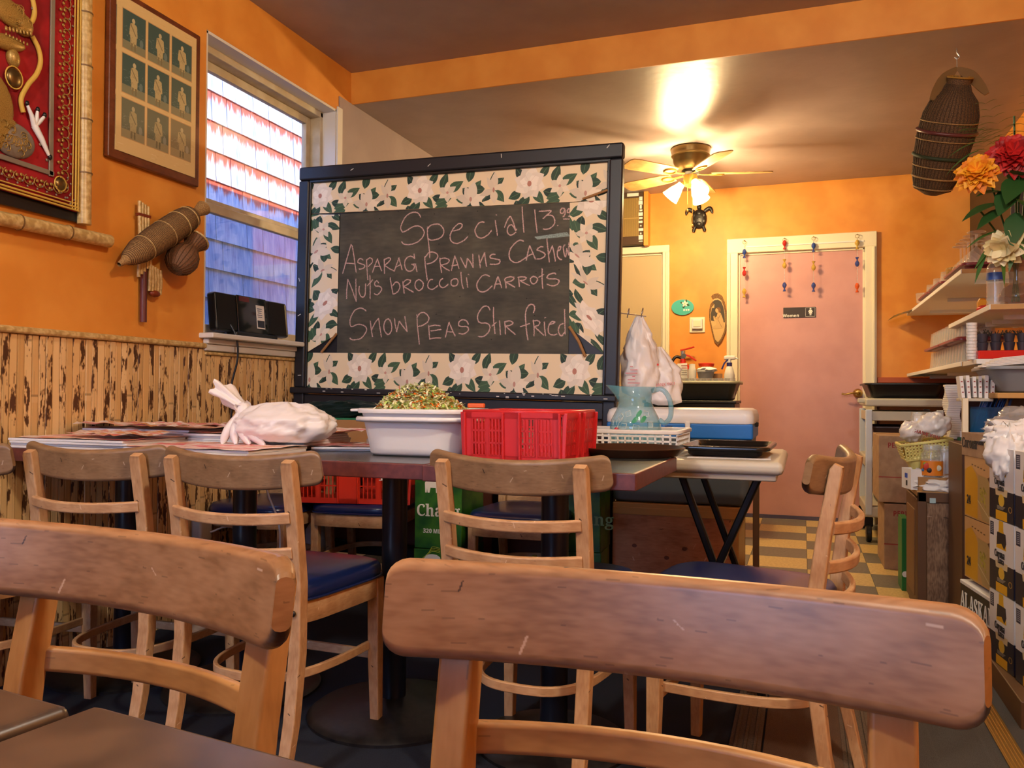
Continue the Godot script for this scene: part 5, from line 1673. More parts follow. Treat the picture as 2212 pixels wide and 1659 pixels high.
	b.ball(0.009, R0.call(-0.6, 0.062, -0.002), V(1, 1, 0.5), 10)
	mi("painted_cherry", b, mat(C(200, 30, 50), 0.4), t)
	# black rectangular tray on a paper, right of the basket
	t = thing("rectangular_tray", "shiny black rectangular tray on white paper on the folding table", "tray", V(-0.22, 0.722, -2.7), -0.03)
	b = B.new()
	tub(b, 0.25, 0.36, 0.034, 0.9, 0.03, 0.008)
	mi("dish", b, mat(C(24, 22, 20), 0.18), t)
	one("paper_sheet", bx(V(0.24, 0.0012, 0.36), Vector3.ZERO), M.paper, "white paper sheet under the black rectangular tray", "paper", "", V(-0.215, 0.7215, -2.68), 0.04)

# ---------- under and behind the tables ----------
func behind_things() -> void:
	var t := thing("red_crate", "orange-red slotted crate standing on the far chair under the tables", "crate", V(-1.78, 0.459, -3.1), 0.2)
	crate(t, 0.5, 0.34, 0.2, M.red2)
	mi("label", bx(V(0.07, 0.035, 0.002), V(0.165, 0.115, 0.176)), M.paper, t)
	# open carton with dark netting on it
	t = thing("cardboard_box", "open brown cardboard box on the orange-red crate behind the white tub", "box", V(-1.86, 0.668, -3.1), 0.16)
	var b := B.new()
	for q in [[V(0.42, 0.13, 0.006), V(0, 0.065, 0.13)], [V(0.42, 0.13, 0.006), V(0, 0.065, -0.13)], [V(0.006, 0.13, 0.26), V(0.21, 0.065, 0)], [V(0.006, 0.13, 0.26), V(-0.21, 0.065, 0)], [V(0.42, 0.006, 0.26), V(0, 0.003, 0)]]:
		b.box(q[0], q[1])
	mi("body", b, M.cardd, t)
	mi("flap", bx(V(0.12, 0.1, 0.005), V(0.28, 0.07, 0.12)), M.cardd, t)
	mi("tape", bx(V(0.03, 0.125, 0.002), V(0.185, 0.066, 0.134)), mat(C(206, 176, 140), 0.15), t)
	b = B.new()
	crumple(b, V(0.2, 0.04, 0.1), 5, 0.3, 40, 0.1)
	var nt := one("netting", b, mottled(C(10, 34, 36), C(30, 80, 76), 0.4, V(20, 20, 20), 0.1, 61, 1.2), "bundle of dark green netting on the cardboard box", "netting", "", V(-1.87, 0.835, -3.1), 0.15)
	nt.set_meta("label", "bundle of dark green netting on the open cardboard box")
	mi("green_band", bx(V(0.3, 0.012, 0.1), V(0.02, -0.036, 0.06)), mat(C(10, 110, 60), 0.4), nt)
	# green beer cases with the white elephant
	for q in [[V(-1.35, 0.0, -3.06), 0.0, "lower green beer case with a white elephant, under the tables"], [V(-1.35, 0.30, -3.06), 0.03, "upper green beer case with white script, stacked under the tables"], [V(-0.818, 0.0, -3.24), 0.06, "green beer case at the foot of the menu board's right post"], [V(-0.818, 0.29, -3.24), 0.03, "green beer case topmost beside the menu board's right post"]]:
		t = thing("beer_case", q[2], "beer case", q[0], q[1], "green beer cases under the tables")
		var wide: bool = q[0].x < -1.0
		var sz := V(0.2, 0.298, 0.25) if wide else V(0.14, 0.29, 0.2)
		mi("carton", bx(sz, V(0, sz.y / 2, 0), 0.004), mottled(C(60, 116, 30), C(24, 82, 30), 0.35, V(3, 3, 3), 0.01, 62), t)
		var zf := sz.z / 2 + 0.0008
		if wide:
			var x0 := 0.0
			text(t, "Chang", 0.046, V(x0, 0.15, zf), Basis(), M.inkw, "Droid Serif", true, 0.9)
			text(t, "320 ML x 24", 0.016, V(x0, 0.07, zf), Basis(), M.inkw)
			b = B.new()
			b.t.origin = V(x0 - 0.02, 0.25, zf)
			b.prism(PackedVector2Array([Vector2(-0.034, -0.03), Vector2(-0.036, 0.008), Vector2(-0.026, 0.026), Vector2(0.0, 0.03), Vector2(0.02, 0.028), Vector2(0.034, 0.02), Vector2(0.04, 0.0), Vector2(0.042, -0.02), Vector2(0.036, -0.026), Vector2(0.034, -0.006), Vector2(0.026, -0.004), Vector2(0.022, -0.03), Vector2(0.012, -0.03), Vector2(0.01, -0.01), Vector2(-0.012, -0.01), Vector2(-0.016, -0.03), Vector2(-0.024, -0.03), Vector2(-0.026, -0.012), Vector2(-0.028, -0.03)]), 0.0012)
			mi("elephant", b, M.inkw, t)
			b = B.new()
			for k in 4: b.tube(smooth([V(x0 - 0.06 + k * 0.01, 0.262 + k * 0.006, zf), V(x0 - 0.02, 0.29 + k * 0.006, zf), V(x0 + 0.015, 0.286 + k * 0.006, zf)], 4), 0.0012, 4)
			mi("gold_rays", b, mat(C(176, 190, 60), 0.5), t)
		else:
			text(t, "Chang", 0.046, V(0.02, 0.13, zf), Basis(), mat(C(120, 160, 110), 0.6), "Droid Serif")
	# clutter on the floor behind
	b = B.new()
	b.lathe([Vector2(0, 0), Vector2(0.05, 0), Vector2(0.05, 0.14), Vector2(0.03, 0.17), Vector2(0.025, 0.19), Vector2(0, 0.2)], 16)
	one("white_jug", b, M.whitepl, "white plastic jug on the floor seen through the far chair legs", "jug", "", V(-2.08, 0.15, -3.22))
	t = thing("striped_box", "black and white striped low box on the floor below the white jug", "box", V(-2.02, 0, -3.24))
	mi("body", bx(V(0.3, 0.145, 0.16), V(0, 0.0725, 0), 0.003), M.navyblk, t)
	for k in 9: mi("stripe", bx(V(0.011, 0.06, 0.002), V(-0.12 + k * 0.026, 0.1, 0.081)), M.white, t)
	one("blue_box", bx(V(0.1, 0.2, 0.12), V(0, 0.1, 0), 0.003), mat(C(128, 158, 206), 0.6), "pale blue upright carton beside the green beer cases", "box", "", V(-1.52, 0, -3.2))
	b = B.new()
	b.lathe([Vector2(0, 0), Vector2(0.022, 0), Vector2(0.022, 0.09), Vector2(0.01, 0.12), Vector2(0.01, 0.14), Vector2(0, 0.14)], 12)
	one("yellow_bottle", b, mat(C(196, 186, 60), 0.3), "small yellow bottle on the floor before the green beer cases", "bottle", "", V(-1.02, 0.12, -3.16))
	# plywood box, cooler on top
	t = thing("plywood_box", "knotty plywood box under the cooler behind the crossed table legs", "box", V(-0.482, 0, -3.52))
	mi("front_panel", bx(V(0.47, 0.43, 0.018), V(-0.015, 0.215, 0.21), 0.002), M.ply[0], t)
	mi("top_board", bx(V(0.5, 0.02, 0.44), V(0, 0.462, 0), 0.003), M.plyedge, t)
	mi("front_ledge", bx(V(0.5, 0.03, 0.02), V(0, 0.44, 0.212), 0.003), M.plyedge, t)
	mi("side_panel", bx(V(0.018, 0.45, 0.42), V(-0.24, 0.225, 0), 0.002), M.ply[2], t)
	for z in [0.195, -0.19]: mi("corner_post", bx(V(0.035, 0.45, 0.035), V(0.228, 0.225, z), 0.003), M.plyedge, t)
	b = B.new()
	for q in [[-0.1, 0.1], [-0.03, 0.26], [0.04, 0.3], [0.02, 0.1], [-0.16, 0.3], [0.1, 0.19], [-0.19, 0.16]]:
		b.t = Transform3D(Basis(V(1, 0, 0), PI / 2), V(q[0], q[1], 0.2195))
		b.lathe([Vector2(0, 0.0008), Vector2(0.007, 0.0006), Vector2(0.009, -0.002)], 12, 1.3)
	mi("knot", b, mat(C(104, 54, 28), 0.6), t)
	mi("tape", bx(V(0.03, 0.07, 0.001), V(0.165, 0.24, 0.2197)), mat(C(196, 150, 120), 0.5), t)
	var btl := B.new()
	btl.lathe([Vector2(0, 0), Vector2(0.035, 0), Vector2(0.035, 0.17), Vector2(0.018, 0.2), Vector2(0.018, 0.225), Vector2(0, 0.228)], 16)
	one("white_bottle", btl, M.whitepl, "white plastic bottle on the floor inside the open plywood box side", "bottle", "", V(-0.2, 0, -3.42))
	t = thing("cooler", "large cooler with white lid, blue band and grey body", "cooler", V(-0.47, 0.475, -3.49))
	b = B.new()
	b.grid([rect_ring(0, 0, 0, 0), rect_ring(0.52, 0.33, 0.03, 0), rect_ring(0.54, 0.35, 0.035, 0.012), rect_ring(0.565, 0.375, 0.035, 0.265)], true)
	mi("body", b, mat(C(84, 92, 96), 0.45), t)
	mi("blue_band", bx(V(0.578, 0.062, 0.388), V(0, 0.293, 0), 0.008), mat(C(24, 108, 190), 0.35), t)
	b = B.new()
	b.grid([rect_ring(0.575, 0.385, 0.035, 0.322), rect_ring(0.585, 0.395, 0.035, 0.326), rect_ring(0.585, 0.395, 0.035, 0.352), rect_ring(0.572, 0.382, 0.04, 0.374), rect_ring(0.54, 0.35, 0.04, 0.382), rect_ring(0, 0, 0, 0.383)], true)
	mi("lid", b, M.whitepl, t)
	b = B.new()
	b.rb(V(0.03, 0.03, 0.01), 0.003, V(-0.035, 0.298, 0.196))
	mi("latch", b, mat(C(16, 70, 130), 0.4), t)
	for x in [-0.105, 0.04]: mi("handle_strap", bx(V(0.02, 0.12, 0.012), V(x, 0.27, 0.2), 0.004), M.white, t)
	mi("hinge", bx(V(0.02, 0.02, 0.05), V(0.29, 0.318, 0.02), 0.004), M.navyblk, t)
	# wooden easel leg behind the cooler
	one("wooden_post", bx(V(0.025, 0.55, 0.04), V(0, 0.275, 0), 0.004), M.oakd, "dark wooden post at the right rear edge of the cooler stand", "post", "", V(-0.188, 0, -3.66))
	# hanging bags on a wire hook at the board's edge
	t = thing("hook_rail", "wire hooks at the right side of the menu board", "hook", V(-0.70, 1.26, -3.5))
	b = B.new()
	b.tube(PackedVector3Array([V(-0.05, 0.0, 0.06), V(-0.02, 0.0, 0.0), V(0.06, -0.01, -0.03)]), 0.003, 6)
	for x in [-0.01, 0.05]: b.tube(smooth([V(x, 0.0, 0), V(x + 0.006, 0.02, 0.02), V(x + 0.004, 0.0, 0.035), V(x, -0.02, 0.03)], 4), 0.0025, 6)
	mi("wire", b, M.steel, t)
	for q in [[V(-0.668, 0, -3.53), 0.9, 0.075, 31, "white plastic bag with pink print hanging nearest the menu board", 1.25], [V(-0.565, 0, -3.58), 0.865, 0.075, 47, "fuller white plastic bag hanging right of the printed one over the cooler", 1.12]]:
		t = thing("hanging_bag", q[4], "bag", q[0], 0.0, "white bags hanging by the menu board")
		b = B.new()
		var rows := []
		var f := fn(1.0, q[3], 3)
		var top: float = q[5]
		for i in 19:
			var u := i / 18.0
			var row := PackedVector3Array()
			var y := lerpf(q[1], top, u)
			var rad: float = q[2] * (0.6 + 0.5 * sin(PI * minf(1.0, u * 0.9 + 0.25)) if u < 0.6 else lerpf(1.03, 0.2, (u - 0.6) / 0.4))
			if i == 0: rad *= 0.4
			for j in 40:
				var a := TAU * j / 40
				var k := rad * (1.0 + 0.3 * f.get_noise_3d(cos(a) * 1.5, y * 9.0, sin(a) * 1.5) + 0.16 * u * sin(a * 7 + f.get_noise_2d(y * 12, a) * 3.0))
				row.append(V(cos(a) * k - (0.03 * u if q[3] == 47 else 0.0), y, sin(a) * k * 0.75))
			rows.append(row)
		b.grid(rows, true)
		mi("body", b, M.bag, t)
		if q[3] == 31:
			for k in 6: mi("print", bx(V(0.012 + 0.02 * (k % 3), 0.004, 0.001), V(-0.02 + 0.01 * (k % 2), 1.03 - k * 0.014, 0.075)), mat(C(210, 130, 140), 0.6), t)
		else:
			text(t, "THANK YOU", 0.012, V(0.005, 0.955, 0.068), Basis(V(0, 0, 1), 0.1), mat(C(214, 140, 140), 0.6))
			mi("print", bx(V(0.008, 0.008, 0.001), V(-0.02, 1.04, 0.07)), mat(C(216, 60, 50), 0.6), t)

# ---------- ceiling fan and back wall ----------
func back_wall_things() -> void:
	var FP := V(-0.68, 2.49, -5.3)
	var t := thing("ceiling_fan", "brass ceiling fan with five wooden blades and three lit glass shades", "ceiling fan", FP)
	var b := B.new()
	b.lathe([Vector2(0.03, 0.0), Vector2(0.122, 0.0), Vector2(0.126, -0.01), Vector2(0.12, -0.035), Vector2(0.122, -0.05), Vector2(0.112, -0.06), Vector2(0.108, -0.09), Vector2(0.09, -0.125), Vector2(0.07, -0.14), Vector2(0, -0.14)], 36)
	mi("motor_housing", b, M.brassd, t)
	b = B.new()
	b.lathe([Vector2(0, -0.14), Vector2(0.055, -0.14), Vector2(0.06, -0.16), Vector2(0.05, -0.172), Vector2(0.0, -0.172)], 24)
	mi("flywheel", b, M.iron, t)
	b = B.new()
	b.lathe([Vector2(0, -0.17), Vector2(0.042, -0.172), Vector2(0.046, -0.2), Vector2(0.042, -0.235), Vector2(0.02, -0.25), Vector2(0, -0.252)], 24)
	mi("light_kit", b, M.brass, t)
	var bw := woodm([C(150, 112, 62), C(178, 140, 84), C(196, 160, 104)], 71, 1.6, 0.4, 1.0)
	for k in 5:
		var a := deg_to_rad([-6.0, 22.0, 94.0, 165.0, 202.0][k])
		a = deg_to_rad(12.0 + 72.0 * k)
		var sp := Basis(V(0, 1, 0), a) * Basis(V(1, 0, 0), 0.2)
		var p := PackedVector2Array()
		for q in [[0.13, -0.045], [0.2, -0.058], [0.44, -0.066], [0.49, -0.06], [0.505, -0.04], [0.505, 0.04], [0.49, 0.06], [0.44, 0.066], [0.2, 0.058], [0.13, 0.045]]: p.append(Vector2(q[0], q[1]))
		b = B.new()
		b.t = Transform3D(Basis(V(1, 0, 0), PI / 2), Vector3.ZERO)
		b.prism(p, 0.006)
		var o := mi("blade", b, bw[0], t)
		o.transform = Transform3D(sp, V(0, -0.165, 0))
		b = B.new()
		b.t = Transform3D(Basis(), V(0, -0.006, 0))
		rbar(b, [V(0.05, 0.004, 0), V(0.09, 0.0, 0), V(0.13, 0.0, 0)], 0.022, 0.006, 0.002, V(0, 1, 0))
		var lp := PackedVector3Array()
		for i in 16: lp.append(V(0.165 + cos(TAU * i / 16) * 0.042, 0, sin(TAU * i / 16) * 0.03))
		b.tube(lp, 0.006, 6, true)
		mi("blade_bracket", b, M.brass, o)
	var glow := mat(C(255, 236, 190), 0.4)
	glow.emission_enabled = true
	glow.emission = Color(1.0, 0.80, 0.50)
	glow.emission_energy_multiplier = 4.0
	for k in 3:
		var a := deg_to_rad(65.0 + 120.0 * k)
		var o := mi("shade", _shade(), glow, t)
		o.transform = Transform3D(Basis(V(0, 1, 0), a) * Basis(V(0, 0, 1), 0.72), V(cos(a) * 0.055, -0.225, -sin(a) * 0.055))
		b = B.new()
		b.tube(PackedVector3Array([V(cos(a) * 0.02, -0.21, -sin(a) * 0.02), V(cos(a) * 0.06, -0.228, -sin(a) * 0.06)]), 0.014, 10)
		mi("lamp_arm", b, M.brass, t)
		var l := OmniLight3D.new()
		l.name = "fan_bulb"
		add_child(l, true)
		l.position = FP + V(cos(a) * 0.105, -0.285, -sin(a) * 0.105)
		l.light_color = Color(1.0, 0.86, 0.62)
		l.light_energy = 0.68
		l.light_size = 0.045
		l.omni_range = 12.0
		l.omni_attenuation = 2.0
		l.shadow_enabled = true
	for s in [[-0.012, -0.4, 0.05], [0.02, -0.5, 0.045]]:
		b = B.new()
		b.tube(PackedVector3Array([V(s[0], -0.245, s[2]), V(s[0], s[1], s[2])]), 0.0016, 5)
		b.ball(0.008, V(s[0], s[1] - 0.01, s[2]), V(0.8, 1.7, 0.8), 8)
		mi("pull_chain", b, M.brass, t)
	# carved turtle
	t = thing("wooden_turtle", "dark carved turtle hung on the orange wall below the fan", "wall ornament", V(-0.752, 2.265, BW + 0.012))
	b = B.new()
	b.ball(1.0, V(0, 0, 0.006), V(0.058, 0.076, 0.03), 20)
	mi("shell", b, M.iron, t)
	b = B.new()
	for k in 3: b.ball(0.02, V(0, 0.04 - k * 0.04, 0.03), V(1, 0.9, 0.35), 8)
	for k in 4: b.ball(0.018, V(0.034 * (1 if k % 2 else -1), 0.024 - 0.042 * (k / 2), 0.024), V(0.9, 1, 0.35), 8)
	mi("shell_plates", b, M.iron, t)
	b = B.new()
	b.ball(0.022, V(0.0, 0.09, 0.012), V(0.8, 1.1, 0.8), 10)
	mi("head", b, M.iron, t)
	for s in [-1.0, 1.0]:
		b = B.new()
		b.tube(smooth([V(s * 0.04, 0.055, 0.01), V(s * 0.075, 0.075, 0.012), V(s * 0.092, 0.06, 0.012), V(s * 0.098, 0.035, 0.01)], 4), [0.014, 0.015, 0.016, 0.016, 0.017, 0.017, 0.016, 0.015, 0.014, 0.012, 0.01, 0.007, 0.004], 8)
		mi("flipper", b, M.iron, t)
		b = B.new()
		b.tube(PackedVector3Array([V(s * 0.03, -0.06, 0.008), V(s * 0.04, -0.085, 0.01), V(s * 0.042, -0.1, 0.01)]), [0.013, 0.014, 0.009], 8)
		mi("hind_foot", b, M.iron, t)
	# strings of glass candies over the door
	var cc := {"r": glass(C(196, 30, 26), 0.75, 0.1), "b": glass(C(36, 72, 160), 0.75, 0.1), "y": glass(C(206, 170, 70), 0.75, 0.1), "o": glass(C(236, 96, 30), 0.75, 0.1), "c": glass(C(220, 224, 226), 0.35, 0.1)}
	var names := {"r": "red", "b": "blue", "y": "amber", "o": "orange"}
	for q in [[-0.415, "bry", [1.985, 1.83, 1.69], "string of blue, red and amber glass candies at the door's left jamb"], [-0.13, "ryb", [2.035, 1.875, 1.725], "string of glass candies starting red, second from the door's left jamb"], [0.071, "byb", [2.005, 1.85, 1.715], "string of two blue and one amber glass candies near the door's middle right"], [0.364, "ybo", [2.01, 1.865, 1.70], "string of glass candies ending orange at the door's right jamb"]]:
		var x: float = q[0]
		t = thing("bead_string", q[3], "bead string", V(x, 0, BW + 0.055), 0.0, "bead strings over the pink door")
		b = B.new()
		b.tube(PackedVector3Array([V(0, 2.075, -0.018), V(0, 2.075, 0.004), V(0, 2.068, 0.006)]), 0.0025, 6)
		var lp := PackedVector3Array()
		for i in 12: lp.append(V(sin(TAU * i / 12) * 0.013, 2.06 + cos(TAU * i / 12) * 0.013, 0.002))
		b.tube(lp, 0.0016, 5, true)
		mi("hook_ring", b, M.brass, t)
		b = B.new()
		b.tube(PackedVector3Array([V(0, 2.048, 0.002), V(0, q[2][2] - 0.02, 0.002)]), 0.0012, 5)
		for k in 34:
			var y := 2.04 - k * 0.0105
			if y > q[2][2] + 0.02: b.ball(0.0034, V(0, y, 0.002), Vector3(1, 1.2, 1), 6)
		mi("small_beads", b, cc.c, t)
		for k in 3:
			b = B.new()
			var up := 1.0 if k != 1 else -1.0
			b.lathe([Vector2(0, 0.026), Vector2(0.008, 0.022), Vector2(0.0155, 0.008), Vector2(0.0155, -0.004), Vector2(0.006, -0.02), Vector2(0.004, -0.024), Vector2(0.013, -0.043), Vector2(0, -0.04)], 10)
			var o := mi("glass_candy", b, cc[q[1][k]], t)
			o.position = V(0, q[2][k], 0.002)
			o.scale.y = up
			o.set_meta("label", names[q[1][k]] + " glass candy")
	# oval plaque with a flower
	t = thing("oval_plaque", "turquoise oval plaque with painted flower and small white letters", "plaque", V(-0.876, 1.592, BW + 0.008))
	b = B.new()
	var ov := PackedVector2Array()
	for i in 36: ov.append(Vector2(cos(TAU * i / 36) * 0.085, sin(TAU * i / 36) * 0.06))
	b.prism(ov, 0.014)
	mi("board", b, mat(C(60, 176, 166), 0.45), t)
	b = B.new()
	for k in 5:
		b.t = Transform3D(Basis(V(0, 0, 1), TAU * k / 5), V(0.018, 0.025, 0.009))
		b.ball(1.0, V(0, 0.013, 0), V(0.008, 0.013, 0.003), 8)
	mi("painted_flower", b, M.inkw, t)
	b = B.new()
	for k in 4:
		b.t = Transform3D(Basis(V(0, 0, 1), 1.2 + TAU * k / 4), V(0.018, 0.025, 0.007))
		b.ball(1.0, V(0, 0.024, 0), V(0.008, 0.013, 0.002), 8)
	mi("painted_leaf", b, M.green, t)
	mi("flower_heart", bx(V(0.008, 0.008, 0.004), V(0.018, 0.025, 0.011)), mat(C(224, 180, 60), 0.5), t)
	for k in 3: mi("white_letter", bx(V(0.012, 0.014, 0.001), V(0.012 + 0.017 * k, -0.022, 0.0075)), M.inkw, t)
	# light switch with a cover
	t = thing("wall_switch", "white square wall switch plate beside the carved wooden slice", "switch", V(-0.765, 1.453, BW + 0.006))
	mi("plate", bx(V(0.118, 0.12, 0.012), V(0, 0, 0), 0.006), M.cream, t)
	mi("box", bx(V(0.08, 0.078, 0.03), V(0.002, 0.006, 0.018), 0.006), M.whitepl, t)
	mi("rocker", bx(V(0.055, 0.05, 0.006), V(0.002, 0.008, 0.035), 0.003), M.cream, t)
	# wooden slice with an engraved kneeling figure
	t = thing("wood_slice", "tall bark-edged wooden slice engraved with a kneeling praying child", "plaque", V(-0.61, 1.49, BW + 0.01))
	var sp2 := PackedVector2Array()
	for q in [[-0.03, 0.196], [0.0, 0.2], [0.03, 0.18], [0.05, 0.13], [0.063, 0.06], [0.066, -0.02], [0.058, -0.09], [0.03, -0.16], [0.002, -0.196], [-0.025, -0.17], [-0.045, -0.09], [-0.064, 0.0], [-0.066, 0.07], [-0.055, 0.12], [-0.03, 0.15], [-0.05, 0.18]]: sp2.append(Vector2(q[0], q[1]))
	b = B.new()
	b.prism(sp2, 0.016)
	mi("bark", b, mottled(C(150, 112, 66), C(96, 66, 36), 0.8, V(9, 9, 9), 0.05, 72), t)
	var inner := PackedVector2Array()
	for p in sp2: inner.append(Vector2(p.x * 0.86, p.y * 0.86 - 0.008))
	b = B.new()
	b.t.origin.z = 0.001
	b.prism(Geometry2D.offset_polygon(inner, -0.002)[0], 0.018)
	mi("rim_wood", b, mat(C(206, 170, 110), 0.6), t)
	var dk := PackedVector2Array()
	for p in inner: if p.y > -0.07: dk.append(p * 0.92)
	b = B.new()
	b.t.origin.z = 0.0015
	b.prism(dk, 0.0188)
	mi("burnt_ground", b, mat(C(66, 58, 50), 0.7), t)
	b = B.new()
	b.t.origin.z = 0.003
	var fig := PackedVector2Array()
	for q in [[0.0, 0.062], [0.02, 0.055], [0.03, 0.03], [0.04, 0.0], [0.046, -0.05], [0.03, -0.066], [-0.02, -0.068], [-0.046, -0.062], [-0.036, -0.048], [-0.012, -0.034], [-0.014, -0.012], [-0.03, 0.0], [-0.034, 0.03], [-0.026, 0.034], [-0.018, 0.02], [-0.008, 0.03]]: fig.append(Vector2(q[0], q[1] - 0.005))
	b.prism(fig, 0.018)
	var hd := PackedVector2Array()
	for i in 16: hd.append(Vector2(-0.002 + cos(TAU * i / 16) * 0.017, 0.07 + sin(TAU * i / 16) * 0.02))
	b.prism(hd, 0.018)
	mi("figure", b, mat(C(196, 160, 104), 0.6), t)
	b = B.new()
	b.t.origin.z = 0.0037
	var hair := PackedVector2Array()
	for q in [[-0.012, 0.086], [0.0, 0.094], [0.016, 0.088], [0.022, 0.07], [0.016, 0.05], [0.006, 0.056], [0.002, 0.076]]: hair.append(Vector2(q[0], q[1]))
	b.prism(hair, 0.018)
	b.tube(PackedVector3Array([V(0.02, 0.04, 0.009), V(0.0, 0.0, 0.009), V(0.02, -0.04, 0.009), V(0.03, -0.06, 0.009)]), 0.0012, 4)
	b.tube(PackedVector3Array([V(-0.028, 0.025, 0.009), V(-0.012, 0.0, 0.009), V(0.004, 0.02, 0.009)]), 0.001, 4)
	mi("engraved_lines", b, mat(C(120, 82, 46), 0.7), t)
	b = B.new()
	b.ball(1.0, V(-0.036, 0.092, 0.012), V(0.011, 0.005, 0.001), 8)
	b.ball(1.0, V(-0.03, 0.1, 0.012), V(0.004, 0.012, 0.001), 8)
	mi("dove", b, mat(C(206, 170, 116), 0.6), t)
	# old louvred vent box high in the corner
	t = thing("wall_vent", "old louvred vent with peeling paint high beside the menu board", "vent", V(-1.27, 2.285, BW + 0.05))
	mi("box", bx(V(0.2, 0.41, 0.09), V(0, 0, 0), 0.004), mat(C(70, 46, 26), 0.6), t)
	b = B.new()
	for k in 22: b.rb(V(0.0055, 0.3, 0.008), 0.002, V(-0.092 + 0.0074 * k, 0.01, 0.047))
	mi("louvres", b, mat(C(166, 136, 76), 0.5), t)
	mi("crossbar", bx(V(0.165, 0.012, 0.01), V(-0.012, 0.0, 0.05), 0.002), mat(C(166, 136, 76), 0.5), t)
	b = B.new()
	for k in 12: b.box(V(0.01 + rng.randf() * 0.03, 0.006 + rng.randf() * 0.03, 0.002), V(0.084 - rng.randf() * 0.004, -0.18 + k * 0.03, 0.046))
	b.box(V(0.09, 0.025, 0.002), V(0.02, 0.186, 0.046))
	mi("peeling_paint", b, M.whitep, t)
	S("trim_6", span(-1.165, -1.13, 2.07, 2.49, BW, BW + 0.1, 0.003), M.orange)
	# extinguisher
	t = thing("fire_extinguisher", "red fire extinguisher with paper tag on the wall behind the tubs", "fire extinguisher", V(-0.862, 0.86, BW + 0.085))
	b = B.new()
	b.lathe([Vector2(0, 0), Vector2(0.058, 0), Vector2(0.06, 0.02), Vector2(0.06, 0.24), Vector2(0.05, 0.275), Vector2(0.022, 0.3), Vector2(0.02, 0.33), Vector2(0, 0.33)], 24)
	mi("cylinder", b, mat(C(196, 34, 22), 0.3), t)
	b = B.new()
	b.tube(smooth([V(-0.01, 0.335, 0), V(-0.05, 0.345, 0.01), V(-0.08, 0.3, 0.02), V(-0.082, 0.2, 0.02), V(-0.07, 0.12, 0.02)], 5), 0.012, 9)
	mi("hose", b, M.black, t)
	b = B.new()
	rbar(b, [V(-0.02, 0.395, 0.0), V(0.03, 0.405, 0), V(0.085, 0.42, 0)], 0.02, 0.012, 0.003, V(0, 1, 0))
	rbar(b, [V(0.01, 0.365, 0.0), V(0.05, 0.35, 0), V(0.1, 0.315, 0)], 0.022, 0.014, 0.003, V(0, 1, 0))
	mi("handle", b, mat(C(206, 48, 24), 0.35), t)
	b = B.new()
	b.cyl(0.018, 0.33, 0.39, 14)
	b.t = Transform3D(Basis(V(1, 0, 0), PI / 2), V(0.01, 0.352, 0.012))
	b.cyl(0.018, 0, 0.012, 14)
	mi("valve", b, M.steel, t)
	var tg := mi("tag", bx(V(0.072, 0.115, 0.002), V(0.02, 0.235, 0.075)), M.paper, t)
	tg.rotation.z = 0.05
	for k in 5: mi("tag_print", bx(V(0.045 - 0.006 * (k % 2), 0.006, 0.001), V(0.02, 0.275 - k * 0.017, 0.0765)), M.ink if k < 2 else M.inkb, t)
	# dark cabinet with a dish tub full of glasses
	t = thing("black_cabinet", "black low cabinet under the dish tub by the pink door", "cabinet", V(-0.7, 0, -5.62))
	mi("carcass", bx(V(0.58, 0.86, 0.44), V(0, 0.43, 0), 0.006), M.black, t)
	mi("top", bx(V(0.6, 0.018, 0.46), V(0, 0.869, 0), 0.004), M.navyblk, t)
	t = thing("dish_tub", "dark grey dish tub full of upturned glasses on the black cabinet", "tub", V(-0.62, 0.879, -5.6))
	b = B.new()
	tub(b, 0.44, 0.36, 0.125, 0.86, 0.05, 0.014)
	mi("body", b, mat(C(44, 48, 46), 0.5), t)
	b = B.new()
	b.grid([rect_ring(0.472, 0.392, 0.06, 0.108), rect_ring(0.478, 0.398, 0.06, 0.112), rect_ring(0.476, 0.396, 0.06, 0.126), rect_ring(0.44, 0.36, 0.05, 0.127)], true)
	mi("rim", b, mat(C(150, 148, 122), 0.4), t)
	b = B.new()
	b.lathe([Vector2(0.03, 0.0), Vector2(0.034, 0.13), Vector2(0.032, 0.13), Vector2(0.028, 0.004)], 16)
	var gm: ArrayMesh = b.mesh()
	for k in 10:
		var o := one("drinking_glass", gm, M.glass, "clear glass standing in the dark dish tub by the pink door", "glass", "glasses in the dish tub", V(-0.79 + 0.038 * k, 0.895, -5.55 + 0.03 * (k % 2)))
	one("drinking_glass", gm, M.glass, "larger clear tumbler beside the extinguisher tag over the dish tub", "glass", "", V(-0.775, 0.99, -5.62)).scale = V(1.3, 0.75, 1.3)
	t = thing("spray_bottle", "white spray bottle with blue trigger behind the dish tub", "spray bottle", V(-0.47, 0.99, -5.72), 0.2)
	b = B.new()
	b.lathe([Vector2(0, 0), Vector2(0.034, 0), Vector2(0.036, 0.06), Vector2(0.026, 0.1), Vector2(0.015, 0.125), Vector2(0, 0.126)], 18)
	mi("bottle", b, M.whitepl, t)
	b = B.new()
	b.cyl(0.018, 0.12, 0.145, 14)
	rbar(b, [V(-0.012, 0.165, 0), V(-0.034, 0.14, 0), V(-0.05, 0.1, 0)], 0.01, 0.02, 0.003, V(0, 0, 1))
	mi("trigger", b, mat(C(36, 38, 120), 0.4), t)
	b = B.new()
	b.rb(V(0.075, 0.028, 0.024), 0.008, V(0.002, 0.178, 0))
	b.cyl(0.012, 0.14, 0.17, 12)
	b.tube(PackedVector3Array([V(0.03, 0.176, 0), V(0.056, 0.172, 0)]), [0.008, 0.004], 8)
	mi("spray_head", b, M.white, t)
	b = B.new()
	tub(b, 0.11, 0.1, 0.08, 0.85, 0.045, 0.004, 0.003)
	t = thing("grey_bucket", "small grey bucket with white cloth heaped in it behind the dish tub", "bucket", V(-0.62, 1.0, -5.66))
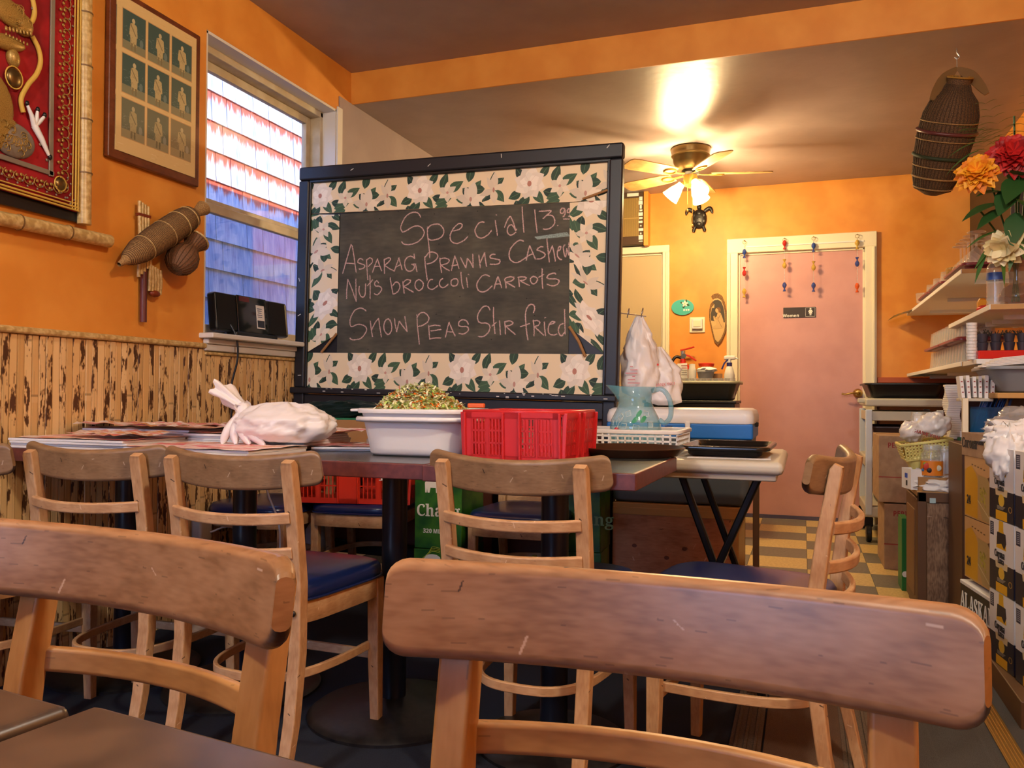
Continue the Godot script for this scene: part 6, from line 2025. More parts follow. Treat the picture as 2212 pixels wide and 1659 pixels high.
	mi("body", b, mat(C(170, 172, 172), 0.4), t)
	b = B.new()
	crumple(b, V(0.062, 0.02, 0.055), 91, 0.4, 24)
	one("white_cloth", b, M.paper, "white cloth heaped in the small grey bucket", "cloth", "", V(-0.61, 1.085, -5.66))
	b = B.new()
	b.lathe([Vector2(0.0, 0), Vector2(0.05, 0), Vector2(0.054, 0.02), Vector2(0.045, 0.024), Vector2(0, 0.024)], 20)
	one("red_cover", b, M.red2, "red plastic lid behind the small grey bucket", "lid", "", V(-0.625, 1.11, -5.74))
	b = B.new()
	b.lathe([Vector2(0, 0), Vector2(0.026, 0), Vector2(0.028, 0.09), Vector2(0.02, 0.12), Vector2(0.02, 0.14), Vector2(0, 0.142)], 14)
	one("white_bottle", b, M.whitepl, "white bottle between the tumbler and the grey bucket", "bottle", "", V(-0.71, 0.985, -5.66))
	b = B.new()
	b.lathe([Vector2(0, 0), Vector2(0.03, 0), Vector2(0.032, 0.06), Vector2(0, 0.062)], 14)
	one("tan_jar", b, mat(C(196, 150, 104), 0.4), "tan jar beside the spray bottle behind the dish tub", "jar", "", V(-0.545, 1.0, -5.7))
func _shade() -> ArrayMesh:
	if not M.has("shade_mesh"):
		var b := B.new()
		b.lathe([Vector2(0.022, 0.0), Vector2(0.026, -0.02), Vector2(0.042, -0.06), Vector2(0.053, -0.1), Vector2(0.058, -0.115), Vector2(0.054, -0.114), Vector2(0.04, -0.062), Vector2(0.0, -0.03)], 24)
		M.shade_mesh = b.mesh()
	return M.shade_mesh

# ---------- the right side ----------
func shelf(label: String, x0: float, z0: float, z1: float, y: float) -> Node3D:
	var t := thing("wall_shelf", label, "shelf", V(0, y, 0))
	mi("board", span(x0, RW, -0.022, 0.0, z0, z1, 0.003), M.white, t)
	mi("raw_edge", span(x0 + 0.004, RW, -0.021, -0.001, z1 - 0.002, z1 + 0.002), mat(C(190, 150, 96), 0.7), t)
	for z in [z0 + 0.35, (z0 + z1) / 2, z1 - 0.25]:
		var b := B.new()
		rbar(b, smooth([V(x0 + 0.1, -0.03, z), V(RW - 0.09, -0.032, z), V(RW - 0.04, -0.05, z), V(RW - 0.02, -0.09, z), V(RW - 0.016, -0.2, z)], 4), 0.024, 0.014, 0.004, V(0, 0, 1))
		mi("bracket", b, M.white, t)
	return t
func bloom(t: Node3D, called: String, at: Vector3, face: Vector3, r: float, m: Array, rings: int, per: int, cup: float) -> void:
	var z := face.normalized()
	var x := z.cross(V(0, 1, 0)).normalized()
	var bs := Basis(x, z.cross(x), z)
	var o := Node3D.new()
	o.name = called
	t.add_child(o, true)
	o.transform = Transform3D(bs, at)
	for k in rings:
		var u := float(k) / maxi(rings - 1, 1)
		var n := int(per * (1.0 - 0.55 * u))
		for i in n:
			var b := B.new()
			var L := r * (1.0 - 0.62 * u) * rng.randf_range(0.9, 1.08)
			var w := r * lerpf(0.2, 0.13, u) * (1.5 if cup > 0.6 else 1.0)
			var rows := []
			for q in 6:
				var s := q / 5.0
				var ww := w * sin(PI * clampf(0.12 + 0.86 * s, 0, 1)) + 0.0004
				var tip := L * s
				var lift := (0.12 + cup * u + 0.1 * cup) * tip - 0.35 * tip * tip / L * (1.0 - u) + 0.012 * u
				rows.append(PackedVector3Array([V(-ww, tip, lift + ww * 0.5), V(0, tip, lift), V(ww, tip, lift + ww * 0.5)]))
			b.grid(rows)
			var p := mi("petal", b, m[(i + k) % m.size()], o)
			p.rotation.z = TAU * (i + 0.5 * (k % 2)) / n + rng.randf_range(-0.1, 0.1)
			p.position.z = 0.004 * k
func spray(b: B, from: Vector3, dir: Vector3, l: float, w: float, droop: float) -> void:   # a leaf blade
	var d := dir.normalized()
	var s := d.cross(V(0.2, 1, 0.3)).normalized()
	var rows := []
	for i in 7:
		var u := i / 6.0
		var c := from + d * l * u + V(0, -droop * l * u * u, 0)
		var ww := w * sin(PI * clampf(0.06 + 0.93 * u, 0, 1))
		rows.append(PackedVector3Array([c - s * ww + V(0, ww * 0.25, 0), c, c + s * ww + V(0, ww * 0.25, 0)]))
	b.grid(rows)

func right_side() -> void:
	shelf("upper white wall shelf on the right with stemmed glasses on trays", 0.69, -6.38, -4.28, 1.505)
	shelf("middle white wall shelf on the right carrying the flower vase", 0.69, -4.62, -3.66, 1.275)
	shelf("lowest white wall shelf on the right with two tiers of tumblers", 0.69, -6.38, -4.28, 1.075)
	# dark board hanging on the right wall
	one("blackboard", span(1.085, RW - 0.002, 1.55, 2.32, -6.38, -5.2, 0.004), M.iron, "dark framed panel on the right wall behind the flowers", "board")
	# service cart
	var t := thing("service_cart", "beige three-shelf plastic service cart standing by the pink door", "cart", V(0.59, 0, -5.9))
	for y in [[0.875, 0.05], [0.5, 0.07], [0.19, 0.07]]:
		var b := B.new()
		b.rb(V(0.44, y[1], 0.62), 0.012, V(0, y[0], 0))
		mi("shelf_tray", b, M.greyw, t)
	mi("handle", bx(V(0.06, 0.03, 0.06), V(-0.23, 0.885, 0.2), 0.008), M.greyw, t)
	mi("apron", bx(V(0.42, 0.06, 0.6), V(0, 0.79, 0), 0.006), M.greyw, t)
	for x in [-0.2, 0.2]:
		for z in [-0.29, 0.29]:
			mi("post", bx(V(0.04, 0.66, 0.045), V(x, 0.5, z), 0.006), mat(C(206, 214, 224), 0.4), t)
			var b := B.new()
			b.t = Transform3D(Basis(V(0, 0, 1), PI / 2), V(x, 0.055, z))
			b.cyl(0.055, -0.016, 0.016, 22, 0.006)
			mi("caster_wheel", b, M.black, t)
			mi("caster_fork", bx(V(0.05, 0.06, 0.03), V(x, 0.125, z), 0.006), M.blackm, t)
	t = thing("bus_tub", "black bus tub on top of the beige service cart", "tub", V(0.6, 0.902, -5.86))
	var b := B.new()
	tub(b, 0.44, 0.5, 0.095, 0.9, 0.04, 0.014)
	mi("body", b, M.black, t)
	for q in [[0.535, 0.19, "brown waste bin on the middle shelf of the service cart"], [0.225, 0.2, "brown waste bin on the bottom shelf of the service cart"]]:
		t = thing("waste_bin", q[2], "bin", V(0.585, q[0], -5.88), 0.0, "brown bins in the service cart")
		b = B.new()
		tub(b, 0.34, 0.5, q[1], 0.8, 0.03, 0.012)
		mi("body", b, mat(C(58, 38, 34), 0.45), t)
	# cartons with red print
	for q in [[0.352, 0.354, 0.378, "brown carton with red print, upper one before the service cart"], [0.0, 0.348, 0.404, "brown carton with red print on the tiled floor, lower of two"]]:
		t = thing("carton", q[3], "box", V(q[2] + 0.21, q[0], -4.94), 0.0, "brown cartons before the cart")
		var h: float = q[1]
		mi("body", bx(V(0.42, h - 0.003, 0.4), V(0, h / 2, 0), 0.004), M.card, t)
		text(t, "PERISHABLE-KEEP", 0.027, V(-0.035, h - 0.052, 0.2012), Basis(), M.ink, "Droid Sans", true, 0.82)
		mi("red_line", bx(V(0.15, 0.005, 0.001), V(-0.135, 0.135, 0.2012)), M.ink, t)
		mi("flap_seam", bx(V(0.42, 0.004, 0.006), V(0, h, 0), 0.001), M.cardd, t)
	t = thing("green_carton", "narrow green carton edge between the cartons and the oak cabinet", "box", V(0.452, 0, -4.32))
	mi("body", bx(V(0.03, 0.34, 0.16), V(0, 0.17, 0), 0.003), mat(C(30, 120, 50), 0.4), t)
	b = B.new()
	b.t = Transform3D(Basis(V(1, 0, 0), PI / 2), V(0, 0.08, 0.081))
	b.cyl(0.014, 0, 0.001, 16)
	mi("white_spot", b, M.inkw, t)
	# oak cabinet
	t = thing("oak_cabinet", "worn oak cabinet end with panelled door at the edge of the tiles", "cabinet", V(0.442, 0, -3.72))
	mi("carcass", span(0.012, 0.24, 0.0, 0.5, -0.4, -0.012), M.oakd, t)
	mi("end_panel", span(0.03, 0.24, 0.02, 0.485, -0.012, -0.004), M.oak[1], t)
	for q in [[0.0, 0.034, 0.0, 0.52], [0.0, 0.24, 0.48, 0.52], [0.0, 0.24, 0.0, 0.026]]:
		mi("frame_strip", span(q[0], q[1], q[2], q[3], -0.014, 0.004, 0.003), mat(C(96, 66, 42), 0.5), t)
	mi("top", span(0.0, 0.24, 0.5, 0.522, -0.4, 0.0, 0.003), mat(C(176, 136, 82), 0.5), t)
	mi("door", span(0.0, 0.014, 0.03, 0.49, -0.39, -0.02, 0.004), M.oakd, t)
	mi("door_panel", span(-0.004, 0.004, 0.08, 0.44, -0.33, -0.08, 0.003), mat(C(120, 84, 48), 0.5), t)
	mi("sticker", bx(V(0.022, 0.02, 0.001), V(0.055, 0.488, 0.0048), 0.0), mat(C(170, 196, 200), 0.5), t)
	# on the cabinet
	var y0 := 0.522
	t = thing("yellow_basket", "pale yellow plastic basket with a white bag in it on the oak cabinet", "basket", V(0.51, y0 + 0.07, -3.94))
	t.rotation = V(0, 0, 0.16)
	b = B.new()
	b.grid([rect_ring(0.12, 0.14, 0.03, 0.0), rect_ring(0.13, 0.15, 0.03, 0.01), rect_ring(0.165, 0.185, 0.03, 0.06)], true)
	mi("body", b, mat(C(226, 216, 130), 0.4), t)
	b = B.new()
	for s in [[V(0, 0.06, 0.098), 0.0, 0.17], [V(0, 0.06, -0.098), PI, 0.17], [V(0.088, 0.06, 0), PI / 2, 0.19], [V(-0.088, 0.06, 0), -PI / 2, 0.19]]:
		b.t = Transform3D(Basis(V(0, 1, 0), s[1]) * Basis(V(1, 0, 0), 0.2), s[0])
		grille(b, s[2], 0.066, 13, 5, 0.0058, 0.003)
	mi("lattice", b, mat(C(226, 216, 130), 0.4), t)
	b = B.new()
	rbar(b, [V(-0.097, 0.127, -0.112), V(0.097, 0.127, -0.112), V(0.097, 0.127, 0.112), V(-0.097, 0.127, 0.112)], 0.012, 0.012, 0.003, V(0, 1, 0), [], true)
	mi("rim", b, mat(C(226, 216, 130), 0.4), t)
	t = thing("white_bag", "white plastic bag with red print bulging out of the yellow basket", "bag", V(0.5, y0 + 0.235, -3.94))
	b = B.new()
	b.t.origin = V(0.03, 0.03, 0)
	crumple(b, V(0.065, 0.052, 0.07), 14, 0.3, 30)
	b.t.origin = V(-0.055, 0.0, 0.01)
	crumple(b, V(0.05, 0.045, 0.07), 19, 0.3, 28)
	mi("body", b, M.bag, t)
	text(t, "THANK YOU", 0.014, V(-0.01, -0.005, 0.082), Basis(V(0, 0, 1), -0.3), M.ink)
	for s in [[V(0.505, y0 + 0.055, -3.80), 0.042, 0.135, "clear glass jar with an orange fruit label on the oak cabinet", true], [V(0.556, y0 + 0.055, -3.82), 0.036, 0.13, "clear jar stuffed with white paper, right of the labelled jar", false], [V(0.475, y0 + 0.24, -4.0), 0.03, 0.08, "small clear jar top showing behind the white bag", false]]:
		t = thing("glass_jar", s[3], "jar", s[0])
		var r: float = s[1]
		var h: float = s[2]
		b = B.new()
		b.lathe([Vector2(0, 0), Vector2(r * 0.95, 0), Vector2(r, 0.01), Vector2(r, h * 0.68), Vector2(r * 0.8, h * 0.82), Vector2(r * 0.8, h), Vector2(r * 0.74, h), Vector2(r * 0.74, h * 0.82)], 26)
		for k in 3: b.tube(b.ring(r * 0.81, h * (0.86 + 0.05 * k), 24), 0.0016, 5, true)
		mi("glass", b, M.clear, t)
		if s[4]:
			b = B.new()
			b.lathe([Vector2(r + 0.0007, 0.008), Vector2(r + 0.0007, h * 0.5)], 26)
			mi("label", b, mat(C(226, 130, 30), 0.5), t)
			for q in [[-0.5, 0.045, C(200, 60, 30), 0.018], [-0.3, 0.03, C(40, 24, 24), 0.012], [-0.75, 0.055, C(110, 170, 70), 0.008], [0.45, 0.04, C(206, 200, 180), 0.014], [-0.95, 0.03, C(60, 110, 170), 0.008]]:
				b = B.new()
				b.ball(1.0, V(sin(q[0]) * r, q[1], cos(q[0]) * r), V(q[3], q[3] * 0.9, 0.003), 10)
				mi("label_print", b, mat(q[2], 0.5), t)
		else:
			mi("paper_inside", bx(V(r * 0.9, h * 0.8, 0.002), V(0, h * 0.5, 0)), M.paper, t)
	t = thing("white_box", "small white printed box at the left edge of the oak cabinet", "box", V(0.437, y0 + 0.001, -3.83), 0.25)
	b = B.new()
	for q in [[V(0.05, 0.085, 0.003), V(0, 0.0425, 0.05)], [V(0.05, 0.085, 0.003), V(0, 0.0425, -0.05)], [V(0.003, 0.085, 0.1), V(-0.025, 0.0425, 0)], [V(0.003, 0.085, 0.1), V(0.025, 0.0425, 0)], [V(0.05, 0.003, 0.1), V(0, 0.002, 0)]]: b.box(q[0], q[1])
	mi("body", b, M.white, t)
	mi("print", bx(V(0.001, 0.02, 0.026), V(-0.0272, 0.055, 0.0)), mat(C(60, 90, 190), 0.5), t)
	mi("print", bx(V(0.001, 0.022, 0.014), V(-0.0272, 0.024, 0.005)), M.inkb, t)
	t = thing("pump_bottle", "white bottle with dark green collar on the oak cabinet beside the yellow cases", "bottle", V(0.625, y0 + 0.06, -3.86))
	b = B.new()
	b.lathe([Vector2(0, 0), Vector2(0.027, 0), Vector2(0.029, 0.01), Vector2(0.029, 0.11), Vector2(0.022, 0.13), Vector2(0.014, 0.138), Vector2(0, 0.138)], 22)
	mi("body", b, mat(C(226, 222, 200), 0.35), t)
	b = B.new()
	b.cyl(0.0165, 0.138, 0.16, 16, 0.002)
	mi("collar", b, mat(C(34, 84, 54), 0.45), t)
	b = B.new()
	b.cyl(0.006, 0.16, 0.185, 10)
	mi("nozzle", b, M.white, t)
	b = B.new()
	b.lathe([Vector2(0.0295, 0.03), Vector2(0.0295, 0.075)], 22)
	mi("label", b, mat(C(206, 210, 190), 0.5), t)
	b = B.new()
	crumple(b, V(0.13, 0.035, 0.07), 23, 0.45, 44, 0.4, 9.0)
	one("white_cloths", b, M.paper, "crumpled white cloths heaped on the front of the oak cabinet", "cloth", "", V(0.575, y0 + 0.02, -3.8))
	one("menu_riser", span(0.45, 0.68, y0 + 0.0, y0 + 0.055, -4.05, -3.76), M.cardd, "low brown board under the jars on the oak cabinet", "board")
	# yellow and red beer cases
	var th := 0.143
	var bs := Basis(V(0, 1, 0), th)
	var cent := V(0.7575, 0, -3.178)
	var yel := [0.49, 0.275]
	var ym := tex(carton_img(0), 0.55)
	for k in 2:
		t = thing("beer_carton", ["upper yellow and tan beer case right of the oak cabinet", "lower yellow and tan beer case standing on the red one"][k], "beer case", cent + V(0.006, yel[k], 0), th, "yellow beer cases")
		mi("body", bx(V(0.4, 0.212, 0.3), V(0, 0.106, 0), 0.004), M.card, t)
		b = B.new()
		b.quad(V(-0.2012, 0.212, -0.149), V(-0.2012, 0.212, 0.149), V(-0.2012, 0.0, 0.149), V(-0.2012, 0.0, -0.149))
		mi("printed_side", b, ym, t)
		text(t, "24", 0.03, V(-0.2025, 0.06, -0.105), Basis(V(0, 1, 0), -PI / 2), M.inkb, "Droid Sans", true, 0.8)
		mi("flap_edge", bx(V(0.4, 0.004, 0.02), V(0, 0.213, 0.14), 0.001), M.cardd, t)
	t = thing("beer_carton", "red and black beer case with white lettering at the bottom of the stack", "beer case", cent, th)
	mi("body", bx(V(0.41, 0.258, 0.31), V(0, 0.129, 0), 0.004), mat(C(206, 40, 24), 0.45), t)
	b = B.new()
	b.t = Transform3D(Basis(V(0, 1, 0), -PI / 2), V(-0.2062, 0, 0))
	b.prism(PackedVector2Array([Vector2(-0.155, 0.25), Vector2(0.155, 0.25), Vector2(0.155, 0.165), Vector2(0.07, 0.15), Vector2(0.0, 0.185), Vector2(-0.07, 0.15), Vector2(-0.155, 0.165)]), 0.001)
	mi("black_band", b, mat(C(34, 30, 28), 0.5), t)
	mi("white_edge", bx(V(0.416, 0.014, 0.318), V(0, 0.253, 0), 0.003), M.white, t)
	text(t, "ALASKAN", 0.062, V(-0.2072, 0.192, 0.0), Basis(V(0, 1, 0), -PI / 2), M.inkw, "Droid Serif", true, 0.72)
	b = B.new()
	var ov := PackedVector2Array()
	for i in 28: ov.append(Vector2(cos(TAU * i / 28) * 0.043, 0.105 + sin(TAU * i / 28) * 0.056))
	b.t = Transform3D(Basis(V(0, 1, 0), -PI / 2), V(-0.2068, 0, 0))
	b.prism(ov, 0.001)
	mi("emblem", b, M.inkw, t)
	b = B.new()
	b.t = Transform3D(Basis(V(0, 1, 0), -PI / 2), V(-0.2076, 0, 0))
	b.prism(PackedVector2Array([Vector2(-0.024, 0.07), Vector2(0.024, 0.07), Vector2(0.028, 0.082), Vector2(0.008, 0.082), Vector2(0.006, 0.13), Vector2(0.0, 0.145), Vector2(-0.006, 0.125), Vector2(-0.008, 0.084), Vector2(-0.028, 0.084)]), 0.001)
	b.prism(PackedVector2Array([Vector2(-0.03, 0.056), Vector2(0.03, 0.056), Vector2(0.026, 0.066), Vector2(-0.026, 0.066)]), 0.001)
	mi("emblem_ship", b, M.inkb, t)
	text(t, "AMBER", 0.026, V(-0.2078, 0.034, 0.0), Basis(V(0, 1, 0), -PI / 2), M.inkw, "Droid Sans", true, 0.7)
	# open carton standing on the yellow cases
	t = thing("open_carton", "open brown carton with dark print on top of the yellow beer cases", "box", cent + V(0.0, 0.703, -0.03), th)
	b = B.new()
	for q in [[V(0.4, 0.08, 0.004), V(0, 0.04, 0.14)], [V(0.4, 0.08, 0.004), V(0, 0.04, -0.14)], [V(0.004, 0.08, 0.28), V(-0.2, 0.04, 0)], [V(0.4, 0.004, 0.28), V(0, 0.002, 0)]]: b.box(q[0], q[1])
	mi("body", b, M.card, t)
	text(t, "Corona", 0.036, V(-0.203, 0.045, -0.06), Basis(V(0, 1, 0), -PI / 2), M.inkb, "Droid Serif", true, 0.8)
	text(t, "IMPORTED BEER", 0.012, V(-0.203, 0.05, 0.055), Basis(V(0, 1, 0), -PI / 2), M.inkb)
	# clear plastic wrap heaped in it
	b = B.new()
	crumple(b, V(0.14, 0.07, 0.1), 51, 0.35, 44, 0.2)
	one("clear_wrap", b, M.bagclear, "clear crinkled plastic wrap spilling from the open carton", "plastic wrap", "", cent + V(-0.02, 0.80, -0.02))
	# white and navy twelve packs
	var pm := tex(pack_img(), 0.45)
	var pk: Node3D
	var pl := [["white and navy beer pack, topmost under the white cloths", "white and navy beer pack, second from the top", "white and navy beer pack showing a 12 on its end, lowest"], ["nearer white and navy beer pack, topmost at the picture's right edge", "nearer white and navy beer pack, second at the picture's right edge", "nearer white and navy beer pack, lowest at the picture's right edge"]]
	for c in 2:
		for k in 3:
			var at := V([0.70, 0.727][c], [0.53, 0.306, 0.082][k], [-2.905, -2.695][c])
			t = thing("beer_pack", pl[c][k], "beer pack", at, th, "white and navy beer packs")
			mi("lower_body", bx(V(0.25, 0.09, 0.19), V(0, 0.046, 0), 0.003), mat(C(26, 28, 50), 0.4), t)
			mi("upper_body", bx(V(0.25, 0.13, 0.19), V(0, 0.156, 0), 0.003), M.white, t)
			b = B.new()
			b.quad(V(-0.1262, 0.221, -0.095), V(-0.1262, 0.221, 0.095), V(-0.1262, 0.0, 0.095), V(-0.1262, 0.0, -0.095))
			mi("printed_side", b, pm, t)
			text(t, "Corona", 0.022, V(-0.1275, 0.118, -0.01), Basis(V(0, 1, 0), -PI / 2), M.inkb, "Droid Serif", true, 0.7)
			text(t, "Extra", 0.017, V(-0.1275, 0.098, 0.0), Basis(V(0, 1, 0), -PI / 2), M.inkb, "Droid Serif", true, 0.7)
			mi("end_badge", bx(V(0.05, 0.06, 0.001), V(-0.085, 0.18, 0.0955)), mat(C(26, 30, 56), 0.5), t)
			text(t, "12", 0.026, V(-0.085, 0.19, 0.0965), Basis(), M.inkw)
	one("pallet_board", span(0.56, 0.9, 0.0, 0.08, -3.0, -2.58, 0.004), M.oakd, "dark low wooden board under the white and navy beer packs", "board")
	b = B.new()
	crumple(b, V(0.15, 0.05, 0.09), 63, 0.4, 48, 0.2, 9.0)
	b.t.origin = V(-0.085, -0.06, 0.05)
	crumple(b, V(0.06, 0.08, 0.07), 69, 0.4, 36, 0.0, 9.0)
	b.t.origin = V(0.03, -0.05, 0.16)
	crumple(b, V(0.09, 0.06, 0.08), 71, 0.4, 36, 0.0, 7.0)
	one("white_towels", b, M.paper, "white towels draped over the top of the white and navy packs", "towel", "", V(0.68, 0.79, -2.94))
	# serving counter behind the cases with menus, straws and cups
	t = thing("serving_stand", "dark serving stand behind the beer cases holding menus and straws", "stand", V(0.85, 0, -3.54))
	mi("carcass", span(-0.3, 0.28, 0.0, 0.735, -0.15, 0.15, 0.004), M.oakd, t)
	mi("post", span(-0.292, -0.272, 0.735, 0.905, 0.09, 0.115, 0.003), M.cream, t)
	mi("upper_board", span(-0.2, 0.28, 0.905, 0.925, -0.2, 0.22, 0.003), M.plyedge, t)
	mi("board_prop", span(-0.1, 0.2, 0.735, 0.905, -0.15, -0.1, 0.003), M.oakd, t)
	t = thing("paper_stack", "tall slightly twisted stack of white paper pads behind the yellow basket", "paper stack", V(0.645, 0.58, -4.2))
	one("stack_base", span(0.6, 0.7, 0.0, 0.72, -4.28, -4.13, 0.004), M.oakd, "narrow dark stand under the tall paper stack", "stand").position = Vector3.ZERO
	for k in 25:
		var o := mi("pad", bx(V(0.055, 0.0095, 0.1), Vector3.ZERO, 0.002), M.paper, t)
		o.position = V(0.004 * sin(k * 0.35) + (-0.012 * maxf(0, (k - 14) / 10.0)), 0.146 + k * 0.0098, 0)
		o.rotation.y = 0.12 * sin(k * 0.5)
	t = thing("menu_cards", "upright white menu cards with red print in front of the grey tub", "menus", V(0.575, 0.905, -3.5))
	mi("rack", bx(V(0.11, 0.012, 0.09), V(0.035, -0.006, 0), 0.003), M.greyw, t)
	for k in 6:
		var o := mi("card", bx(V(0.012, 0.082 + 0.005 * sin(k * 2.0), 0.075), Vector3.ZERO, 0.001), M.paper, t)
		o.position = V(-0.012 + k * 0.02, 0.042, 0.004 * (k % 3))
		o.rotation.z = 0.1 - 0.03 * k
		for q in 3: mi("red_print", bx(V(0.006, 0.004, 0.001), V(0, 0.02 - 0.02 * q, 0.038)), M.ink, o)
	t = thing("straw_caddy", "blue tinted box full of blue straws on the serving stand", "straw box", V(0.655, 0.737, -3.56), 0.1)
	b = B.new()
	for q in [[V(0.13, 0.135, 0.004), V(0, 0.0675, 0.05)], [V(0.13, 0.135, 0.004), V(0, 0.0675, -0.05)], [V(0.004, 0.135, 0.1), V(-0.065, 0.0675, 0)], [V(0.004, 0.135, 0.1), V(0.065, 0.0675, 0)]]: b.box(q[0], q[1])
	mi("box", b, glass(C(24, 90, 140), 0.72, 0.1), t)
	b = B.new()
	for k in 46:
		var p := V(rng.randf_range(-0.055, 0.03), 0.01, rng.randf_range(-0.04, 0.04))
		b.tube(PackedVector3Array([p, p + V(0.055, rng.randf_range(0.14, 0.165), 0.0)]), 0.0035, 6)
	var stw := mi("straws", b, mat(C(30, 84, 160), 0.4), t)
	stw.set_meta("kind", "stuff")
	one("dark_book", span(0.583, 0.595, 0.737, 0.88, -3.6, -3.5, 0.002), M.black, "thin black case standing between the cream post and the straw box", "case")
	t = thing("grey_tub", "grey dish tub with folded napkins on the upper board at right", "tub", V(0.835, 0.926, -3.5))
	b = B.new()
	tub(b, 0.4, 0.36, 0.095, 0.8, 0.06, 0.014)
	mi("body", b, mat(C(128, 136, 144), 0.4), t)
	t = thing("napkin_stack", "fanned stack of white folded napkins on the grey tub's rim", "napkins", V(0.69, 1.022, -3.42), 0.1)
	for k in 6:
		var o := mi("napkin", bx(V(0.15 - 0.006 * k, 0.005, 0.1), Vector3.ZERO, 0.002), M.paper, t)
		o.position = V(0.01 * k - 0.01, 0.004 + 0.006 * k, 0)
		o.rotation.z = 0.1
	one("red_box", span(0.63, 1.0, 1.055, 1.088, -3.75, -3.55, 0.005), mat(C(196, 24, 20), 0.2), "glossy red box under the dark seedling cups", "box")
	one("shelf_board", span(0.62, 1.1, 1.035, 1.054, -3.8, -3.52, 0.003), M.white, "short white board carrying the red box over the grey tub", "shelf")
	var cup := B.new()
	cup.lathe([Vector2(0, 0), Vector2(0.016, 0), Vector2(0.021, 0.032), Vector2(0.0185, 0.032), Vector2(0.015, 0.004)], 14)
	var cm: ArrayMesh = cup.mesh()
	var dark := mat(C(52, 50, 62), 0.35)
	for r in 2:
		for k in 5:
			one("plastic_cup", cm, dark, "dark plastic sauce cup in the lower of two rows on the red box" if r == 0 else "dark plastic sauce cup with dried herbs in the upper row", "cup", "lower row of dark cups" if r == 0 else "upper row of dark cups", V(0.655 + 0.045 * k, 1.0885 + 0.0335 * r, -3.6))
	b = B.new()
	for k in 130:
		var p := V(rng.randf_range(0.64, 0.86), 1.148, rng.randf_range(-3.615, -3.585))
		b.tube(PackedVector3Array([p, p + V(rng.randf_range(-0.016, 0.016), rng.randf_range(0.0, 0.024), rng.randf_range(-0.01, 0.01))]), 0.0014, 4)
	var hb := one("dried_herbs", b, mat(C(40, 34, 26), 0.8), "dark dried herbs sticking out of the upper row of cups", "herbs")
	hb.set_meta("kind", "stuff")
	b = B.new()
	for k in 12: b.lathe([Vector2(0.0, 0.012 * k), Vector2(0.018 + 0.001 * (k % 2), 0.012 * k), Vector2(0.0195, 0.012 * k + 0.011), Vector2(0, 0.012 * k + 0.011)], 16)
	one("cup_lids", b, M.whitepl, "column of stacked white lids left of the dark cups", "lids", "", V(0.618, 1.055, -3.6))
	# shelf goods: tumblers in two tiers
	b = B.new()
	b.lathe([Vector2(0, 0.0), Vector2(0.036, 0.0), Vector2(0.028, 0.096), Vector2(0.0, 0.097)], 18)
	b.lathe([Vector2(0.034, 0.0), Vector2(0.026, 0.085)], 18)
	var tumbler: ArrayMesh = b.mesh()
	for tier in 2:
		for k in 13:
			for c in 2:
				one("tumbler", tumbler, M.glass, ["upturned clear tumbler standing on the lowest white wall shelf", "upturned clear tumbler on the maroon tray of the lowest white wall shelf"][tier], "glass", ["tumblers on the lowest wall shelf", "tumblers on the maroon tray"][tier], V(0.745 + 0.078 * c, 1.0765 + 0.112 * tier, -5.42 + 0.084 * k))
	for q in [[V(0.79, 1.175, -5.1), 0.22, 0.55, "maroon tray between the two tiers of tumblers, far one"], [V(0.79, 1.175, -4.58), 0.22, 0.48, "maroon tray between the two tiers of tumblers, near one"], [V(0.82, 1.507, -5.6), 0.24, 0.42, "maroon tray at the far end of the upper wall shelf"], [V(0.82, 1.507, -5.15), 0.24, 0.42, "maroon tray in the middle of the upper wall shelf"], [V(0.83, 1.507, -4.55), 0.26, 0.5, "maroon tray under the stemmed glasses on the upper wall shelf"]]:
		t = thing("maroon_tray", q[3], "tray", q[0], 0.0, "maroon trays on the wall shelves")
		b = B.new()
		tub(b, q[1], q[2], 0.014 if q[0].y < 1.3 else 0.03, 0.88, 0.03, 0.008)
		mi("dish", b, mat(C(128, 44, 54), 0.35), t)
	b = B.new()
	b.lathe([Vector2(0, 0.0), Vector2(0.04, 0.0), Vector2(0.04, 0.003), Vector2(0.006, 0.01), Vector2(0.005, 0.07), Vector2(0.012, 0.078), Vector2(0.036, 0.1), Vector2(0.044, 0.135), Vector2(0.042, 0.16)], 20)
	b.tube(b.ring(0.042, 0.16, 20), 0.0015, 5, true)
	var goblet: ArrayMesh = b.mesh()
	for k in 9:
		var o := one("stemmed_glass", goblet, M.glass, "stemmed glass upside down on the near maroon tray of the upper shelf", "glass", "stemmed glasses on the upper wall shelf", V(0.765 + 0.09 * (k % 2), 1.685, -4.74 + 0.05 * k))
		o.rotation.x = PI
	for k in 5:
		one("tumbler", tumbler, M.glass, "upturned clear tumbler on the upper wall shelf beside the yellow papers", "glass", "tumblers on the upper wall shelf", V(0.76 + 0.08 * (k % 2), 1.518, -5.72 + 0.14 * k))
	b = B.new()
	b.lathe([Vector2(0, 0), Vector2(0.06, 0), Vector2(0.066, 0.09), Vector2(0.062, 0.1), Vector2(0, 0.1)], 22)
	one("amber_jar", b, glass(C(150, 120, 50), 0.5, 0.08), "wide amber glass jar on the middle tray of the upper wall shelf", "jar", "", V(0.8, 1.515, -5.02))
	b = B.new()
	b.lathe([Vector2(0, 0), Vector2(0.045, 0), Vector2(0.05, 0.06), Vector2(0, 0.062)], 20)
	one("plastic_tub", b, M.clear, "small clear plastic tub on the far end tray of the upper wall shelf", "tub", "", V(0.735, 1.518, -5.86))
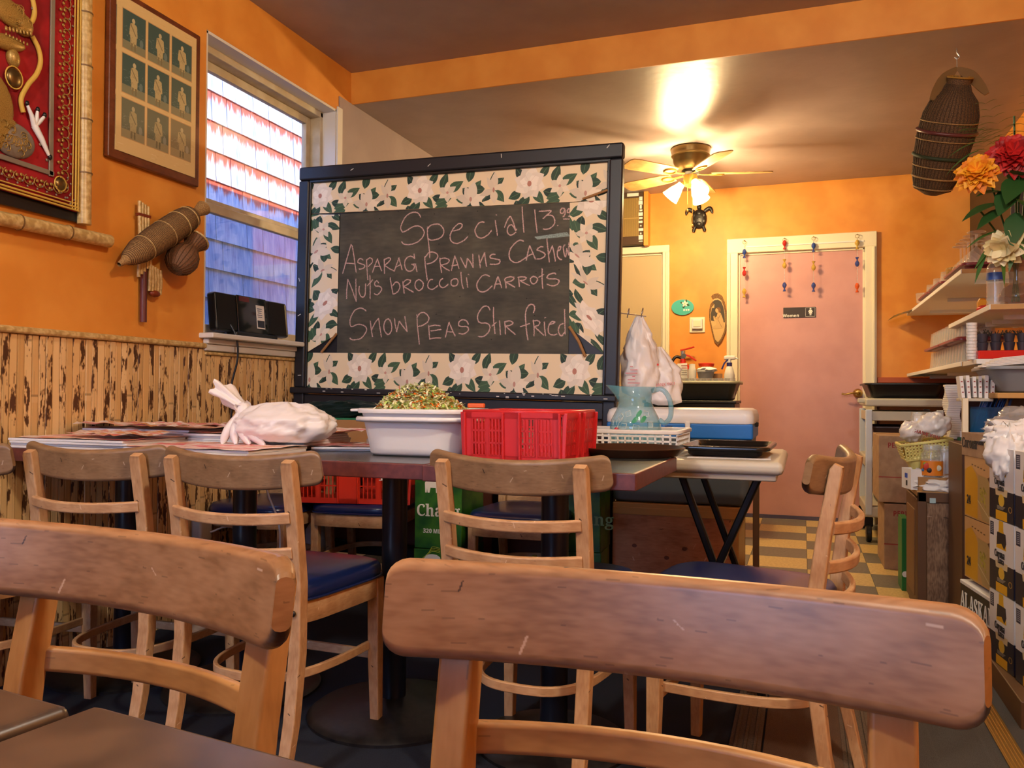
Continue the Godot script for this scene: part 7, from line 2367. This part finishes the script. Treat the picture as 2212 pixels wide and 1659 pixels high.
	for q in [[V(0.72, 1.512, -6.2), 0.18, C(240, 226, 120), "yellow paper sheets hanging over the far end of the upper shelf"], [V(0.71, 1.5085, -6.22), 0.12, C(230, 224, 206), "white paper sheets under the yellow ones at the shelf end"]]:
		b = B.new()
		var rows := []
		for i in 8:
			var u := i / 7.0
			rows.append(PackedVector3Array([V(0.14 - u * 0.29, 0.003 - 0.12 * maxf(0, u - 0.45) - 0.008 * sin(u * 6), -0.12), V(0.14 - u * 0.27, 0.003 - 0.09 * maxf(0, u - 0.45), 0.13)]))
		b.grid(rows)
		one("paper_sheets", b, mat(q[2], 0.7), q[3], "paper", "", q[0])
	# water bottle, honey bottle on the middle shelf
	t = thing("water_bottle", "clear ribbed water bottle with blue label on the middle shelf", "bottle", V(0.742, 1.276, -3.82))
	b = B.new()
	var pr := [Vector2(0, 0.0), Vector2(0.03, 0.0)]
	for k in 12: pr.append(Vector2(0.0335 if k % 2 else 0.031, 0.008 + k * 0.0085))
	pr.append_array([Vector2(0.033, 0.12), Vector2(0.033, 0.15), Vector2(0.03, 0.17), Vector2(0.013, 0.195), Vector2(0.013, 0.2)])
	b.lathe(pr, 24)
	mi("body", b, M.clear, t)
	b = B.new()
	b.lathe([Vector2(0.0335, 0.112), Vector2(0.0335, 0.142)], 24)
	mi("label", b, mat(C(40, 80, 160), 0.4), t)
	b = B.new()
	b.cyl(0.015, 0.196, 0.212, 16)
	mi("cap", b, M.white, t)
	t = thing("honey_bottle", "small amber squeeze bottle with yellow label at the middle shelf's far part", "bottle", V(0.745, 1.276, -4.1))
	b = B.new()
	b.lathe([Vector2(0, 0), Vector2(0.02, 0), Vector2(0.022, 0.05), Vector2(0.012, 0.07), Vector2(0, 0.072)], 14)
	mi("body", b, mat(C(206, 140, 40), 0.3), t)
	mi("label", bx(V(0.03, 0.034, 0.002), V(-0.003, 0.045, 0.0215)), mat(C(236, 170, 30), 0.5), t)
	b = B.new()
	crumple(b, V(0.03, 0.014, 0.04), 83, 0.3, 18)
	one("red_packet", b, mat(C(206, 50, 40), 0.3), "small red packet lying before the amber squeeze bottle", "packet", "", V(0.73, 1.289, -3.98))
	# vase with flowers
	t = thing("flower_vase", "smoky glass vase with dahlias, a cream rose and long leaves", "vase", V(0.815, 1.276, -3.80))
	b = B.new()
	b.lathe([Vector2(0, 0.002), Vector2(0.05, 0.002), Vector2(0.068, 0.025), Vector2(0.068, 0.05), Vector2(0.05, 0.075), Vector2(0.03, 0.09), Vector2(0.028, 0.12), Vector2(0.036, 0.18), Vector2(0.042, 0.2)], 30)
	mi("glass", b, glass(C(120, 92, 84), 0.4, 0.05), t)
	b = B.new()
	for q in [V(-0.13, 0.52, 0.12), V(-0.02, 0.55, 0.14), V(-0.03, 0.24, 0.07), V(-0.02, 0.76, 0.05), V(-0.15, 0.4, 0.05), V(0.05, 0.7, 0.0)]:
		b.tube(smooth([V(rng.randf_range(-0.02, 0.02), 0.02, 0), V(q.x * 0.15, 0.2, q.z * 0.2), q * V(0.7, 0.7, 0.7) + V(0, 0.06, 0), q], 4), 0.004, 6)
	mi("stems", b, M.green, t)
	var om := [mat(C(240, 158, 24), 0.55), mat(C(232, 132, 20), 0.55), mat(C(246, 178, 40), 0.55)]
	bloom(t, "orange_dahlia", V(-0.165, 0.52, 0.13), V(-0.25, 0.25, 1.0), 0.086, om, 6, 17, 0.75)
	var rm := [mat(C(176, 20, 24), 0.55), mat(C(150, 12, 18), 0.55), mat(C(196, 34, 34), 0.55)]
	bloom(t, "red_dahlia", V(-0.04, 0.585, 0.12), V(-0.1, 0.2, 1.0), 0.095, rm, 6, 17, 0.75)
	var cm2 := [mat(C(236, 224, 170), 0.55), mat(C(226, 206, 150), 0.55), mat(C(242, 234, 196), 0.55)]
	bloom(t, "cream_rose", V(-0.055, 0.225, 0.08), V(-0.5, -0.25, 0.8), 0.085, cm2, 6, 9, 1.2)
	b = B.new()
	for q in [[V(-0.07, 0.4, 0.1), V(-1, -0.15, 0.3), 0.16, 0.04, 0.3], [V(-0.05, 0.44, 0.1), V(-1, 0.2, 0.3), 0.13, 0.034, 0.3], [V(0.0, 0.45, 0.1), V(0.3, -0.3, 0.5), 0.14, 0.042, 0.4], [V(-0.02, 0.36, 0.1), V(-0.2, -0.8, 0.3), 0.13, 0.038, 0.2], [V(0.02, 0.36, 0.1), V(0.5, -0.3, 0.4), 0.13, 0.042, 0.3], [V(-0.03, 0.48, 0.08), V(0.1, 0.3, 0.5), 0.13, 0.046, 0.4], [V(0.03, 0.48, 0.08), V(0.6, 0.2, 0.4), 0.14, 0.05, 0.4], [V(0.0, 0.4, 0.12), V(0.0, -0.2, 1), 0.1, 0.04, 0.4], [V(-0.03, 0.46, 0.11), V(-0.5, -0.7, 0.4), 0.13, 0.045, 0.2], [V(0.0, 0.5, 0.1), V(-0.4, -0.4, 0.5), 0.15, 0.048, 0.3], [V(0.04, 0.5, 0.1), V(0.2, -0.7, 0.5), 0.15, 0.05, 0.2], [V(-0.06, 0.38, 0.11), V(-0.9, -0.5, 0.3), 0.13, 0.036, 0.2], [V(0.05, 0.44, 0.12), V(0.0, -0.9, 0.3), 0.13, 0.045, 0.1]]:
		b = B.new()
		spray(b, q[0], q[1], q[2], q[3], q[4])
		mi("broad_leaf", b, M.green, t)
	for q in [[V(-0.06, 0.3, 0.06), V(-1, -0.1, 0.2), 0.14, 0.016], [V(-0.06, 0.28, 0.06), V(-0.8, -0.6, 0.2), 0.14, 0.014], [V(-0.01, 0.3, 0.08), V(-0.3, -0.9, 0.2), 0.13, 0.018], [V(-0.12, 0.22, 0.07), V(-0.5, -1, 0.1), 0.1, 0.01], [V(-0.07, 0.21, 0.09), V(0.05, -1, 0.1), 0.1, 0.01], [V(-0.03, 0.33, 0.09), V(0.2, -0.9, 0.3), 0.12, 0.02]]:
		b = B.new()
		spray(b, q[0], q[1], q[2], q[3], 0.4)
		mi("slender_leaf", b, M.greenl, t)
	# feathery sprigs that rise behind the dahlias
	for s in [[V(-0.02, 0.62, 0.05), V(-0.1, 0.2, 0.0)], [V(0.02, 0.66, 0.05), V(0.03, 0.2, 0)], [V(-0.1, 0.6, 0.06), V(-0.06, 0.1, 0)], [V(-0.09, 0.66, 0.05), V(-0.09, 0.07, 0.0)]]:
		for k in 8:
			var u := k / 7.0
			var p: Vector3 = s[0] + s[1] * u
			for sd in [-1.0, 1.0]:
				b = B.new()
				spray(b, p, V(sd * 1.0 - 0.3, 0.5, 0.2), rng.randf_range(0.06, 0.1) * (1.0 - 0.3 * u), 0.007, 0.35)
				mi("sprig_leaf", b, M.greenl, t)
	for q in [[V(-0.12, 0.7, 0.08), V(-1, 0.35, 0.2), 0.12, 0.012, 0.3], [V(-0.13, 0.66, 0.08), V(-1, -0.05, 0.2), 0.14, 0.01, 0.4], [V(-0.13, 0.63, 0.08), V(-1, -0.2, 0.2), 0.15, 0.009, 0.5]]:
		b = B.new()
		spray(b, q[0], q[1], q[2], q[3], q[4])
		mi("slender_leaf", b, M.greenl, t)
	# long fish basket hung from the rear ceiling
	t = thing("hanging_basket", "dark tall woven fish basket hanging from a ceiling hook", "fish basket", V(0.655, 2.49, -4.15))
	b = B.new()
	b.tube(smooth([V(0, 0, 0), V(0, -0.02, 0), V(0.01, -0.04, 0), V(0, -0.05, 0), V(-0.01, -0.04, 0)], 4), 0.003, 6)
	b.tube(PackedVector3Array([V(0, -0.04, 0), V(0, -0.1, 0.0)]), 0.002, 5)
	mi("hook", b, M.steel, t)
	var ax := Transform3D(Basis(V(0, 0, 1), -0.19) * Basis(V(1, 0, 0), 0.42), V(0.005, -0.15, 0.05))
	var prof := [Vector2(0.05, 0.0), Vector2(0.047, -0.03), Vector2(0.06, -0.06), Vector2(0.095, -0.1), Vector2(0.115, -0.16), Vector2(0.12, -0.25), Vector2(0.112, -0.35), Vector2(0.098, -0.44), Vector2(0.078, -0.5), Vector2(0.03, -0.525), Vector2(0, -0.53)]
	b = B.new()
	b.lathe(prof, 32)
	b.lathe([Vector2(0.049, 0), Vector2(0.03, -0.06), Vector2(0.0, -0.1)], 20)
	var o := mi("woven_body", b, M.wickd, t)
	o.transform = ax
	b = B.new()
	for k in 44:
		var a := TAU * k / 44
		var pp := PackedVector3Array()
		for q in prof.slice(1, 9): pp.append(V(cos(a) * (q.x + 0.0015), q.y, sin(a) * (q.x + 0.0015)))
		b.tube(pp, 0.0022, 4)
	o = mi("stakes", b, mottled(C(96, 68, 40), C(50, 34, 20), 0.8, V(10, 10, 10), 0.06, 81), t)
	o.transform = ax
	for q in [[0.119, -0.19, 0.004, 0], [0.1225, -0.235, 0.012, 1], [0.122, -0.27, 0.004, 0], [0.114, -0.345, 0.012, 2], [0.108, -0.39, 0.004, 0], [0.1, -0.44, 0.006, 0], [0.05, -0.002, 0.006, 3], [0.083, -0.49, 0.005, 0]]:
		b = B.new()
		b.tube(b.ring(q[0] + 0.002, q[1], 30), q[2] * 0.7, 7, true)
		o = mi("hoop", b, [M.wick, M.maroon, mat(C(38, 50, 26), 0.7), mat(C(160, 116, 40), 0.7)][q[3]], t)
		o.transform = ax
	b = B.new()
	for s in [-1.0, 1.0]:
		rbar(b, smooth([V(0, -0.09, 0.0), V(s * 0.06, -0.15, 0.02), V(s * 0.11, -0.24, 0.05)], 4), 0.05, 0.006, 0.002, V(0, 0, 1), [Vector2(0.2, 1), Vector2(0.5, 1), Vector2(0.8, 1), Vector2(1, 1), Vector2(1, 1), Vector2(0.9, 1), Vector2(0.8, 1), Vector2(0.6, 1), Vector2(0.4, 1)])
	mi("leaf_tie", b, M.bamd, t)
